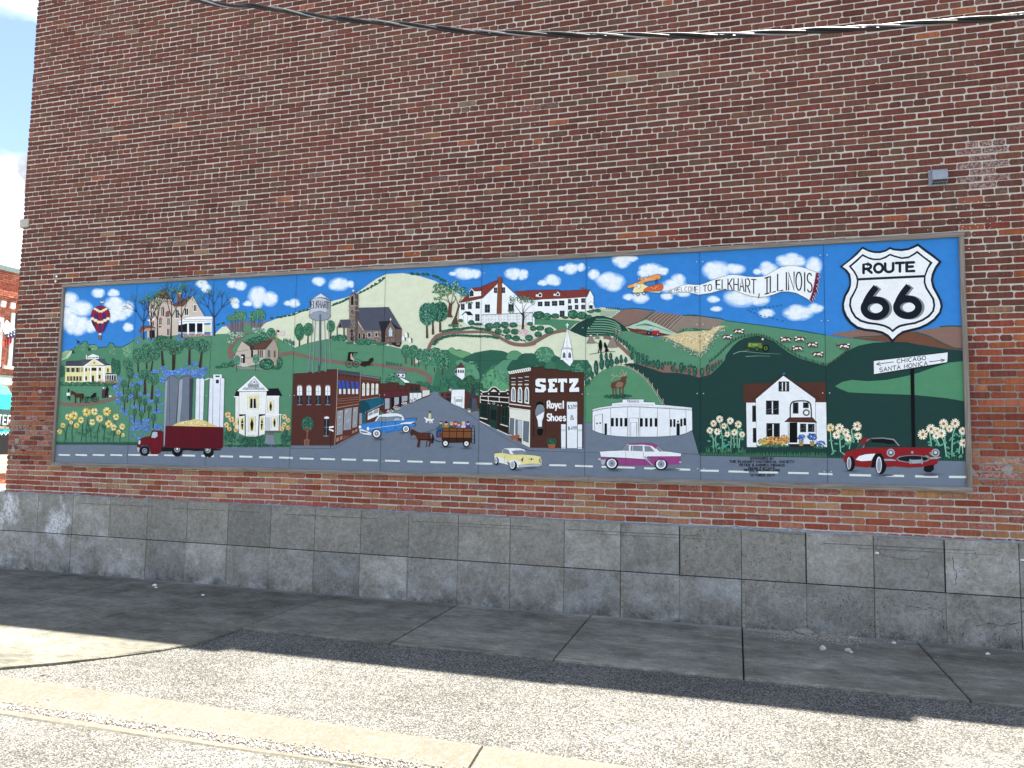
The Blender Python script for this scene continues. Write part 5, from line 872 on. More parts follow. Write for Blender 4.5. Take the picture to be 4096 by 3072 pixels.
T('8'); P('4a2c28', '0 365 150 385 150 480 0 475'); P('262c30', '10 415 40 415 40 470 10 470'); P('262c30', '80 420 110 420 110 472 80 472'); PO('9a6a62', '150 410 200 408 280 462 150 465', '20242c', 3); P('d9d6cc', '180 465 280 462 280 525 180 560'); P('23443c', '0 475 180 475 165 500 0 502'); P('dfe3e2', '0 502 165 500 165 570 0 640'); [L('30343c', 4, loc([(x, 502), (x, 600-x*.3)])) for x in (45, 110)]; dabs(('e8b8c0', 'f2e6ea', '6a8f70', '4a70a0'), 50, 600, 50, 30, 50, 9)
M('painted_corner_building', 11); T('6')
P('52302a', '55 165 265 155 270 145 320 140 325 155 380 150 385 140 450 135 455 128 500 125 510 138 545 130 550 108 700 100 665 1222 20 1222')
L('1c1416', 5, '55 165 265 157 268 143 320 140 322 157 380 155 382 145 455 140 458 128 505 126 510 140 545 135 548 108 700 102'); L('1c1416', 3, '55 165 20 1222')
P('5a342b', '712 110 1035 150 1025 1030 672 1222'); L('c2a394', 7, '707 90 700 400 685 800 663 1222'); PO('4a4e58', '715 110 1045 160 1040 215 720 168', '1c1e24', 4)
for i in range(14): L('2a2d36', 4, loc([(722+i*23, 115+i*3.4), (730+i*23, 170+i*3.2)]), keep=True)
for i in range(6): R('15161a', 722+i*58, 175+i*8, 733+i*58, 200+i*8)
for i, x in enumerate((708, 765, 828, 900, 972)): P('27418c', loc([(x, 258+i*5), (x+40, 262+i*5), (x+66, 388), (x+4, 378)])); L('5a78c0', 4, loc([(x+12, 262+i*5), (x+26, 384)])); L('5a78c0', 3, loc([(x+26, 262+i*5), (x+46, 384)]))
for x in (728, 792, 858, 920, 976): R('e4e8ea', x, 390, x+32, 465); L('20242c', 3, loc([(x+16, 392), (x+16, 465)]))
for y0, y1 in ((542, 510), (572, 540), (612, 575)): L('a07a6a', 5, loc([(695, y0), (1022, y1)]))
L('a07a6a', 12, '692 668 1020 612')
for a in ('705 715 785 698 775 1055 695 1075', '812 685 910 668 900 985 798 1000', '938 665 1002 655 990 950 928 965'): PO('8d959d', a, 'b3a498', 4)
for a in ((725, 820, 750, 790), (740, 740, 770, 715), (725, 920, 750, 900), (820, 740, 860, 700), (840, 880, 880, 840), (950, 720, 980, 690), (955, 900, 975, 870)): L('c6cdd2', 7, loc([(a[0], a[1]), (a[2], a[3])]))
for a in ('688 1115 725 1100 725 1155 686 1175', '742 1092 780 1078 778 1130 740 1148', '920 1010 955 1000 955 1035 920 1048', '965 990 1000 978 998 1015 965 1028'): P('a07a6a', a)
P('7c4c3c', '792 1080 895 1080 895 1085 790 1150'); P('5a342b', '1045 180 1335 215 1330 830 1300 880 1200 900 1025 900'); PO('6a7079', '1048 180 1335 218 1332 255 1048 205', '1c1e24', 4); L('8a5a48', 8, '1048 225 1100 240 1150 248 1200 255 1260 262 1330 270'); L('1c1416', 5, '1335 215 1332 500'); L('a08478', 8, '1043 150 1030 900')
for x in (1090, 1153, 1224, 1287): P('e4e6dc', loc([(x-20, 495-(x-1090)*.12), (x-18, 320), (x, 292+(x-1090)*.08), (x+20, 320), (x+18, 490-(x-1090)*.12)])); L('20242c', 3, loc([(x, 310), (x, 485-(x-1090)*.1)])); L('20242c', 4, loc([(x-18, 392), (x+18, 392)]))
L('a08478', 8, '1035 555 1330 510'); P('8d959d', '1030 745 1065 745 1065 910 1025 910'); R('1f5f6c', 1070, 740, 1120, 900); P('e4e8e6', '1150 850 1155 745 1318 670 1315 775'); P('8d959d', '1160 790 1162 752 1310 678 1308 738'); R('e4e8e6', 1225, 700, 1235, 770); PO('1d5a6e', '1030 575 1110 555 1330 512 1360 520 1395 560 1405 605 1330 640 1200 700 1110 745 1030 745', '143a46', 4, 0); P('174653', '1030 575 1090 560 1150 590 1180 640 1185 710 1110 745 1030 745')
for i in range(16): L('dfe6e4', 5, loc([(1120+i*17, 742-i*8), (1122+i*17, 728-i*8)]), keep=True)
for x in (148, 286, 423, 562):
    w = 36; E('7c5448', x, 352, 46, 28); P('e4e8ea', loc([(x-w, 485), (x-w, 370), (x-20, 345), (x, 340), (x+20, 345), (x+w, 370), (x+w, 485)])); R('1f242c', x-w-2, 485, x+w-2, 622); R('8b939b', x-w, 618, x+w, 628); L('30343c', 4, loc([(x, 345), (x-3, 485)])); L('9aa2a8', 5, loc([(x-2, 485), (x-6, 620)])); L('30343c', 3, loc([(x-w, 425), (x+w, 425)])); dabs(('5c6670', '3c444c'), x, 555, 26, 55, 26, 7)
E('7c5448', 546, 815, 44, 28); E('e4e8ea', 546, 818, 36, 22); R('1f242c', 510, 830, 578, 1080); L('9aa2a8', 6, '545 830 538 1080'); L('9aa2a8', 6, '510 955 575 955'); R('8b939b', 500, 1078, 572, 1090)
E('2a5444', 265, 910, 92, 118, 0, 20, .1); dabs(('1f4038', '3f7a60', '57907a'), 265, 905, 80, 100, 150, 10); E('52302a', 262, 1010, 40, 50); L('8a5a48', 18, '255 1140 262 1030 262 950', 1); L('8a5a48', 10, '262 1030 225 980'); L('8a5a48', 10, '262 1020 300 975'); PO('7a5444', '215 1140 290 1140 280 1220 255 1235 225 1220', 'b59a88', 4)
L('121416', 7, '620 920 602 1250'); P('e8eaea', '580 945 650 935 648 962 582 970'); P('e8eaea', '580 975 650 998 645 1022 580 995')
# ================================================================ BLUE CAR
def shadow(x, y, a, b): soft('4a525c', '6f7a88', x, y, a, b, 0, .7, .2)
M('painted_blue_car', 12); shadow(1310, 1130, 110, 30); shadow(1660, 1040, 60, 16)
P('3a7fc4', S('6', '1020 960 1060 920 1150 890 1260 870 1420 860 1560 850 1700 840 1843 822') + S('8', '98 850 80 930 60 990 0 985') + S('6', '1780 955 1700 930 1640 1000 1400 1045 1350 1020 1320 990 1250 985 1200 1030 1190 1070 1040 1030 1020 990'))
P('dfe5ea', '1255 868 1310 780 1380 762 1500 750 1600 755 1650 770 1680 810 1690 850 1640 860 1660 810 1600 790 1450 800 1340 800 1290 868'); P('7c8894', '1275 866 1330 800 1450 800 1600 795 1650 830 1645 852 1400 875'); P('aebcc4', '1525 860 1540 830 1600 822 1640 848'); L('dfe5ea', 14, '1300 790 1400 765 1500 756 1600 762 1660 800 1680 845', 1)
for a in ('1420 870 1415 810 1330 800 1280 862', '1540 860 1530 800', '1405 870 1405 990 1430 1028 1550 1000 1560 870', '1560 870 1570 980 1600 998 1680 970 1700 910 1690 850', '1370 870 1365 1020', '1260 870 1405 880 1690 852'): L('1c2a3a', 4, a)
P('e6eaee', S('6', '1630 900 1700 882 1843 870') + S('8', '85 895 70 935 0 950') + S('6', '1843 905 1700 905 1640 912')); L('c9d2da', 7, '1180 980 1400 945 1600 920 1640 905', 1)
L('1c2430', 5, S('6', '1700 830 1843 820') + S('8', '98 850 75 930 85 950 60 985')); PO('d3d9de', '1025 990 1060 975 1150 1010 1210 1040 1200 1080 1100 1065 1035 1040', '1c2430', 4); P('2a3440', '1045 1010 1140 1025 1150 1040 1050 1030'); E('e4e8ea', 1038, 950, 20, 24); E('e4e8ea', 1155, 975, 22, 32); LC('1c2430', 4, loc(ell(1155, 975, 22, 32)))
wheel(1282, 1048, 70, 'b9c0c6', 'e6e8e6'); wheel(1714, 980, 60, 'b9c0c6', 'e6e8e6')
# ================================================================ HAY WAGON
M('painted_horse_wagon', 12); T('8'); shadow(520, 1265, 110, 22); shadow(800, 1280, 110, 22)
P('4a2c22', '0 1060 20 1010 60 1020 110 1050 160 1065 300 1060 330 1090 345 1150 330 1215 300 1210 275 1265 262 1262 280 1190 250 1170 240 1265 225 1262 240 1170 150 1170 140 1270 122 1270 110 1270 100 1262 115 1180 90 1110 55 1090 20 1110'); P('2a1c1a', '280 1065 320 1075 345 1130 330 1215 315 1190 310 1110'); P('6f7a88', '290 1090 300 1062 315 1090 310 1150')
for x in (125, 165, 205, 240): L('8a3a2a', 5, loc([(x, 1070), (x-4+(x < 150)*-30, 1150)]))
L('1c1c20', 4, '0 1110 40 1155 90 1130 120 1080', 1); L('1c1c20', 4, '150 1065 250 1050 360 1010', 1); L('1d1714', 10, '130 1160 350 1160 400 1185 455 1185', 0)
P('3f5f58', '360 1010 410 960 430 930 460 940 450 1000 400 1030'); P('28407c', '372 1045 400 1020 450 1000 450 1060 400 1060 405 1130 375 1130'); E('d8b098', 440, 922, 18, 20); P('6a4030', '420 912 430 895 460 895 468 915')
for x, y, c, h in ((515, 960, 'a8842c', '1c1c20'), (590, 965, '2f5a3c', 'c9a070'), (648, 955, 'a8303a', '8a4a34'), (692, 972, '3a80c0', '8a5438'), (760, 962, 'e0b4bc', 'd8c89a'), (822, 958, '2a4494', '2a4494')): P(c, loc([(x-35, y+35), (x-28, y-5), (x, y-20), (x+28, y-5), (x+33, y+35)])); E('dcb49c', x, y-28, 20, 24); E(h, x-2, y-44, 24, 15)
P('7a4c2e', '462 998 878 998 875 1215 460 1135'); P('3a241c', '460 1130 880 1138 876 1200 570 1205 455 1170'); R('6a4028', 410, 1065, 458, 1130)
for a in ('465 995 885 998', '465 1040 880 1045', '460 1135 880 1140', '462 995 458 1170', '560 998 556 1135', '668 998 662 1138', '762 998 757 1138', '868 998 872 1212', '550 1140 570 1205', '655 1140 675 1205', '755 1140 775 1205'): L('15130f', 9, a)
L('15130f', 7, '880 1215 915 1212 915 980 900 960 885 965 878 1000'); [L('15130f', 4, loc([(880, y), (915, y)])) for y in (1045, 1100, 1155)]
for x, y in ((505, 1212), (800, 1216)): E('15130f', x, y, 50, 52); E('dcded8', x, y, 32, 34); E('15130f', x, y, 6)
M('painted_dog_walker', 11); P('d8cf94', '262 865 268 800 280 785 298 790 305 830 300 865'); E('20242c', 284, 768, 12, 13); R('5a2430', 268, 865, 302, 890); P('e8eaea', '200 850 215 840 235 860 300 870 340 865 345 880 320 885 325 925 312 925 300 895 250 895 240 925 222 915 232 885'); R('e8eaea', 275, 890, 282, 930, 292, 890, 299, 930)
# ================================================================ TOWN, RIGHT SIDE
M('painted_small_brick_shop', 10); PO('6a3a32', '418 495 480 488 580 495 580 575 470 575', '20242c', 3); R('262c30', 450, 505, 475, 545, 510, 508, 530, 545, 545, 510, 575, 545); P('262c34', '480 575 580 572 578 640'); L('121416', 7, '543 430 537 610'); P('d8c4c0', '548 432 590 440 585 480 550 462'); R('2a3464', 548, 430, 565, 447)
PO('e9ecea', '592 455 778 452 770 725 580 645', '20242c', 3); P('52302a', '778 460 860 510 985 545 985 720 790 730 770 722'); LC('20242c', 3, '648 552 740 557 735 705 645 660'); R('262c30', 650, 590, 735, 625); [R('e9ecea', 655+i*14, 592, 661+i*14, 622) for i in range(6)]; LC('20242c', 3, '580 568 632 565 628 650 580 640')
M('painted_statue', 11); P('4c515b', '845 575 940 578 962 765 900 790 810 735'); P('2f343e', '845 575 880 578 870 760 812 740'); P('3a3f48', '862 570 868 440 885 420 882 380 895 370 908 378 905 415 925 450 915 575'); P('d3c8b0', '820 745 860 745 858 775 825 775'); dabs(('3f7358', '6a9f70'), 845, 735, 30, 18, 20, 8); P('8a7c74', '860 775 960 755 962 770 895 792')
M('painted_dark_storefront', 10)
P('2c211f', '990 465 1010 465 1025 485 1110 480 1130 450 1140 430 1180 415 1225 425 1250 455 1290 475 1400 460 1410 560 1395 1095 985 895'); L('dfe0d6', 11, '990 468 1015 468 1028 488 1108 478 1110 460 1135 452 1145 428 1185 414 1228 424 1245 450 1270 458 1272 480 1360 480 1362 462 1400 462'); L('dfe0d6', 11, '990 545 1150 550 1408 568'); L('dfe0d6', 11, '990 595 1150 615 1408 640'); R('dfe0d6', 1002, 502, 1018, 522, 1105, 502, 1120, 522, 1252, 502, 1270, 524, 1375, 500, 1390, 522); P('dfe0d6', '1140 485 1185 448 1235 485')
for x in (995, 1108, 1262, 1402): L('dfe0d6', 9, loc([(x, 548), (x, 635)]))
for x, y in ((998, 635), (1107, 650), (1127, 653), (1245, 672), (1292, 678), (1397, 690)): R('dfe0d6', x-6, y-6, x+6, y+6)
LC('dfe0d6', 4, loc(ell(1187, 645, 16, 16)))
P('1f3a34', '1000 650 1098 660 1092 860 998 835'); P('14211f', '1010 662 1088 670 1082 848 1008 825'); L('1f3a34', 7, '1050 660 1045 850'); L('1f3a34', 7, '1000 770 1092 775'); P('1f3a34', '1130 665 1240 682 1228 1015 1115 950'); P('14211f', '1145 730 1225 740 1218 890 1135 870'); L('dfe0d6', 0.1, '1187 645 1188 645'); P('1f3a34', '1295 690 1390 702 1382 962 1285 935'); P('14211f', '1305 705 1380 712 1372 945 1298 922'); L('1f3a34', 7, '1342 700 1335 945'); L('1f3a34', 7, '1295 830 1382 840'); L('dfe0d6', 13, '988 848 1095 872'); L('dfe0d6', 13, '1278 942 1390 975'); L('dfe0d6', 12, '985 898 1135 970'); L('dfe0d6', 12, '1230 1018 1395 1095')
M('painted_arch_window_building', 11)
P('4c2f27', '1405 215 1700 150 1712 150 1702 690 1695 1270 1400 1090'); P('e6e7df', '1385 200 1690 142 1710 150 1708 190 1410 235')
for i in range(10): L('2a2320', 8, loc([(1415+i*30, 197-i*5), (1432+i*30, 226-i*4)]))
for x, y in ((1462, 290), (1558, 285), (1650, 272)): R('2a3038', x-24, y+6, x+26, y+50); R('dfe0d6', x-28, y-2, x+32, y+6, x-26, y+50, x+30, y+57)
for x in (1435, 1528, 1620): R('c9c3b6', x, 372, x+58, 392)
for x in (1462, 1556, 1652): P('e6e7df', loc([(x-34, 615+(x-1462)*.15), (x-30, 470), (x-20, 425), (x, 415), (x+22, 425), (x+32, 470), (x+32, 630+(x-1462)*.15)])); P('56626e', loc([(x-20, 605+(x-1462)*.12), (x-18, 470), (x-8, 440), (x+4, 436), (x+18, 470), (x+20, 612+(x-1462)*.12)])); P('b9c2c8', loc([(x-12, 600), (x-10, 470), (x, 450), (x+6, 600)]))
L('e6e7df', 12, '1402 655 1705 692'); L('e6e7df', 12, '1402 710 1700 748'); P('e0dfd0', '1405 722 1700 755 1695 1270 1580 1215 1590 885 1410 850'); P('e0dfd0', '1405 850 1590 885 1580 1140 1400 1095'); P('66727e', '1418 855 1472 860 1468 1100 1405 1085'); P('6a7682', '1490 872 1585 885 1578 1135 1488 1105'); P('b4bcc2', '1525 882 1580 890 1576 1132 1524 1115'); P('66727e', '1605 895 1682 905 1675 1205 1600 1175'); L('20242c', 3, '1605 895 1682 905 1675 1205 1600 1175 1605 895'); L('20242c', 3, '1418 855 1472 860 1468 1100 1405 1085 1418 855'); P('9a5c38', '1400 1110 1440 1098 1500 1098 1520 1088 1550 1095 1550 1125 1525 1140 1525 1195 1508 1195 1505 1145 1450 1150 1448 1185 1438 1180 1435 1140')
M('painted_sign_building', 11); T('A')
P('4c2f27', '92 105 280 100 292 135 480 130 490 155 665 158 680 182 852 182 842 1275 78 1265'); L('15120f', 6, '92 105 280 100 292 132 480 132 490 155 662 158 680 182 852 182'); L('15120f', 4, '92 105 78 1265')
def slab(sh, c):
    q = lambda s: loc([(float(a)+sh[0], float(b)+sh[1]) for a, b in zip(s.split()[::2], s.split()[1::2])])
    for s in ('155 290 185 268 300 268 302 325 260 325 250 315 215 318 215 345 300 362 305 430 270 466 150 466 152 405 190 410 200 422 235 420 238 392 165 380 152 350',
              '335 275 465 268 465 325 438 325 430 312 402 315 402 345 430 345 430 385 402 388 402 420 430 420 440 402 468 402 466 465 335 466 335 415 350 412 350 325 335 322',
              '480 270 608 268 608 330 585 330 575 315 560 315 560 405 562 462 515 462 515 405 518 318 500 318 500 330 480 330',
              '640 268 772 266 770 310 708 405 730 405 740 395 782 395 782 460 642 462 642 415 702 322 680 322 670 335 640 335'): P(c, q(s))
slab((-14, 16), '1a1412'); slab((0, 0), 'ebeeee')
LC('15120f', 4, '130 578 298 575 300 1098 128 1098'); P('101010', '155 690 170 620 215 598 262 620 285 690 280 740 250 850 250 960 262 1010 255 1075 220 1088 185 1075 180 1010 190 960 180 860 155 790', 1); P('7c858c', '152 720 180 650 220 640 265 655 284 700 284 740 160 812 150 770'); P('e8ecee', '165 815 282 742 270 820 248 880 245 962 195 962 185 870'); R('4c5056', 182, 962, 258, 990)
line_text('f0f0ee', 'Royal', 326, 692, 556, 694, 98, 21); line_text('f0f0ee', 'Shoes', 322, 874, 596, 876, 96, 20)
for a in ((605, 604, 757, 1272), (522, 926, 592, 1276), (760, 930, 828, 1280)): PO('e6eaec', loc([(a[0], a[1]), (a[2], a[1]), (a[2]-2, a[3]), (a[0], a[3])]), '20242c', 3)
for x in (522, 760): R('20242c', x, 1000, x+68, 1004, x, 1020, x+68, 1025, x, 1258, x+68, 1262)
line_text('20242c', '$3', 620, 704, 685, 708, 52, 8); line_text('20242c', '50', 696, 682, 745, 682, 34, 7); L('20242c', 5, '690 700 735 700'); line_text('20242c', '&', 655, 862, 705, 862, 62, 8); line_text('20242c', '$4', 622, 1012, 688, 1008, 50, 8); line_text('20242c', '00', 700, 990, 748, 990, 32, 7); L('20242c', 5, '700 1006 745 1006')
E('2a5440', 388, 1178, 72, 56, 0, 16, .1); dabs(('1f4038', '3f7a50'), 388, 1170, 60, 40, 50, 9); P('9a5c44', '335 1215 442 1215 430 1280 345 1280')
# ================================================================ CARS IN FRONT
M('painted_yellow_car', 12); T('8'); shadow(1230, 1515, 60, 16); shadow(1500, 1590, 120, 20); T('A'); shadow(80, 1560, 150, 14)
P('e4da96', S('8', '1192 1355 1300 1345 1440 1370 1660 1375 1765 1385') + S('A', '130 1375 230 1395 240 1450 245 1520 200 1540 0 1535') + S('8', '1600 1550 1540 1540 1400 1480 1330 1460 1200 1400 1190 1420')); T('8')
PO('e6e9ea', '1300 1345 1305 1305 1340 1280 1450 1275 1560 1280 1620 1300 1660 1365 1600 1372 1440 1370', '20242c', 4); P('7d868f', '1308 1350 1312 1305 1345 1288 1395 1305 1420 1365'); P('7d868f', '1435 1325 1480 1312 1590 1308 1640 1330 1665 1365 1470 1368'); P('e6e9ea', '1195 1390 1280 1410 1350 1440 1390 1515 1250 1480 1225 1420 1200 1440'); P('e6e9ea', '1400 1480 1420 1450 1470 1440 1550 1470 1600 1550 1510 1550 1470 1470 1420 1500'); PO('b4bbc0', '1535 1520 1600 1510 1765 1500 1765 1540 1540 1555', '20242c', 3); T('A'); PO('b4bbc0', '0 1505 245 1500 240 1530 0 1545', '20242c', 3); P('7c858c', '200 1440 230 1395 225 1440 240 1490 215 1480'); L('30343c', 4, '48 1428 132 1428'); E('30343c', 96, 1430, 14); T('8'); P('5a2a34', '1570 1445 1605 1400 1600 1440 1590 1480'); L('20242c', 3, '1350 1375 1335 1440 1340 1490'); L('20242c', 3, '1190 1420 1195 1350 1300 1345')
E('14161a', 1225, 1460, 32, 56); E('e6e8e6', 1218, 1455, 20, 42); E('8b939a', 1216, 1455, 12, 26); E('14161a', 1460, 1525, 56, 66); E('e6e8e6', 1448, 1515, 36, 56); E('a4abb0', 1447, 1515, 26, 42)
M('painted_pink_car', 12); T('C'); shadow(360, 1460, 130, 28); shadow(1040, 1455, 180, 24)
PO('e8ebea', '165 1215 300 1205 460 1200 480 1150 520 1115 690 1102 860 1105 930 1140 1000 1210 1100 1218 1240 1240 1245 1265 1235 1280 800 1280 760 1318 500 1300 180 1285', '20242c', 4)
P('96457e', '172 1290 500 1302 760 1322 860 1330 790 1280 1240 1280 1238 1320 1215 1385 1070 1390 880 1395 600 1402 430 1398 410 1340 330 1300 250 1310 200 1325 172 1315'); P('96457e', '520 1115 690 1102 860 1105 935 1145 910 1182 850 1140 740 1125 560 1128'); P('7d868f', '462 1200 480 1150 515 1120 552 1128 550 1208'); P('7d868f', '572 1205 575 1140 600 1135 735 1138 735 1212'); P('7d868f', '760 1215 755 1140 830 1145 895 1215'); P('7d868f', '915 1180 935 1150 992 1212 960 1218'); P('aeb4bc', '760 1275 778 1275 800 1325 870 1395 855 1395 790 1330 755 1310')
L('20242c', 3, '180 1285 500 1302 760 1320'); L('20242c', 3, '510 1210 508 1395'); L('20242c', 3, '752 1320 752 1398'); L('20242c', 4, '740 1215 750 1300'); L('dfe3e4', 5, '600 1135 600 1210'); P('c3c9ce', '140 1310 175 1300 175 1330 145 1325'); P('aeb4bc', '175 1325 240 1320 238 1360 215 1390 190 1385'); P('c3c9ce', '1215 1345 1248 1350 1240 1365 1218 1362')
for x, y in ((325, 1375), (978, 1385)): E('14161a', x, y, 88, 80); E('e6e8e6', x-2, y-2, 66, 62); E('8f98a2', x, y-4, 46, 48); E('5a626c', x, y-2, 14)
P('96457e', '890 1375 900 1345 935 1330 1030 1335 1062 1350 1066 1335 980 1310 890 1330 870 1380')
M('painted_red_car', 12); T('G'); shadow(195, 800, 60, 8); shadow(400, 825, 70, 10); shadow(700, 820, 80, 12)
P('8c2228', '146 700 160 680 200 668 240 655 280 650 420 650 560 650 720 652 750 672 756 700 745 745 720 765 600 775 480 770 420 775 380 760 300 778 225 770 200 745 160 750 150 735')
PO('8a8f92', '225 662 262 605 300 590 400 586 470 595 508 640 495 642 465 605 400 595 320 596 285 620 280 652 240 655', '2a1a1c', 2); P('8c2228', '250 615 280 592 340 588 300 600 270 650 245 655'); P('12161a', '330 602 400 595 460 603 480 625 430 628 380 622 320 625'); P('213f3b', '290 650 320 618 400 622 480 640 430 645 330 652'); P('2f4c48', '228 660 262 612 275 640 265 658')
P('ecefef', '224 728 245 705 290 692 352 688 338 710 325 735 260 738', 0); LC('3a1418', 2, '224 728 245 705 290 692 352 688 338 710 325 735 260 738'); P('15171a', '350 690 385 686 405 720 400 760 340 778 322 778 330 735')
E('15171a', 192, 753, 30, 48); E('c6c9d0', 183, 750, 14, 40); E('8b8f9c', 184, 752, 9, 32); E('15171a', 385, 762, 36, 58); E('e6e8e8', 373, 760, 18, 52); E('9296a4', 374, 762, 13, 44); P('15171a', '660 770 720 755 722 790 700 808 672 806 656 795')
P('8c2228', '405 735 480 740 560 742 640 742 700 735 750 730 740 755 700 762 640 775 560 778 470 770 420 758'); E('7a7e84', 590, 723, 108, 25); E('1c1e24', 590, 722, 96, 19)
for i in range(11): L('9a9ea2', 5, loc([(502+i*18, 706), (504+i*17, 740)]), keep=True)
for x in (448, 732): E('a4a8ac', x, 684, 26, 26); E('5c6066', x, 684, 18); E('c9ced2', x, 682, 10)
PO('9ea4a8', '403 722 450 722 482 728 478 738 410 736', '2a1a1c', 2); PO('9ea4a8', '695 712 762 708 768 716 740 724 695 726', '2a1a1c', 2); PO('9ea4a8', '578 728 640 726 642 752 580 755', '2a2a2e', 2); E('8f9498', 572, 740, 8, 17); E('8f9498', 646, 740, 8, 17); E('9ea2a6', 584, 681, 8)
# ================================================================ FILLING STATION, ELK
M('painted_filling_station', 10); T('C')
PO('e6eaec', '68 655 160 630 325 605 328 572 465 560 467 522 745 522 747 555 895 562 900 590 1050 600 1388 632 1392 930 1310 972 1230 995 1090 1010 900 1020 560 1020 400 1012 260 995 150 965 65 932', '20242c', 4)
L('20242c', 7, '70 682 200 650 400 628 620 622 900 635 1390 665', 1)
for y in (588, 606):
    for i in range(34): x = 345+i*16; R('8a9298', x, y-abs(i-17)*.1, x+8, y+5-abs(i-17)*.1)
for i in range(25): x = 920+i*19; R('8a9298', x, 622+i*.9, x+9, 628+i*.9)
for i in range(13): x = 80+i*20; R('8a9298', x, 658-i*3.6, x+9, 664-i*3.6)
for a in ('307 640 312 995', '530 625 532 1018', '697 625 696 1015', '930 636 927 1018', '1093 650 1096 1008', '1306 662 1312 970', '95 740 200 715 208 975', '95 740 97 945', '553 1015 553 770 678 770 678 1012', '575 1018 575 828 655 828 655 1018'): L('20242c', 4, a)
for a in ((313, 770, 350, 882), (375, 770, 407, 882), (433, 770, 465, 882), (492, 770, 532, 882), (697, 772, 735, 885), (765, 772, 800, 885), (828, 772, 860, 885), (892, 772, 928, 885), (1094, 788, 1122, 888), (1140, 785, 1168, 888), (1190, 805, 1213, 830), (1232, 780, 1260, 882), (1276, 772, 1308, 870), (1182, 842, 1225, 998), (228, 842, 260, 990), (118, 832, 138, 852), (160, 828, 180, 848)): R('171a1c', *a)
line_text('4a2430', 'TEXACO', 527, 562, 682, 562, 24, 5); E('4a2430', 702, 547, 3)
M('painted_elk', 10); dabs(('234a40', '3a705a', '2c584a'), 410, 485, 190, 24, 120, 16)
P('5f4034', '310 340 318 305 350 292 400 272 440 262 445 230 470 218 525 218 528 240 510 245 518 290 500 340 482 370 480 470 462 470 465 380 440 375 442 472 428 472 420 375 385 370 388 470 374 470 368 380 352 370 350 465 335 465 330 390 315 365', 0); P('8a6a58', '370 340 400 290 440 290 480 310 460 360 400 365')
for a in ('440 238 420 215 370 215 340 200 342 170', '370 215 340 240 312 278', '340 212 312 205', '390 212 388 190', '450 225 440 190 430 160', '455 222 480 170 450 120', '480 215 500 180 505 150', '480 215 515 190 520 160'): L('b4a284', 7, a, 1)
# ================================================================ BROWN-ROOFED HOUSE, FLOWERS
M('painted_brown_roof_house', 11); T('E')
P('52332a', '618 305 990 292 960 545 618 545'); P('52332a', '1250 288 1670 282 1675 540 1400 540'); PO('e8ebec', '652 545 790 545 790 1112 660 1112', '30343c', 3); PO('e8ebec', '1530 540 1678 540 1685 1115 1540 1112', '30343c', 2); PO('e8ebec', '775 490 1128 200 1535 495 1545 1105 785 1105', '30343c', 4); P('52332a', '730 510 1125 183 1592 498 1570 502 1530 480 1128 200 760 512'); LC('15130f', 3, '730 510 1125 183 1592 498 1570 502 1530 480 1128 200 760 512')
def pane(x0, y0, x1, y1, m=1):
    R('39403e', x0, y0, x1, y1); R('16191d', x0+13, y0+10, x1-13, y1-13)
    for i in range(4): L('8f979c', 4, loc([(x0+18, y0+(y1-y0)*(.3+.18*i)), (x0+(x1-x0)*.42, y0+(y1-y0)*(.2+.18*i))]), keep=True); L('8f979c', 4, loc([(x0+(x1-x0)*.6, y0+(y1-y0)*(.3+.18*i)), (x1-18, y0+(y1-y0)*(.2+.18*i))]), keep=True)
    if m: R('dfe3e4', (x0+x1)/2-8, y0+10, (x0+x1)/2+8, y1-12)
pane(905, 518, 1070, 698); pane(910, 806, 1082, 990); pane(1065, 275, 1202, 403, 0); R('dfe3e4', 1108, 285, 1122, 393, 1152, 285, 1166, 393); R('39403e', 730, 582, 778, 790, 738, 868, 782, 1055); R('16191d', 742, 595, 775, 775, 748, 880, 780, 1045)
L('12161c', 16, '1215 735 1215 620 1225 560 1260 530 1350 522 1430 528 1470 560 1482 640 1484 735', 1); pane(1248, 542, 1320, 685, 0); pane(1378, 542, 1450, 615, 0); LC('4a5248', 18, loc(ell(1420, 672, 36, 34))); PO('52332a', '1140 790 1200 735 1500 733 1555 797', '15130f', 4); R('12110f', 1205, 797, 1305, 1055); pane(1340, 812, 1418, 922, 0); pane(1440, 815, 1525, 920, 0); L('15171c', 5, '1188 797 1192 1100'); L('15171c', 5, '1545 797 1545 1100'); R('2a2422', 1195, 1072, 1545, 1108)
for x, y in ((1355, 1065), (1495, 1065)): P('a08a56', loc([(x-32, y-30), (x+32, y-30), (x+22, y+32), (x-22, y+32)]))
dabs(('3a64b8', '2c50a0', '6a94d8', '2f6650'), 1355, 990, 50, 38, 70, 12); dabs(('3a64b8', '2c50a0', '5a7ccc', '2f6650'), 1492, 980, 66, 44, 110, 12); dabs(('3a50a8', '5a7ccc', '2f6650'), 1605, 1070, 60, 34, 50, 12)
dabs(('c87838', 'dcb03c', 'b8502c', 'e8d49a', '3a6a4c', 'e0c050'), 1000, 1040, 195, 58, 420, 13); dabs(('c87838', 'b8502c', 'e8d49a', 'dcb03c'), 1140, 1000, 60, 44, 60, 13); dabs(('3f7355', '2f5d47'), 1000, 1095, 210, 18, 110, 12); dabs(('3f7355', '2f5d47'), 1600, 1115, 90, 14, 50, 12); P('3a74b8', '1112 172 1130 168 1150 160 1150 178 1125 186')
M('painted_grass_verge', 10)
for i in range(110): x = 66+i*14.8; h = prng.uniform(24, 46); L('4a7c58', 11, loc([(x, 1215+i*.22), (x+prng.uniform(-12, 12), 1215-h)]), keep=True, w2=4)
T('G')
for i in range(55): x = 50+i*16; h = prng.uniform(10, 22); L('3a664a', 6, loc([(x, 716+i*.35), (x+prng.uniform(-6, 6), 716-h)]), keep=True, w2=2)
M('painted_daisies', 12); T('E')
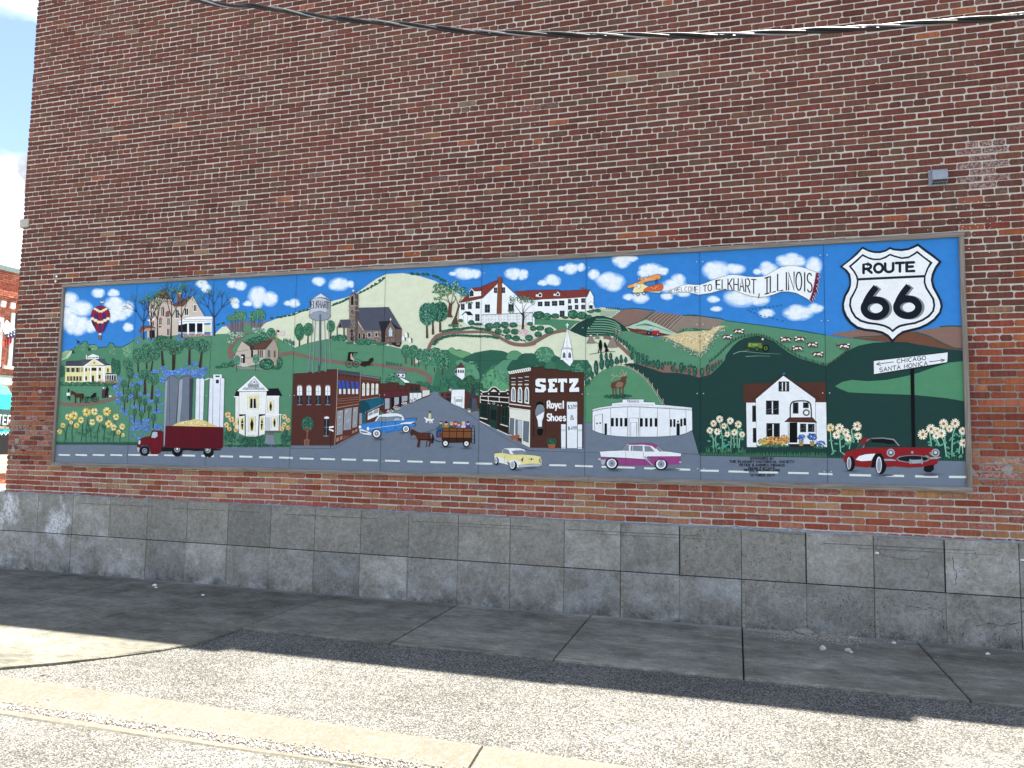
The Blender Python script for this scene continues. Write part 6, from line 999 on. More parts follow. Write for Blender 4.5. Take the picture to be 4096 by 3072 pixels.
for a in ('345 1150 350 1000 315 800', '235 1130 230 1000 205 930', '270 1130 262 1000 280 950', '455 1130 460 960 415 830 430 800', '500 1120 495 960', '540 1120 540 900 550 860', '565 1120 570 1010 595 980', '400 930 380 880'): L('8fb494', 12, a, 1)
for i in range(44): x, y = prng.uniform(180, 620), prng.uniform(880, 1150); E('4f9a80', x, y, 24, 12, prng.uniform(-.8, .8), 8, 0, True)
for i in range(40): x = prng.uniform(150, 660); L('4a8060', 12, loc([(x, 1180), (x+prng.uniform(-30, 30), 1110+prng.uniform(-20, 40))]), keep=True, w2=3)
WP = ('efe8c8', 'e4dcb4', 'f4f0e0')
for x, y, r in ((237, 810, 44), (315, 755, 48), (190, 900, 44), (285, 915, 46), (372, 842, 40), (450, 777, 46), (552, 822, 48), (412, 948, 38), (503, 925, 44), (602, 950, 40)): sunflower(x, y, r, WP, '9a5434')
E('10161a', 318, 695, 20, 10)
T('G')
for a in ('85 690 70 610 66 550', '130 680 125 600 122 540', '185 660 190 600 165 570', '215 620 200 540 230 530', '240 620 242 590', '800 700 780 600 740 560', '800 710 790 590 785 530', '835 700 840 580 855 530', '880 690 890 620 905 560', '705 640 695 560', '760 640 735 590', '905 690 900 620'): L('8fc4a0', 7, a, 1)
for i in range(60):
    x, y = (prng.uniform(65, 245), prng.uniform(560, 690)) if i < 26 else (prng.uniform(680, 905), prng.uniform(560, 710)); 
    if i < 26 and y > 640 and x > 150: continue
    E('5aa084', x, y, 15, 6, prng.uniform(-1, 1), 8, 0, True)
for x, y, r in ((65, 525, 27), (123, 528, 30), (235, 516, 30), (103, 572, 26), (163, 555, 26), (178, 592, 25), (242, 578, 25), (650, 568, 33), (703, 533, 32), (742, 543, 22), (770, 560, 30), (735, 577, 23), (783, 500, 31), (820, 532, 24), (856, 498, 31), (903, 546, 26), (910, 622, 28)): sunflower(x, y, r, WP if x > 100 else ('e8cf8a', 'efe8c8'), 'a8503a')
# ================================================================ INSCRIPTION
M('painted_inscription', 12); T('E')
for t, x0, x1, y, h, w in (('SPONSORED BY', 702, 1002, 1268, 24, 5), ('THE ELKHART H|STOR|CAL SOC|ETY', 442, 1264, 1312, 27, 5.5), ('PETER & ANDREA N|EHAUS', 568, 1145, 1355, 26, 5.5), ('design & artwork', 680, 1020, 1386, 22, 4.5), ('RENEE BALDW|N-S|SK', 628, 1082, 1418, 24, 5.5), ('OCTOBER 2017', 708, 1015, 1482, 24, 5)): line_text('14171d', t, x0, y, x1, y+2, h*1.08, w*1.2)
# board joints and screw heads
M('board_joints', 13)
for k in range(1, 9):
    b = len(cur.v); x = k*1.2192; cur.v += [(x-.0016, -.0112, 0), (x+.0016, -.0112, 0), (x+.0016, -.0112, MH), (x-.0016, -.0112, MH)]; cur.f.append((b, b+1, b+2, b+3)); cur.c += [hexc('1c2c30')]*4
    for z in (.12, .9, 1.63, 2.3):
        for s in (-.032, .032):
            if k < 5 and z not in (.9, .12): continue
            b = len(cur.v); n = 8
            cur.v += [(x+s+.006*math.cos(6.283*i/n), -.0114, z+.006*math.sin(6.283*i/n)) for i in range(n)]; cur.f.append(tuple(range(b, b+n))); cur.c += [hexc('c9cdcc')]*n
# =====================================================================
# THE GROUND
# =====================================================================
def sheet(name, x0, x1, y0, y1, z, mat, **k):
    b = MB(); b.add([(x0, y0, z), (x1, y0, z), (x1, y1, z), (x0, y1, z)], [(0, 1, 2, 3)]); return tag(b.build(name, mat), kind='structure', **k)
sheet('ground', -400, 400, -400, 400, -.06, M_STREET)
sheet('alley_surface', -5.5, 30, -3.74, -1.2, -.022, M_CHIP)
sheet('parking_lot', -5.5, 40, -45, -3.9, -.035, M_CHIP)
# pavement of separate slabs
pave = tag(empty('sidewalk'), kind='structure')
XJ = [-5.2, -3.5, -1.7, -.05, 1.55, 2.80, 4.33, 5.89, 7.40, 8.93, 10.50, 12.05, 13.6, 15.1, 16.6]
def slab(poly, z=0.0, tint=1.0, g=.006, th=.1):
    b = MB(); n = len(poly); cx = sum(p[0] for p in poly)/n; cy = sum(p[1] for p in poly)/n
    def ins(d): 
        o = []
        for x, y in poly:
            o.append((x + (d if x < cx else -d), y + (d if y < cy else -d)))
        return o
    dz = rng.uniform(-.002, .002); A = ins(g + .010); Bq = ins(g)
    b.add([(x, y, z+dz) for x, y in A] + [(x, y, z+dz-.008) for x, y in Bq] + [(x, y, z-th) for x, y in Bq], [tuple(range(n))] + [(i, n+i, n+(i+1) % n, (i+1) % n) for i in range(n)] + [(n+i, 2*n+i, 2*n+(i+1) % n, n+(i+1) % n) for i in range(n)], (tint, tint, tint*1.0, 0))
    return b.build('slab', M_SLAB, pave)
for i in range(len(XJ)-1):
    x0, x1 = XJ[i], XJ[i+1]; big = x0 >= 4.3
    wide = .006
    slab([(x0, -1.755 if big else -1.85), (x1, -1.755 if big else -1.85), (x1, -.02), (x0, -.02)], 0, (1.10 if big else .92)*rng.uniform(.90, 1.10), .0065 if big else .004)  # tint offsets the light: shaded right-hand slabs lightened, left ones darkened
slab([(2.80, -3.60), (3.05, -3.57), (3.37, -3.44), (3.66, -3.20), (3.93, -2.90), (4.16, -2.60), (4.29, -2.34), (4.325, -2.05), (4.33, -1.85), (2.80, -1.85)], 0, .80, .004)  # front slabs tinted darker to hold down the sunlight on them
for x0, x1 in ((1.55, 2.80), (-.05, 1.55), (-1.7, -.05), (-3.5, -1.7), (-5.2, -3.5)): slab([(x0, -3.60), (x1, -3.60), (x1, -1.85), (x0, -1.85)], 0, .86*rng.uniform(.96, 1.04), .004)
# dark joint filler under the slabs
b = MB(); b.box(4.33, 16.6, -1.745, -.02, -.12, -.02); b.box(-5.2, 4.32, -1.84, -.02, -.12, -.02); b.box(-5.2, 3.3, -3.58, -1.84, -.12, -.022); b.box(3.3, 4.25, -2.7, -1.84, -.12, -.024)
b.build('joint_filler', M_DARK, pave)
# kerb: shallow concrete gutter in long lengths
kerb = tag(empty('kerb'), kind='structure')
prof = [(-3.60, -.10), (-3.60, -.006), (-3.615, .004), (-3.66, .004), (-3.80, -.012), (-3.95, -.030), (-4.0, -.10)]
for x0, x1 in ((-5.4, 1.35), (1.35, 7.43), (7.43, 13.5), (13.5, 16.6)):
    b = MB(); b.prism(prof, x0+.008, x1-.008); b.v = [(x, y + (-.016*(x-4.0))*max(0, min(1, (y+3.95)/.3)), z) for x, y, z in b.v]; b.build('kerb_length', M_KERB, kerb)
b = MB()
xs = [-5.4 + .25*i for i in range(60)]
vs = []; 
for x in xs:
    w = .045*max(0, min(1, (8.0-x)/3)); jj = rng.uniform(-.008, .008)
    vs += [(x, -4.062+jj+(.0 if x < 6 else -.01), -.026), (x, -4.075-w+jj*.7, -.026), (x, -4.095-w, -.045)]
b.add(vs, sum([[(i*3, i*3+1, i*3+4, i*3+3), (i*3+1, i*3+2, i*3+5, i*3+4)] for i in range(len(xs)-1)], []))
b.build('gutter_lip', M_KERB, kerb)
def pebble(b, x, y, z, r, col, n=5):
    """squashed irregular stone"""
    vs = []; 
    for k in range(n): a = 6.283*k/n + rng.random()*.6; q = r*rng.uniform(.7, 1.15); vs.append((x+q*math.cos(a), y+q*math.sin(a)*.8, z+r*.12))
    for k in range(n): a = 6.283*k/n + rng.random()*.6; q = r*rng.uniform(.4, .7); vs.append((x+q*math.cos(a), y+q*math.sin(a)*.8, z+r*rng.uniform(.5, .8)))
    b.add(vs, [tuple(range(n, 2*n))] + [(i, (i+1) % n, n+(i+1) % n, n+i) for i in range(n)], col)
b = MB()
STC = [(.36, .34, .30, 0), (.28, .265, .24, 0), (.44, .42, .38, 0), (.2, .185, .17, 0), (.32, .25, .19, 0)]
for _ in range(5200):
    x = rng.uniform(1.5, 10.5); y = rng.gauss(-4.0, .032) if rng.random() < .9 else rng.gauss(-3.97, .06)
    if y > -3.72: continue
    z = -.03 + max(0, (y+3.95))*.11 if y > -3.95 else -.03
    pebble(b, x, y, z, rng.uniform(.004, .011), rng.choice(STC), 4)
for _ in range(2600):
    x = rng.uniform(0, 11); pebble(b, x, rng.gauss(-3.585, .012)-.016*(x-4), -.022, rng.uniform(.004, .009), rng.choice(STC), 4)
tag(b.build('gutter_gravel', M_STONE), 'pale loose gravel washed along the concrete gutter', 'gravel', kind='stuff')
b = MB()
for _ in range(700):
    x = rng.uniform(-1, 11.4); y = -.05 - abs(rng.gauss(0, .03)) if rng.random() < .6 else rng.uniform(-1.7, -.1); pebble(b, x, y, 0, rng.uniform(.002, .005), (.5, .47, .42, 0), 4)
for _ in range(900):
    x = rng.gauss(9.55, .25); y = -abs(rng.gauss(.08, .16)) - .04; pebble(b, x, y, 0, rng.uniform(.002, .009), (.38, .34, .29, 0), 4)
tag(b.build('fallen_concrete_crumbs', M_STONE), 'scattered pale crumbs of concrete at the wall foot', 'rubble', kind='stuff')
def chunk(name, x, y, r, h, label, cat, col, sx=1.0):
    bm = bmesh.new(); bmesh.ops.create_icosphere(bm, subdivisions=2, radius=1)
    for v in bm.verts:
        k = rng.uniform(.78, 1.12); v.co = Vector((v.co.x*r*sx*k, v.co.y*r*.8*k, max(v.co.z, -.45)*h*k))
    me = bpy.data.meshes.new(name); bm.to_mesh(me); bm.free()
    ca = me.color_attributes.new('tint', 'FLOAT_COLOR', 'POINT'); ca.data.foreach_set('color', list(col)*len(me.vertices)); me.materials.append(M_STONE)
    o = bpy.data.objects.new(name, me); COL.objects.link(o); o.location = (x, y, h*.42); tag(o, label, cat, 'loose stones lying on the sidewalk'); return o
chunk('concrete_chunk', 9.50, -.085, .075, .035, 'long pale slab of broken concrete leaning at the wall foot', 'rubble', (.26, .245, .21, 0), 1.35)
chunk('concrete_chunk', 9.68, -.13, .045, .04, 'rough lump of concrete right of the long broken slab', 'rubble', (.24, .21, .18, 0))
chunk('concrete_chunk', 9.40, -.16, .024, .026, 'small gravelly lump left of the long broken slab', 'rubble', (.25, .23, .2, 0))
chunk('concrete_chunk', 9.62, -.66, .028, .03, 'single whitish stone lying out on the shaded sidewalk', 'stone', (.48, .46, .42, 0))
chunk('concrete_chunk', 9.83, -.63, .028, .02, 'whitish stone, left and larger of a touching pair', 'stone', (.42, .40, .36, 0))
chunk('concrete_chunk', 9.85, -.68, .016, .014, 'small whitish stone, right one of a touching pair', 'stone', (.5, .48, .44, 0))
chunk('concrete_chunk', 9.93, -.10, .02, .012, 'flat pale flake against the wall beside the steel strap', 'stone', (.36, .34, .3, 0), 1.3)
chunk('concrete_chunk', 10.28, -.19, .018, .012, 'oblong white flake left of the right sidewalk joint', 'stone', (.6, .58, .54, 0), 1.3)
chunk('concrete_chunk', 11.01, -.32, .016, .012, 'bean shaped white pebble near the right edge', 'stone', (.7, .68, .64, 0), 1.3)
chunk('concrete_chunk', 2.06, -.35, .03, .016, 'white pebble, larger of two by the left foundation', 'stone', (.75, .74, .70, 0))
chunk('concrete_chunk', 2.17, -.45, .02, .010, 'white pebble, smaller of two by the left foundation', 'stone', (.75, .74, .70, 0))
chunk('concrete_chunk', 2.98, -.62, .02, .010, 'lone white pebble on the slab left of the dark joint', 'stone', (.75, .74, .70, 0))
def leaf(x, y, s, a, label):
    b = MB(); pts = [(-1, 0), (-.5, .42), (.1, .5), (.7, .25), (1.1, 0), (.6, -.35), (0, -.45), (-.6, -.3)]
    v = [(x+s*(u*math.cos(a)-w*math.sin(a)), y+s*(u*math.sin(a)+w*math.cos(a)), .012+abs(w)*s*.5+u*u*s*.15) for u, w in pts]
    b.add(v + [(p[0], p[1], p[2]+.002) for p in v], [tuple(range(8)), tuple(range(15, 7, -1))] + [(i, 8+i, 8+(i+1) % 8, (i+1) % 8) for i in range(8)])
    tag(b.build('dry_leaf', M_LEAF), label, 'leaf', 'dry leaves on the sunlit ground')
leaf(2.52, -3.13, .045, .3, 'brown dry leaf on the sunlit concrete slab')
leaf(3.80, -3.42, .03, 1.2, 'small brown leaf on the sunlit gravel surface')
# =====================================================================
# THE BRICK BUILDING
# =====================================================================
bldg = empty('brick_building', (-.885, 0, 0))
tag(bldg, 'tall dark red brick building whose side wall carries the mural', 'building')
def own(o):
    o.parent = bldg; o.matrix_parent_inverse = Matrix.Translation((.885, 0, 0)); return o
XL, XR = -.885, 14.0
def wall_top(x): return 8.92 if x < 6.0 else (8.52 if x < 8.9 else (8.42 if x < 11.35 else 7.95))
ZB, CH, YF = .041, .06829, .022
# body behind the face: mortar slab and returns
b = MB()
for x0, x1, zt in ((XL+.012, 6.0, 8.92), (6.0, 8.9, 8.52), (8.9, 11.35, 8.42), (11.35, XR, 7.95)): b.box(x0, x1, YF+.0075, .32, .9, zt)
own(b.build('mortar_bed', M_MORTAR))
b = MB(); b.box(XL+.02, XR-.02, .33, 14, 0, 7.6); own(b.build('rear_walls', M_BRICK_DULL if 'M_BRICK_DULL' in globals() else M_MORTAR))
b = MB()
for x0, x1, zt in ((XL-.03, 6.04, 8.92), (6.04, 8.94, 8.52), (8.94, 11.39, 8.42), (11.39, XR, 7.95)): b.box(x0, x1, -.03, .36, zt, zt+.06, .008)
own(b.build('coping', M_LIMESTONE))
MAIN = ['643f38', '693f37', '5f3f38', '6a4238', '5f463b', '5b3831', '654037', '6a3c34', '5e3d36', '6c463b', '623c35', '5c3a33', '66483c']
ODD = ['8e583f', '8a6c54', '7a5640', '85553f', '7c6a58', '8c5440']
LOWC = ['96543f', '93503e', 'a0634a', '8a4a38', '9c5844', 'a0724f', 'a87e58', '964e3c', '8c4c3c', '9c5f48', '925a44', '8c4838', 'a46a4a', '945040']
MIDC = ['7e4234', '8a4a36', '763c32', '6e4036', '8c5238', '94583a', '82463a', '6a3c34', '985a3c', '7a4838']
def hsh(a, b_): return (math.sin(a*12.9898 + b_*78.233) * 43758.5453) % 1
def vn(x, y):
    xi, yi = math.floor(x), math.floor(y); fx, fy = x-xi, y-yi; fx = fx*fx*(3-2*fx); fy = fy*fy*(3-2*fy)
    return (hsh(xi, yi)*(1-fx)+hsh(xi+1, yi)*fx)*(1-fy) + (hsh(xi, yi+1)*(1-fx)+hsh(xi+1, yi+1)*fx)*fy
def clay(x, z):
    n = vn(x*1.5, z*2.5)
    if z < 1.42 or (x > 10.85 and z < 1.72 + n*.2): c = rng.choice(LOWC)
    elif x > 10.6 and z < 2.75 + n*.35: c = rng.choice(MIDC + LOWC[:5] if z < 2.4 else MIDC)
    elif x < .6 and z < 2.2 + n*.5: c = rng.choice(MIDC + LOWC[:6] if z < 1.9 else MIDC)
    elif rng.random() < .014: c = rng.choice(ODD)
    elif z < 4.2 and rng.random() < .12: c = rng.choice(MIDC[2:5])
    else: c = rng.choice(MAIN)
    k = rng.uniform(.93, 1.08)*(1 + (vn(x*.7+9, z*.9)-.5)*.16)
    al = 0
    if 11.06 < x < 11.36 and 4.30 < z < 4.84: al = rng.uniform(.55, 1)
    elif z < 1.45: al = rng.choice([0, .15, .3, .45])
    elif x < .3 and 1.6 < z < 2.1: al = rng.choice([0, .5, .9, .2])
    elif x > 11.0 and z < 1.75: al = rng.choice([.2, .8, .4])
    elif rng.random() < .02: al = .3
    k *= 1.02 if z > 2.6 or c in MAIN else .95
    q = srgb(c); return (q[0]*k, q[1]*k, q[2]*k, al)
def brick_geo(b, x0, x1, z0, z1, col, dy):
    cx, cz = (x1-x0)*.5, (z1-z0)*.5; j = lambda s=.0034: rng.uniform(-s, s)
    ch = rng.uniform(.004, .014); cw = rng.uniform(.005, .016)
    ring = [(x0+cw, z0+j()), (x1-cw, z0+j()), (x1+j(), z0+ch), (x1+j(), z1-ch), (x1-cw, z1+j()), (x0+cw, z1+j()), (x0+j(), z1-ch), (x0+j(), z0+ch)]
    mx_, mz_ = (x0+x1)/2, (z0+z1)/2; s1 = 1-.005/cx; s2 = 1-.004/cz
    fr = [(mx_+(u-mx_)*s1, YF+dy, mz_+(w-mz_)*s2) for u, w in ring]; rr = [(u, YF+dy+.0035, w) for u, w in ring]; bk = [(u, YF+.03, w) for u, w in ring]
    b.add(fr+rr+bk, [tuple(range(8))] + [(i, 8+i, 8+(i+1) % 8, (i+1) % 8) for i in range(8)] + [(8+i, 16+i, 16+(i+1) % 8, 8+(i+1) % 8) for i in range(8)], col)
camx, camy, camz = SURVEY_C[0], SURVEY_C[1], SURVEY_C[2]+GZ
bricks = []
r = 13
while True:
    z0 = ZB + r*CH
    if z0 > 8.9: break
    header = r % 7 == 6; pit_ = .1125 if header else .2225
    ph = -.743 if header else (-.812 if (r % 7) % 2 == 1 else -.702)
    x = XL + rng.uniform(-.006, .006); first = True
    k0 = 0
    edges = []
    nx = ph
    while nx < x + .05: nx += pit_
    edges = [x]
    drift = 0
    while nx < XR:
        edges.append(nx + rng.uniform(-.004, .004)); nx += pit_
    edges.append(XR)
    for i in range(len(edges)-1):
        x0, x1 = edges[i], edges[i+1]
        if x1-x0 < .03: continue
        if z0 + CH > wall_top((x0+x1)/2): continue
        zj = math.sin(x0*1.3+r)*.0012 + (vn(x0*.55+3, z0*.7)-.5)*.020 + (vn(x0*2.1, r*.9)-.5)*.005
        if x1 > -.02 and x0 < MW+.02 and z0 > GZ+.04 and z0+CH < GZ+MH-.02 and x0 > .03 and x1 < MW-.03: continue    # hidden behind the boards
        bricks.append((x0 + (rng.uniform(.003, .007) if i else 0), x1 - rng.uniform(.003, .007), z0 + zj + .001, z0 + zj + CH - rng.uniform(.011, .0145)))
    r += 1
vis = []
for i, (x0, x1, z0, z1) in enumerate(bricks):
    cx, cz = (x0+x1)/2, (z0+z1)/2
    p = _W2C @ Vector((cx-camx, -camy, cz-camz)); u, v = p.x/p.z, p.y/p.z
    behind = -.05 < cx < MW+.05 and GZ-.06 < cz < GZ+MH+.06
    if abs(u) < .66 and abs(v) < .49 and not behind: vis.append(((x1-x0)*abs(camy)/p.z**3, i))
vis.sort(reverse=True)
single = set(i for _, i in vis[:300])
rest = MB()
for i, (x0, x1, z0, z1) in enumerate(bricks):
    col = clay((x0+x1)/2, (z0+z1)/2); dy = rng.uniform(-.0025, .0025)
    if z0 < 1.5: dy -= .001
    if i in single:
        q = MB(); brick_geo(q, x0, x1, z0, z1, col, dy); own(q.build('brick', M_BRICK, at=(x0, YF, z0)))
    else: brick_geo(rest, x0, x1, z0, z1, col, dy)
tag(own(rest.build('brickwork', M_BRICK)), kind='stuff')
# excess mortar blobs squeezed out of the joints
b = MB()
for _ in range(420):
    x, z = rng.uniform(-.8, 11.5), rng.uniform(1.1, 7)
    if 0 < x < MW and GZ-.05 < z < GZ+MH+.05: continue
    rr_ = ZB + CH*round((z-ZB)/CH) - .006; n = 6; w = rng.uniform(.005, .02); h = rng.uniform(.004, .010)
    b.add([(x+w*math.cos(6.283*k/n)*rng.uniform(.7, 1.2), YF-.002, rr_+h*math.sin(6.283*k/n)*rng.uniform(.7, 1.3)) for k in range(n)] + [(x, YF-.007, rr_)], [(k, (k+1) % n, n) for k in range(n)])
tag(own(b.build('mortar_squeeze', M_MORTAR)), kind='stuff')
# cast foundation course
JX = [-.93, -.21] + [.39+.61*i for i in range(23)]
def zmid(x): return .502 - .0035*max(x, 0); 
def ztop(x): return 1.022 - .0055*max(x, 0)
found = own(bpy.data.objects.new('foundation', None)); COL.objects.link(found)
def jw(x, i): return .006 if min(abs(x-8.32), abs(x-9.54), abs(x-10.76)) < .05 else .0012+.0016*hsh(i, 1)
def panel(x0, x1, z0a, z0b, z1a, z1b, y, col, name='concrete_panel', gl=.0022, gr=.0022):
    b = MB(); g = .0022; e = .004
    P_ = lambda t, zf: None
    el, er = gl*1.6, gr*1.6
    F = [(x0+gl+el, y, z0a+g+e), (x1-gr-er, y, z0b+g+e), (x1-gr-er, y, z1b-g-e), (x0+gl+el, y, z1a-g-e)]
    Rr = [(x0+gl, y+e, z0a+g), (x1-gr, y+e, z0b+g), (x1-gr, y+e, z1b-g), (x0+gl, y+e, z1a-g)]
    D = [(px, .3, pz) for px, _, pz in Rr]
    b.add(F+Rr+D, [(0, 1, 2, 3)] + [(i, 4+i, 4+(i+1) % 4, (i+1) % 4) for i in range(4)] + [(4+i, 8+i, 8+(i+1) % 4, 4+(i+1) % 4) for i in range(4)], col)
    o = b.build(name, M_CONC); o.parent = found; return o
for i in range(len(JX)-1):
    x0, x1 = JX[i], JX[i+1]; xm = (x0+x1)/2
    if x0 < .5: up = (.75, .3, .2)
    elif 8.2 < xm < 9.6: up = (.15, 1.0, .05)
    elif xm < 7.0: up = (.15, .12, .12)
    elif xm < 8.3: up = (.75, .2, .8 if xm > 7.8 else .1)
    elif xm < 10.7: up = (.5, .15, .2)
    else: up = (.8, .6, .2)
    lo = (.95, .45, .1 if x0 > .5 else .6) if xm < 9 else (.6, .85, .75)
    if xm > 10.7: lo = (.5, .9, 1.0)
    panel(x0, x1, zmid(x0)+.002, zmid(x1)+.002, ztop(x0), ztop(x1), -.030+rng.uniform(-.0015, .0015), up + ((1.0 if x0 < .3 else 0),), gl=jw(x0, i), gr=jw(x1, i+1))
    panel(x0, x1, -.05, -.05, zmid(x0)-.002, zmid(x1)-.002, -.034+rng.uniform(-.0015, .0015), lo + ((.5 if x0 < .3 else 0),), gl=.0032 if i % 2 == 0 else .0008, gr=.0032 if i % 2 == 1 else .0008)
b = MB(); b.box(-.915, 14.0, -.022, .28, -.05, .94); o = b.build('joint_shadow_backing', M_DARK); o.parent = found
# form straps left in the lower joints
for x, w in ((1.61, .006), (2.83, .010), (4.05, .008), (5.27, .010), (6.49, .007), (7.73, .022), (8.95, .026), (10.17, .028)):
    b = MB(); z1 = zmid(x)-.01; b.box(x-w/2, x+w/2, -.0395, -.02, 0, z1, .001); b.box(x-w/2-.006, x-w/2-.001, -.0362, -.03, 0, z1); 
    o = b.build('steel_strap', M_STEEL); o.parent = found
    b = MB()
    for k in range(7):
        zz_ = .04 + k*.068; n = 8; rr_ = min(.0055, w*.35)
        b.add([(x+rr_*math.cos(6.283*i/n), -.0402, zz_+rr_*math.sin(6.283*i/n)) for i in range(n)], [tuple(range(n))])
    o = b.build('strap_holes', M_DARK); o.parent = found
# horizontal board mark on the upper course
b = MB()
for x0 in (.45, 2.0, 3.6, 5.3, 7.15, 9.7):
    x1 = x0 + rng.uniform(1.0, 1.5); z = ztop(x0)-.10
    b.box(x0, x1, -.0335, -.029, z, z+.0025)
    if x0 > 5: b.box(x0+.3, x1+.2, -.0335, -.029, z-.03, z-.0285)
o = b.build('form_line', M_DARK); o.parent = found
# cracks
def crack(pts, w=.0022, y=-.0345):
    b = MB(); 
    for i in range(len(pts)-1):
        (xa, za), (xb, zb) = pts[i], pts[i+1]; n = 6; prev = (xa, za)
        for k in range(1, n+1):
            t = k/n; q = (xa+(xb-xa)*t+rng.uniform(-.006, .006), za+(zb-za)*t+rng.uniform(-.006, .006)); dx, dz = q[0]-prev[0], q[1]-prev[1]; d = math.hypot(dx, dz) or 1; ww = w*rng.uniform(.5, 1.4)/2
            b.add([(prev[0]-dz/d*ww, y, prev[1]+dx/d*ww), (q[0]-dz/d*ww, y, q[1]+dx/d*ww), (q[0]+dz/d*ww, y, q[1]-dx/d*ww), (prev[0]+dz/d*ww, y, prev[1]-dx/d*ww)], [(0, 1, 2, 3)]); prev = q
    o = b.build('crack', M_DARK); o.parent = found
crack([(10.19, .95), (10.18, .84), (10.24, .78), (10.40, .755), (10.52, .76), (10.60, .80)]); crack([(10.60, .70), (10.62, .63), (10.60, .58)], .003); crack([(7.74, .88), (7.72, .80), (7.735, .72)]); crack([(10.83, .80), (10.835, .70), (10.86, .66), (10.84, .55)], .004); crack([(9.0, .96), (9.6, .94)], .003)
crack([(11.0, .18), (11.1, .22), (11.2, .20), (11.35, .25)], .004, -.0375); crack([(10.6, .32), (10.72, .30), (10.74, .12)], .003, -.0375); crack([(10.4, .33), (10.6, .30)], .003, -.0375)
# sloppy fillet between brick and foundation
b = MB(); n = 520; pv = None
for i in range(n+1):
    x = -.92 + i*(14.9/n); zt = ztop(x); up = -.004 + .012*vn(x*14, 3) + (.02 if rng.random() < .03 else 0) + (.010*vn(x*2, 8)); w = (x, zt)
    cur4 = [(x, -.0325, zt-.002-.004*vn(x*20, 1)), (x, -.02, zt-.002), (x, YF-.006, zt+up*.8), (x, YF+.004, zt+up)]
    if pv: b.add(pv+cur4, [(0, 1, 5, 4), (1, 2, 6, 5), (2, 3, 7, 6), (0+0, 4, 4, 0)][:3])
    pv = cur4
own(b.build('mortar_fillet', M_LIME))
# reddish grout where the bed has washed out, grey patching by the left corner and right of the frame
def blot(x, z, rx, rz, mat, name, y=YF-.004, par=None, n=12):
    b = MB(); b.add([(x+rx*math.cos(6.283*k/n)*rng.uniform(.65, 1.2), y+.004, z+rz*math.sin(6.283*k/n)*rng.uniform(.65, 1.2)) for k in range(n)] + [(x+rng.uniform(-.3, .3)*rx, y-.003, z)], [(k, (k+1) % n, n) for k in range(n)]); o = b.build(name, mat)
    if par: o.parent = par
    else: own(o)
for x, z, rx, rz in ((-.72, 1.735, .05, .035), (-.78, 1.62, .035, .06), (-.80, 1.50, .05, .03), (-.36, 2.42, .045, .03)): blot(x, z, rx, rz, M_PLASTER, 'mortar_patch')
for x, z, rx, rz in ((-.62, 1.60, .06, .02), (-.66, 1.52, .07, .014), (-.30, 2.02, .07, .010), (-.1, 1.98, .06, .008), (-.5, 1.94, .05, .008), (11.0, 2.13, .06, .008), (11.05, 1.99, .04, .012), (11.15, 1.93, .07, .008), (10.99, 1.75, .05, .007), (11.25, 1.83, .05, .006)): blot(x, z, rx, rz, M_DARK, 'open_joint', YF+.001)
for x, z, rx, rz in ((11.2, 1.68, .10, .012), (11.32, 1.62, .05, .05), (11.02, 1.60, .03, .04), (-.1, 1.86, .06, .012), (-.02, 1.81, .04, .02)): blot(x, z, rx, rz, M_PLASTER, 'mortar_patch')
for x, z in ((-.205, 4.035), (-.215, 3.965)): blot(x, z, .02, .02, M_WHITE, 'plaster_dab', YF-.005)
b = MB()
for _ in range(130):
    x, z = (rng.uniform(5, 11.4), rng.uniform(4, 6.5)) if rng.random() < .5 else (rng.gauss(11.15, .15), rng.gauss(4.0, .15)); s = rng.uniform(.002, .005)
    b.add([(x-s, YF-.0042, z-s), (x+s, YF-.0042, z-s*.6), (x+s*.7, YF-.0042, z+s), (x-s*.6, YF-.0042, z+s*.8)], [(0, 1, 2, 3)])
tag(own(b.build('paint_specks', M_WHITE)), kind='stuff')
# limestone block in the corner
b = MB(); b.box(-.925, -.765, .004, .2, 4.775, 4.897, .006); own(b.build('stone_block', M_LIMESTONE))
# shop front cornice end seen past the corner
prof = [(-.93, 5.868), (-1.03, 5.868), (-1.085, 5.835), (-1.10, 5.78), (-1.10, 5.62), (-1.07, 5.60), (-1.05, 5.56), (-1.00, 5.53), (-.96, 5.47), (-.945, 5.42), (-.94, 5.36), (-.965, 5.35), (-.965, 5.31), (-.935, 5.28), (-.93, 5.24)]
b = MB(); b.prism(prof, .06, .40, 'y'); own(b.build('cornice_end', M_BRACKET))
b = MB(); b.box(-1.02, -.93, .5, .62, 0, 4.62); b.box(-1.10, -.93, .46, .66, 4.62, 4.70); own(b.build('front_pilaster', M_WHITE))
# iron hook
b = MB(); b.tube([(9.36, YF+.01, 4.62), (9.36, YF-.03, 4.62), (9.36, YF-.045, 4.605), (9.362, YF-.045, 4.575), (9.365, YF-.03, 4.56)], .005, 6); own(b.build('wall_hook', M_STEEL))
b = MB(); b.box(10.165, 10.195, -.0375, -.028, .795, .812); o = b.build('paper_tag', M_WHITE); o.parent = found
b = MB(); b.box(11.38, 11.42, -.0375, -.028, .80, .815); o = b.build('paper_tag', M_WHITE); o.parent = found
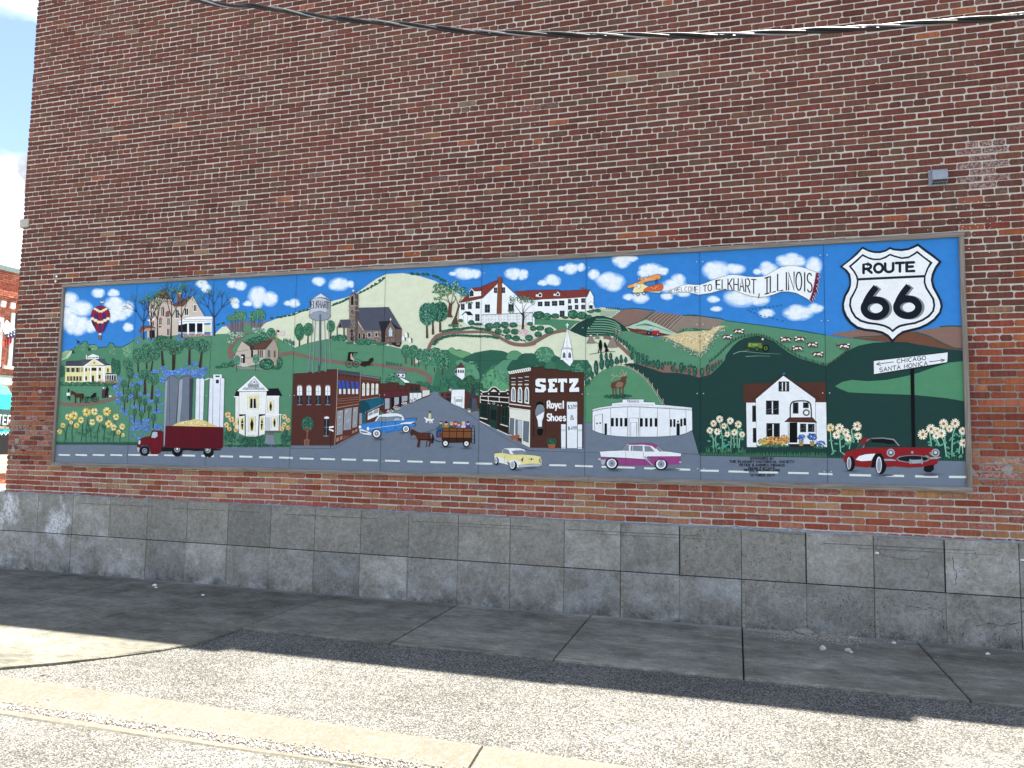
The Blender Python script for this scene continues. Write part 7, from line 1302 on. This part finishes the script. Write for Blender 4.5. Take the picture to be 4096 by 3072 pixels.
# vent hood
vent = empty('vent_hood', (10.80, YF, 4.46)); tag(vent, 'small grey plastic vent hood fixed high on the bricks above the mural corner', 'vent')
def vp(o): o.parent = vent; o.matrix_parent_inverse = Matrix.Translation((-10.80, -YF, -4.46)); return o
b = MB(); b.box(10.728, 10.880, .004, YF, 4.385, 4.545, .003); vp(b.build('flange', M_VENT))
pr = [(.006, 4.535), (-.018, 4.538), (-.045, 4.532), (-.062, 4.515), (-.070, 4.49), (-.072, 4.425), (-.066, 4.425), (-.062, 4.49), (-.055, 4.508), (-.04, 4.52), (.006, 4.52)]
b = MB(); b.prism(pr, 10.746, 10.878); vp(b.build('hood', M_VENT))
for x in (10.744, 10.876):
    b = MB(); b.prism([(.004, 4.536), (-.018, 4.538), (-.045, 4.532), (-.062, 4.515), (-.070, 4.49), (-.0722, 4.425), (-.03, 4.40), (.004, 4.388)], x, x+.004); vp(b.build('hood_cheek', M_VENT))
b = MB(); b.add([(10.75, -.066, 4.432), (10.875, -.066, 4.432), (10.875, .002, 4.40), (10.75, .002, 4.40)], [(0, 1, 2, 3)]); vp(b.build('dark_opening', M_DARK))
for i in range(9):
    x = 10.757+i*.0135; b = MB(); b.tube([(x, -.068, 4.429), (x, .0, 4.397)], .0018, 5); vp(b.build('grille_bar', M_VENT))
b = MB(); b.box(10.75, 10.876, -.030, -.024, 4.41, 4.414); vp(b.build('grille_bar', M_VENT))
# =====================================================================
# MURAL OBJECT
# =====================================================================
mural = empty('mural', (0, 0, GZ))
tag(mural, 'long framed painted town mural with highway shield on the brick wall', 'mural')
for k in range(9):
    b = MB(); b.box(k*1.2192+.001, (k+1)*1.2192-.001, .0002, .012, 0, MH); b.build('board', M_BOARD, mural)
for mo in motifs:
    if not mo.f: continue
    me = bpy.data.meshes.new(mo.name); me.from_pydata(mo.v, [], mo.f); me.materials.append(M_PAINT)
    ca = me.color_attributes.new('tint', 'FLOAT_COLOR', 'POINT'); ca.data.foreach_set('color', [q for c_ in mo.c for q in (c_[0], c_[1], c_[2], 1)])
    o = bpy.data.objects.new(mo.name, me); COL.objects.link(o); o.parent = mural
FW = .042
def lumber(x0, x1, z0, z1, vert=0, y0=-.030, y1=.021, mit=(0, 0)):
    b = MB(); t = rng.uniform(.9, 1.12); ti = (t, t*.99, t*.97, float(vert))
    if vert: P4 = [(x0, z0+mit[0]), (x1, z0+mit[1]), (x1, z1-mit[1] if False else z1), (x0, z1)]
    n = 26; e = .004; vs = []
    L_ = (z1-z0) if vert else (x1-x0)
    for i in range(n+1):
        t_ = i/n; wv = .0016*math.sin(t_*L_*3+x0)+rng.uniform(-.0008, .0008); wo = .0022*math.sin(t_*L_*2.1+z0*3)
        if vert: s = [(x0+wv, y1), (x0+wv, y0+e), (x0+wv+e, y0), (x1+wo-e, y0), (x1+wo, y0+e), (x1+wo, y1)]; vs += [(u, v_, z0+(z1-z0)*t_) for u, v_ in s]
        else: s = [(z0+wv, y1), (z0+wv, y0+e), (z0+wv+e, y0), (z1+wo-e, y0), (z1+wo, y0+e), (z1+wo, y1)]; vs += [(x0+(x1-x0)*t_, v_, u) for u, v_ in s]
    fs = [(i*6+k, i*6+(k+1) % 6, i*6+6+(k+1) % 6, i*6+6+k) for i in range(n) for k in range(6)] + [tuple(range(6)), tuple(range(n*6+5, n*6-1, -1))]
    b.add(vs, fs, ti); return b.build('frame_board', M_WOOD, mural)
for x0, x1 in ((-FW, 2.42), (2.423, 6.08), (6.083, 7.31), (7.313, MW+FW)): lumber(x0, x1, MH-.004, MH+FW)
for x0, x1 in ((-FW, 2.5), (2.503, 6.2), (6.203, 7.36), (7.363, MW+FW)): lumber(x0, x1, -FW, .004)
lumber(-FW+.001, .004, .0045, MH-.0045, 1, -.031); lumber(MW-.004, MW+FW-.001, .0045, MH-.0045, 1, -.031)
# =====================================================================
# OVERHEAD CABLE
# =====================================================================
cab = empty('overhead_cable', (8.0, -4.5, 3.87)); tag(cab, 'twisted black and silver overhead power cable sagging in front of the bricks', 'cable')
ctrl = [(2.6, 5.85), (4.2, 5.05), (5.818, 4.416), (6.256, 4.305), (6.685, 4.175), (7.061, 4.085), (7.65, 3.943), (8.261, 3.838), (8.71, 3.770), (9.129, 3.724), (9.706, 3.680), (10.082, 3.662), (10.8, 3.65), (12.0, 3.68), (13.5, 3.8)]
path = []
for i in range(len(ctrl)-1):
    a_, b_, c_, d_ = ctrl[max(i-1, 0)], ctrl[i], ctrl[i+1], ctrl[min(i+2, len(ctrl)-1)]
    for k in range(40):
        t = k/40; path.append(tuple(.5*((2*b_[j])+(-a_[j]+c_[j])*t+(2*a_[j]-5*b_[j]+4*c_[j]-d_[j])*t*t+(-a_[j]+3*b_[j]-3*c_[j]+d_[j])*t**3) for j in (0, 1)))
ss = 0; sam = []
for i, p in enumerate(path):
    if i: ss += math.hypot(p[0]-path[i-1][0], p[1]-path[i-1][1])
    sam.append((p[0], p[1], ss))
for k, (mat, rr_) in enumerate(((M_RUBBER, .0075), (M_RUBBER, .0075), (M_ALU, .0045))):
    pts = []
    for x, z, s_ in sam:
        a = s_*6.283/.62 + k*2.094; pts.append((x, -4.5+.0082*math.cos(a), z+.0082*math.sin(a)))
    b = MB(); b.tube(pts, rr_, 8); o = b.build('conductor' if k < 2 else 'bare_messenger_wire', mat, smooth=True); o.parent = cab; o.matrix_parent_inverse = Matrix.Translation((-8.0, 4.5, -3.87))
# =====================================================================
# SHOP ACROSS THE STREET
# =====================================================================
shop = empty('shop_building', (-16, 12, 0)); tag(shop, 'red brick shop building across the street with turquoise awning', 'building')
def sp(o): o.parent = shop; o.matrix_parent_inverse = Matrix.Translation((16, -12, 0)); return o
XS = -16.0
def sbox(name, mat, y0, y1, z0, z1, out, back=-.05, bev=0):
    b = MB(); b.box(XS+back, XS+out, y0, y1, z0, z1); return sp(b.build(name, mat))
b = MB(); b.box(-26, XS-.02, 8.5, 22, 0, 7.6); sp(b.build('mortar_wall', plain('shop_mortar', srgb('d8b8a4'), .9)))
SB = [srgb(c_) for c_ in ('a8644e', 'b06c54', '985844', 'b47458', 'a05c4c')]
b = MB(); zz_ = .1; rowi = 0
while zz_ < 7.6:
    y = 8.5 + (rowi % 2)*.105; out = .0
    if 6.55 < zz_ < 6.7: out = .08
    elif 6.7 <= zz_ < 6.9: out = .12
    elif zz_ > 7.2: out = .06
    while y < 16:
        if not (2.0 < zz_ < 3.8 and 9 < y < 12.3) and not (.4 < zz_ < 1.9 and 11.9 < y < 12.55):
            k = rng.uniform(.85, 1.15); q = rng.choice(SB); b.box(XS-.03, XS+.012+out, y, y+.198, zz_, zz_+.058, 0, (q[0]*k, q[1]*k, q[2]*k, .1))
        y += .21
    zz_ += .072; rowi += 1
tag(sp(b.build('brickwork', M_BRICK)), kind='stuff')
for i in range(18): sbox('corbel', M_BRICK, 9.0+i*.36, 9.14+i*.36, 6.35, 6.56, .10)
sbox('coping', M_COPING, 8.4, 16.2, 7.63, 7.80, .16)
sbox('sign_frame', M_WHITE, 10.9, 11.98, 4.22, 5.95, .10); sbox('sign_face', M_REDSIGN, 11.0, 11.86, 4.36, 5.80, .115)
sbox('window_surround', M_WHITE, 12.30, 12.42, 4.27, 6.2, .07); sbox('window_surround', M_WHITE, 13.3, 13.42, 4.27, 6.2, .07); sbox('window_glass', M_GLASS, 12.42, 13.3, 4.27, 6.2, .03); sbox('window_sill', M_WHITE, 12.1, 13.5, 4.17, 4.27, .14)
# bunting: half rosette
b = MB(); n = 8
for i in range(n):
    a0, a1 = math.pi*(.55+i*.085), math.pi*(.55+(i+1)*.085); 
    b.add([(XS+.12, 12.42, 5.62), (XS+.15+.02*(i % 2), 12.42+.5*math.cos(a0), 5.62-.42*math.sin(a0)), (XS+.15+.02*((i+1) % 2), 12.42+.5*math.cos(a1), 5.62-.42*math.sin(a1))], [(0, 1, 2)])
sp(b.build('bunting', M_WHITE)); b = MB(); b.prism([(11.98, 5.35), (12.42, 5.62), (12.42, 5.36), (12.15, 5.20)], XS+.16, XS+.2); sp(b.build('bunting_canton', M_NAVY))
b = MB(); [b.box(XS+.155, XS+.21, 12.02+i*.1, 12.045+i*.1, 4.95+i*.06, 5.22+i*.06) for i in range(3)]; sp(b.build('bunting_stripe', M_REDSIGN))
b = MB(); [b.box(XS+.155, XS+.212, 12.08+i*.11, 12.12+i*.11, 5.30+i*.05+j*.09, 5.34+i*.05+j*.09) for i in range(3) for j in range(2)]; sp(b.build('bunting_star', M_WHITE))
sbox('cornice', M_WHITE, 8.6, 16, 3.60, 3.86, .22); sbox('cornice_moulding', M_COPING, 8.6, 16, 3.86, 3.92, .28)
b = MB(); b.prism([(XS, 3.56), (XS+.35, 3.58), (XS+.75, 3.48), (XS+1.0, 3.2), (XS+1.05, 2.70), (XS, 2.70)], 8.9, 11.75, 'y'); sp(b.build('awning_canopy', M_TURQ))
b = MB(); b.box(XS+1.0, XS+1.07, 8.9, 11.75, 2.12, 2.68); sp(b.build('awning_sign_band', M_DGREEN))
b = MB()
for i in range(19): y = 8.9+i*.15; b.add([(XS+1.06, y, 2.04), (XS+1.06, y+.15, 2.04), (XS+1.07, y+.15, 1.92), (XS+1.08, y+.075, 1.82), (XS+1.07, y, 1.92)], [(0, 1, 2, 3, 4)])
sp(b.build('valance', M_TURQ))
for i in range(19): 
    y = 8.9+i*.15; b = MB(); b.tube([(XS+1.09, y, 1.92), (XS+1.09, y+.075, 1.82), (XS+1.09, y+.15, 1.92)], .012, 4); sp(b.build('valance_trim', M_WHITE))
# letters of the shop sign that clear the corner (facing the street, read towards +y)
def shop_letter(ch, y0, h, w, z0):
    b = MB()
    for st in GL[ch]:
        for i in range(len(st)-1):
            (a0, b0), (a1, b1) = st[i], st[i+1]; b.tube([(XS+1.085, y0+a0/4*w, z0+b0/6*h), (XS+1.085, y0+a1/4*w, z0+b1/6*h)], .022, 5)
    sp(b.build('sign_letter', M_WHITE))
for ch, y in (('T', 11.22), ('E', 11.40), ('R', 11.57)): shop_letter(ch, y, .30, .12, 2.18)
sbox('doorway', M_DARK, 12.05, 12.55, 1.13, 1.98, .02); sbox('door_post', M_CREAM, 11.98, 12.06, 1.1, 2.0, .06)
for z in (.50, .66, .82, .98): sbox('cream_panel', M_CREAM, 10.5, 12.7, z, z+.15, .05)
sbox('shop_window', M_GLASS, 9.2, 11.9, .9, 2.0, .02)
sheet('street', -13.2, -5.6, -80, 120, -.02, M_STREET)
b = MB(); b.box(-16, -13.2, -40, 60, -.05, .10); tag(b.build('far_pavement', M_STREET), kind='structure')
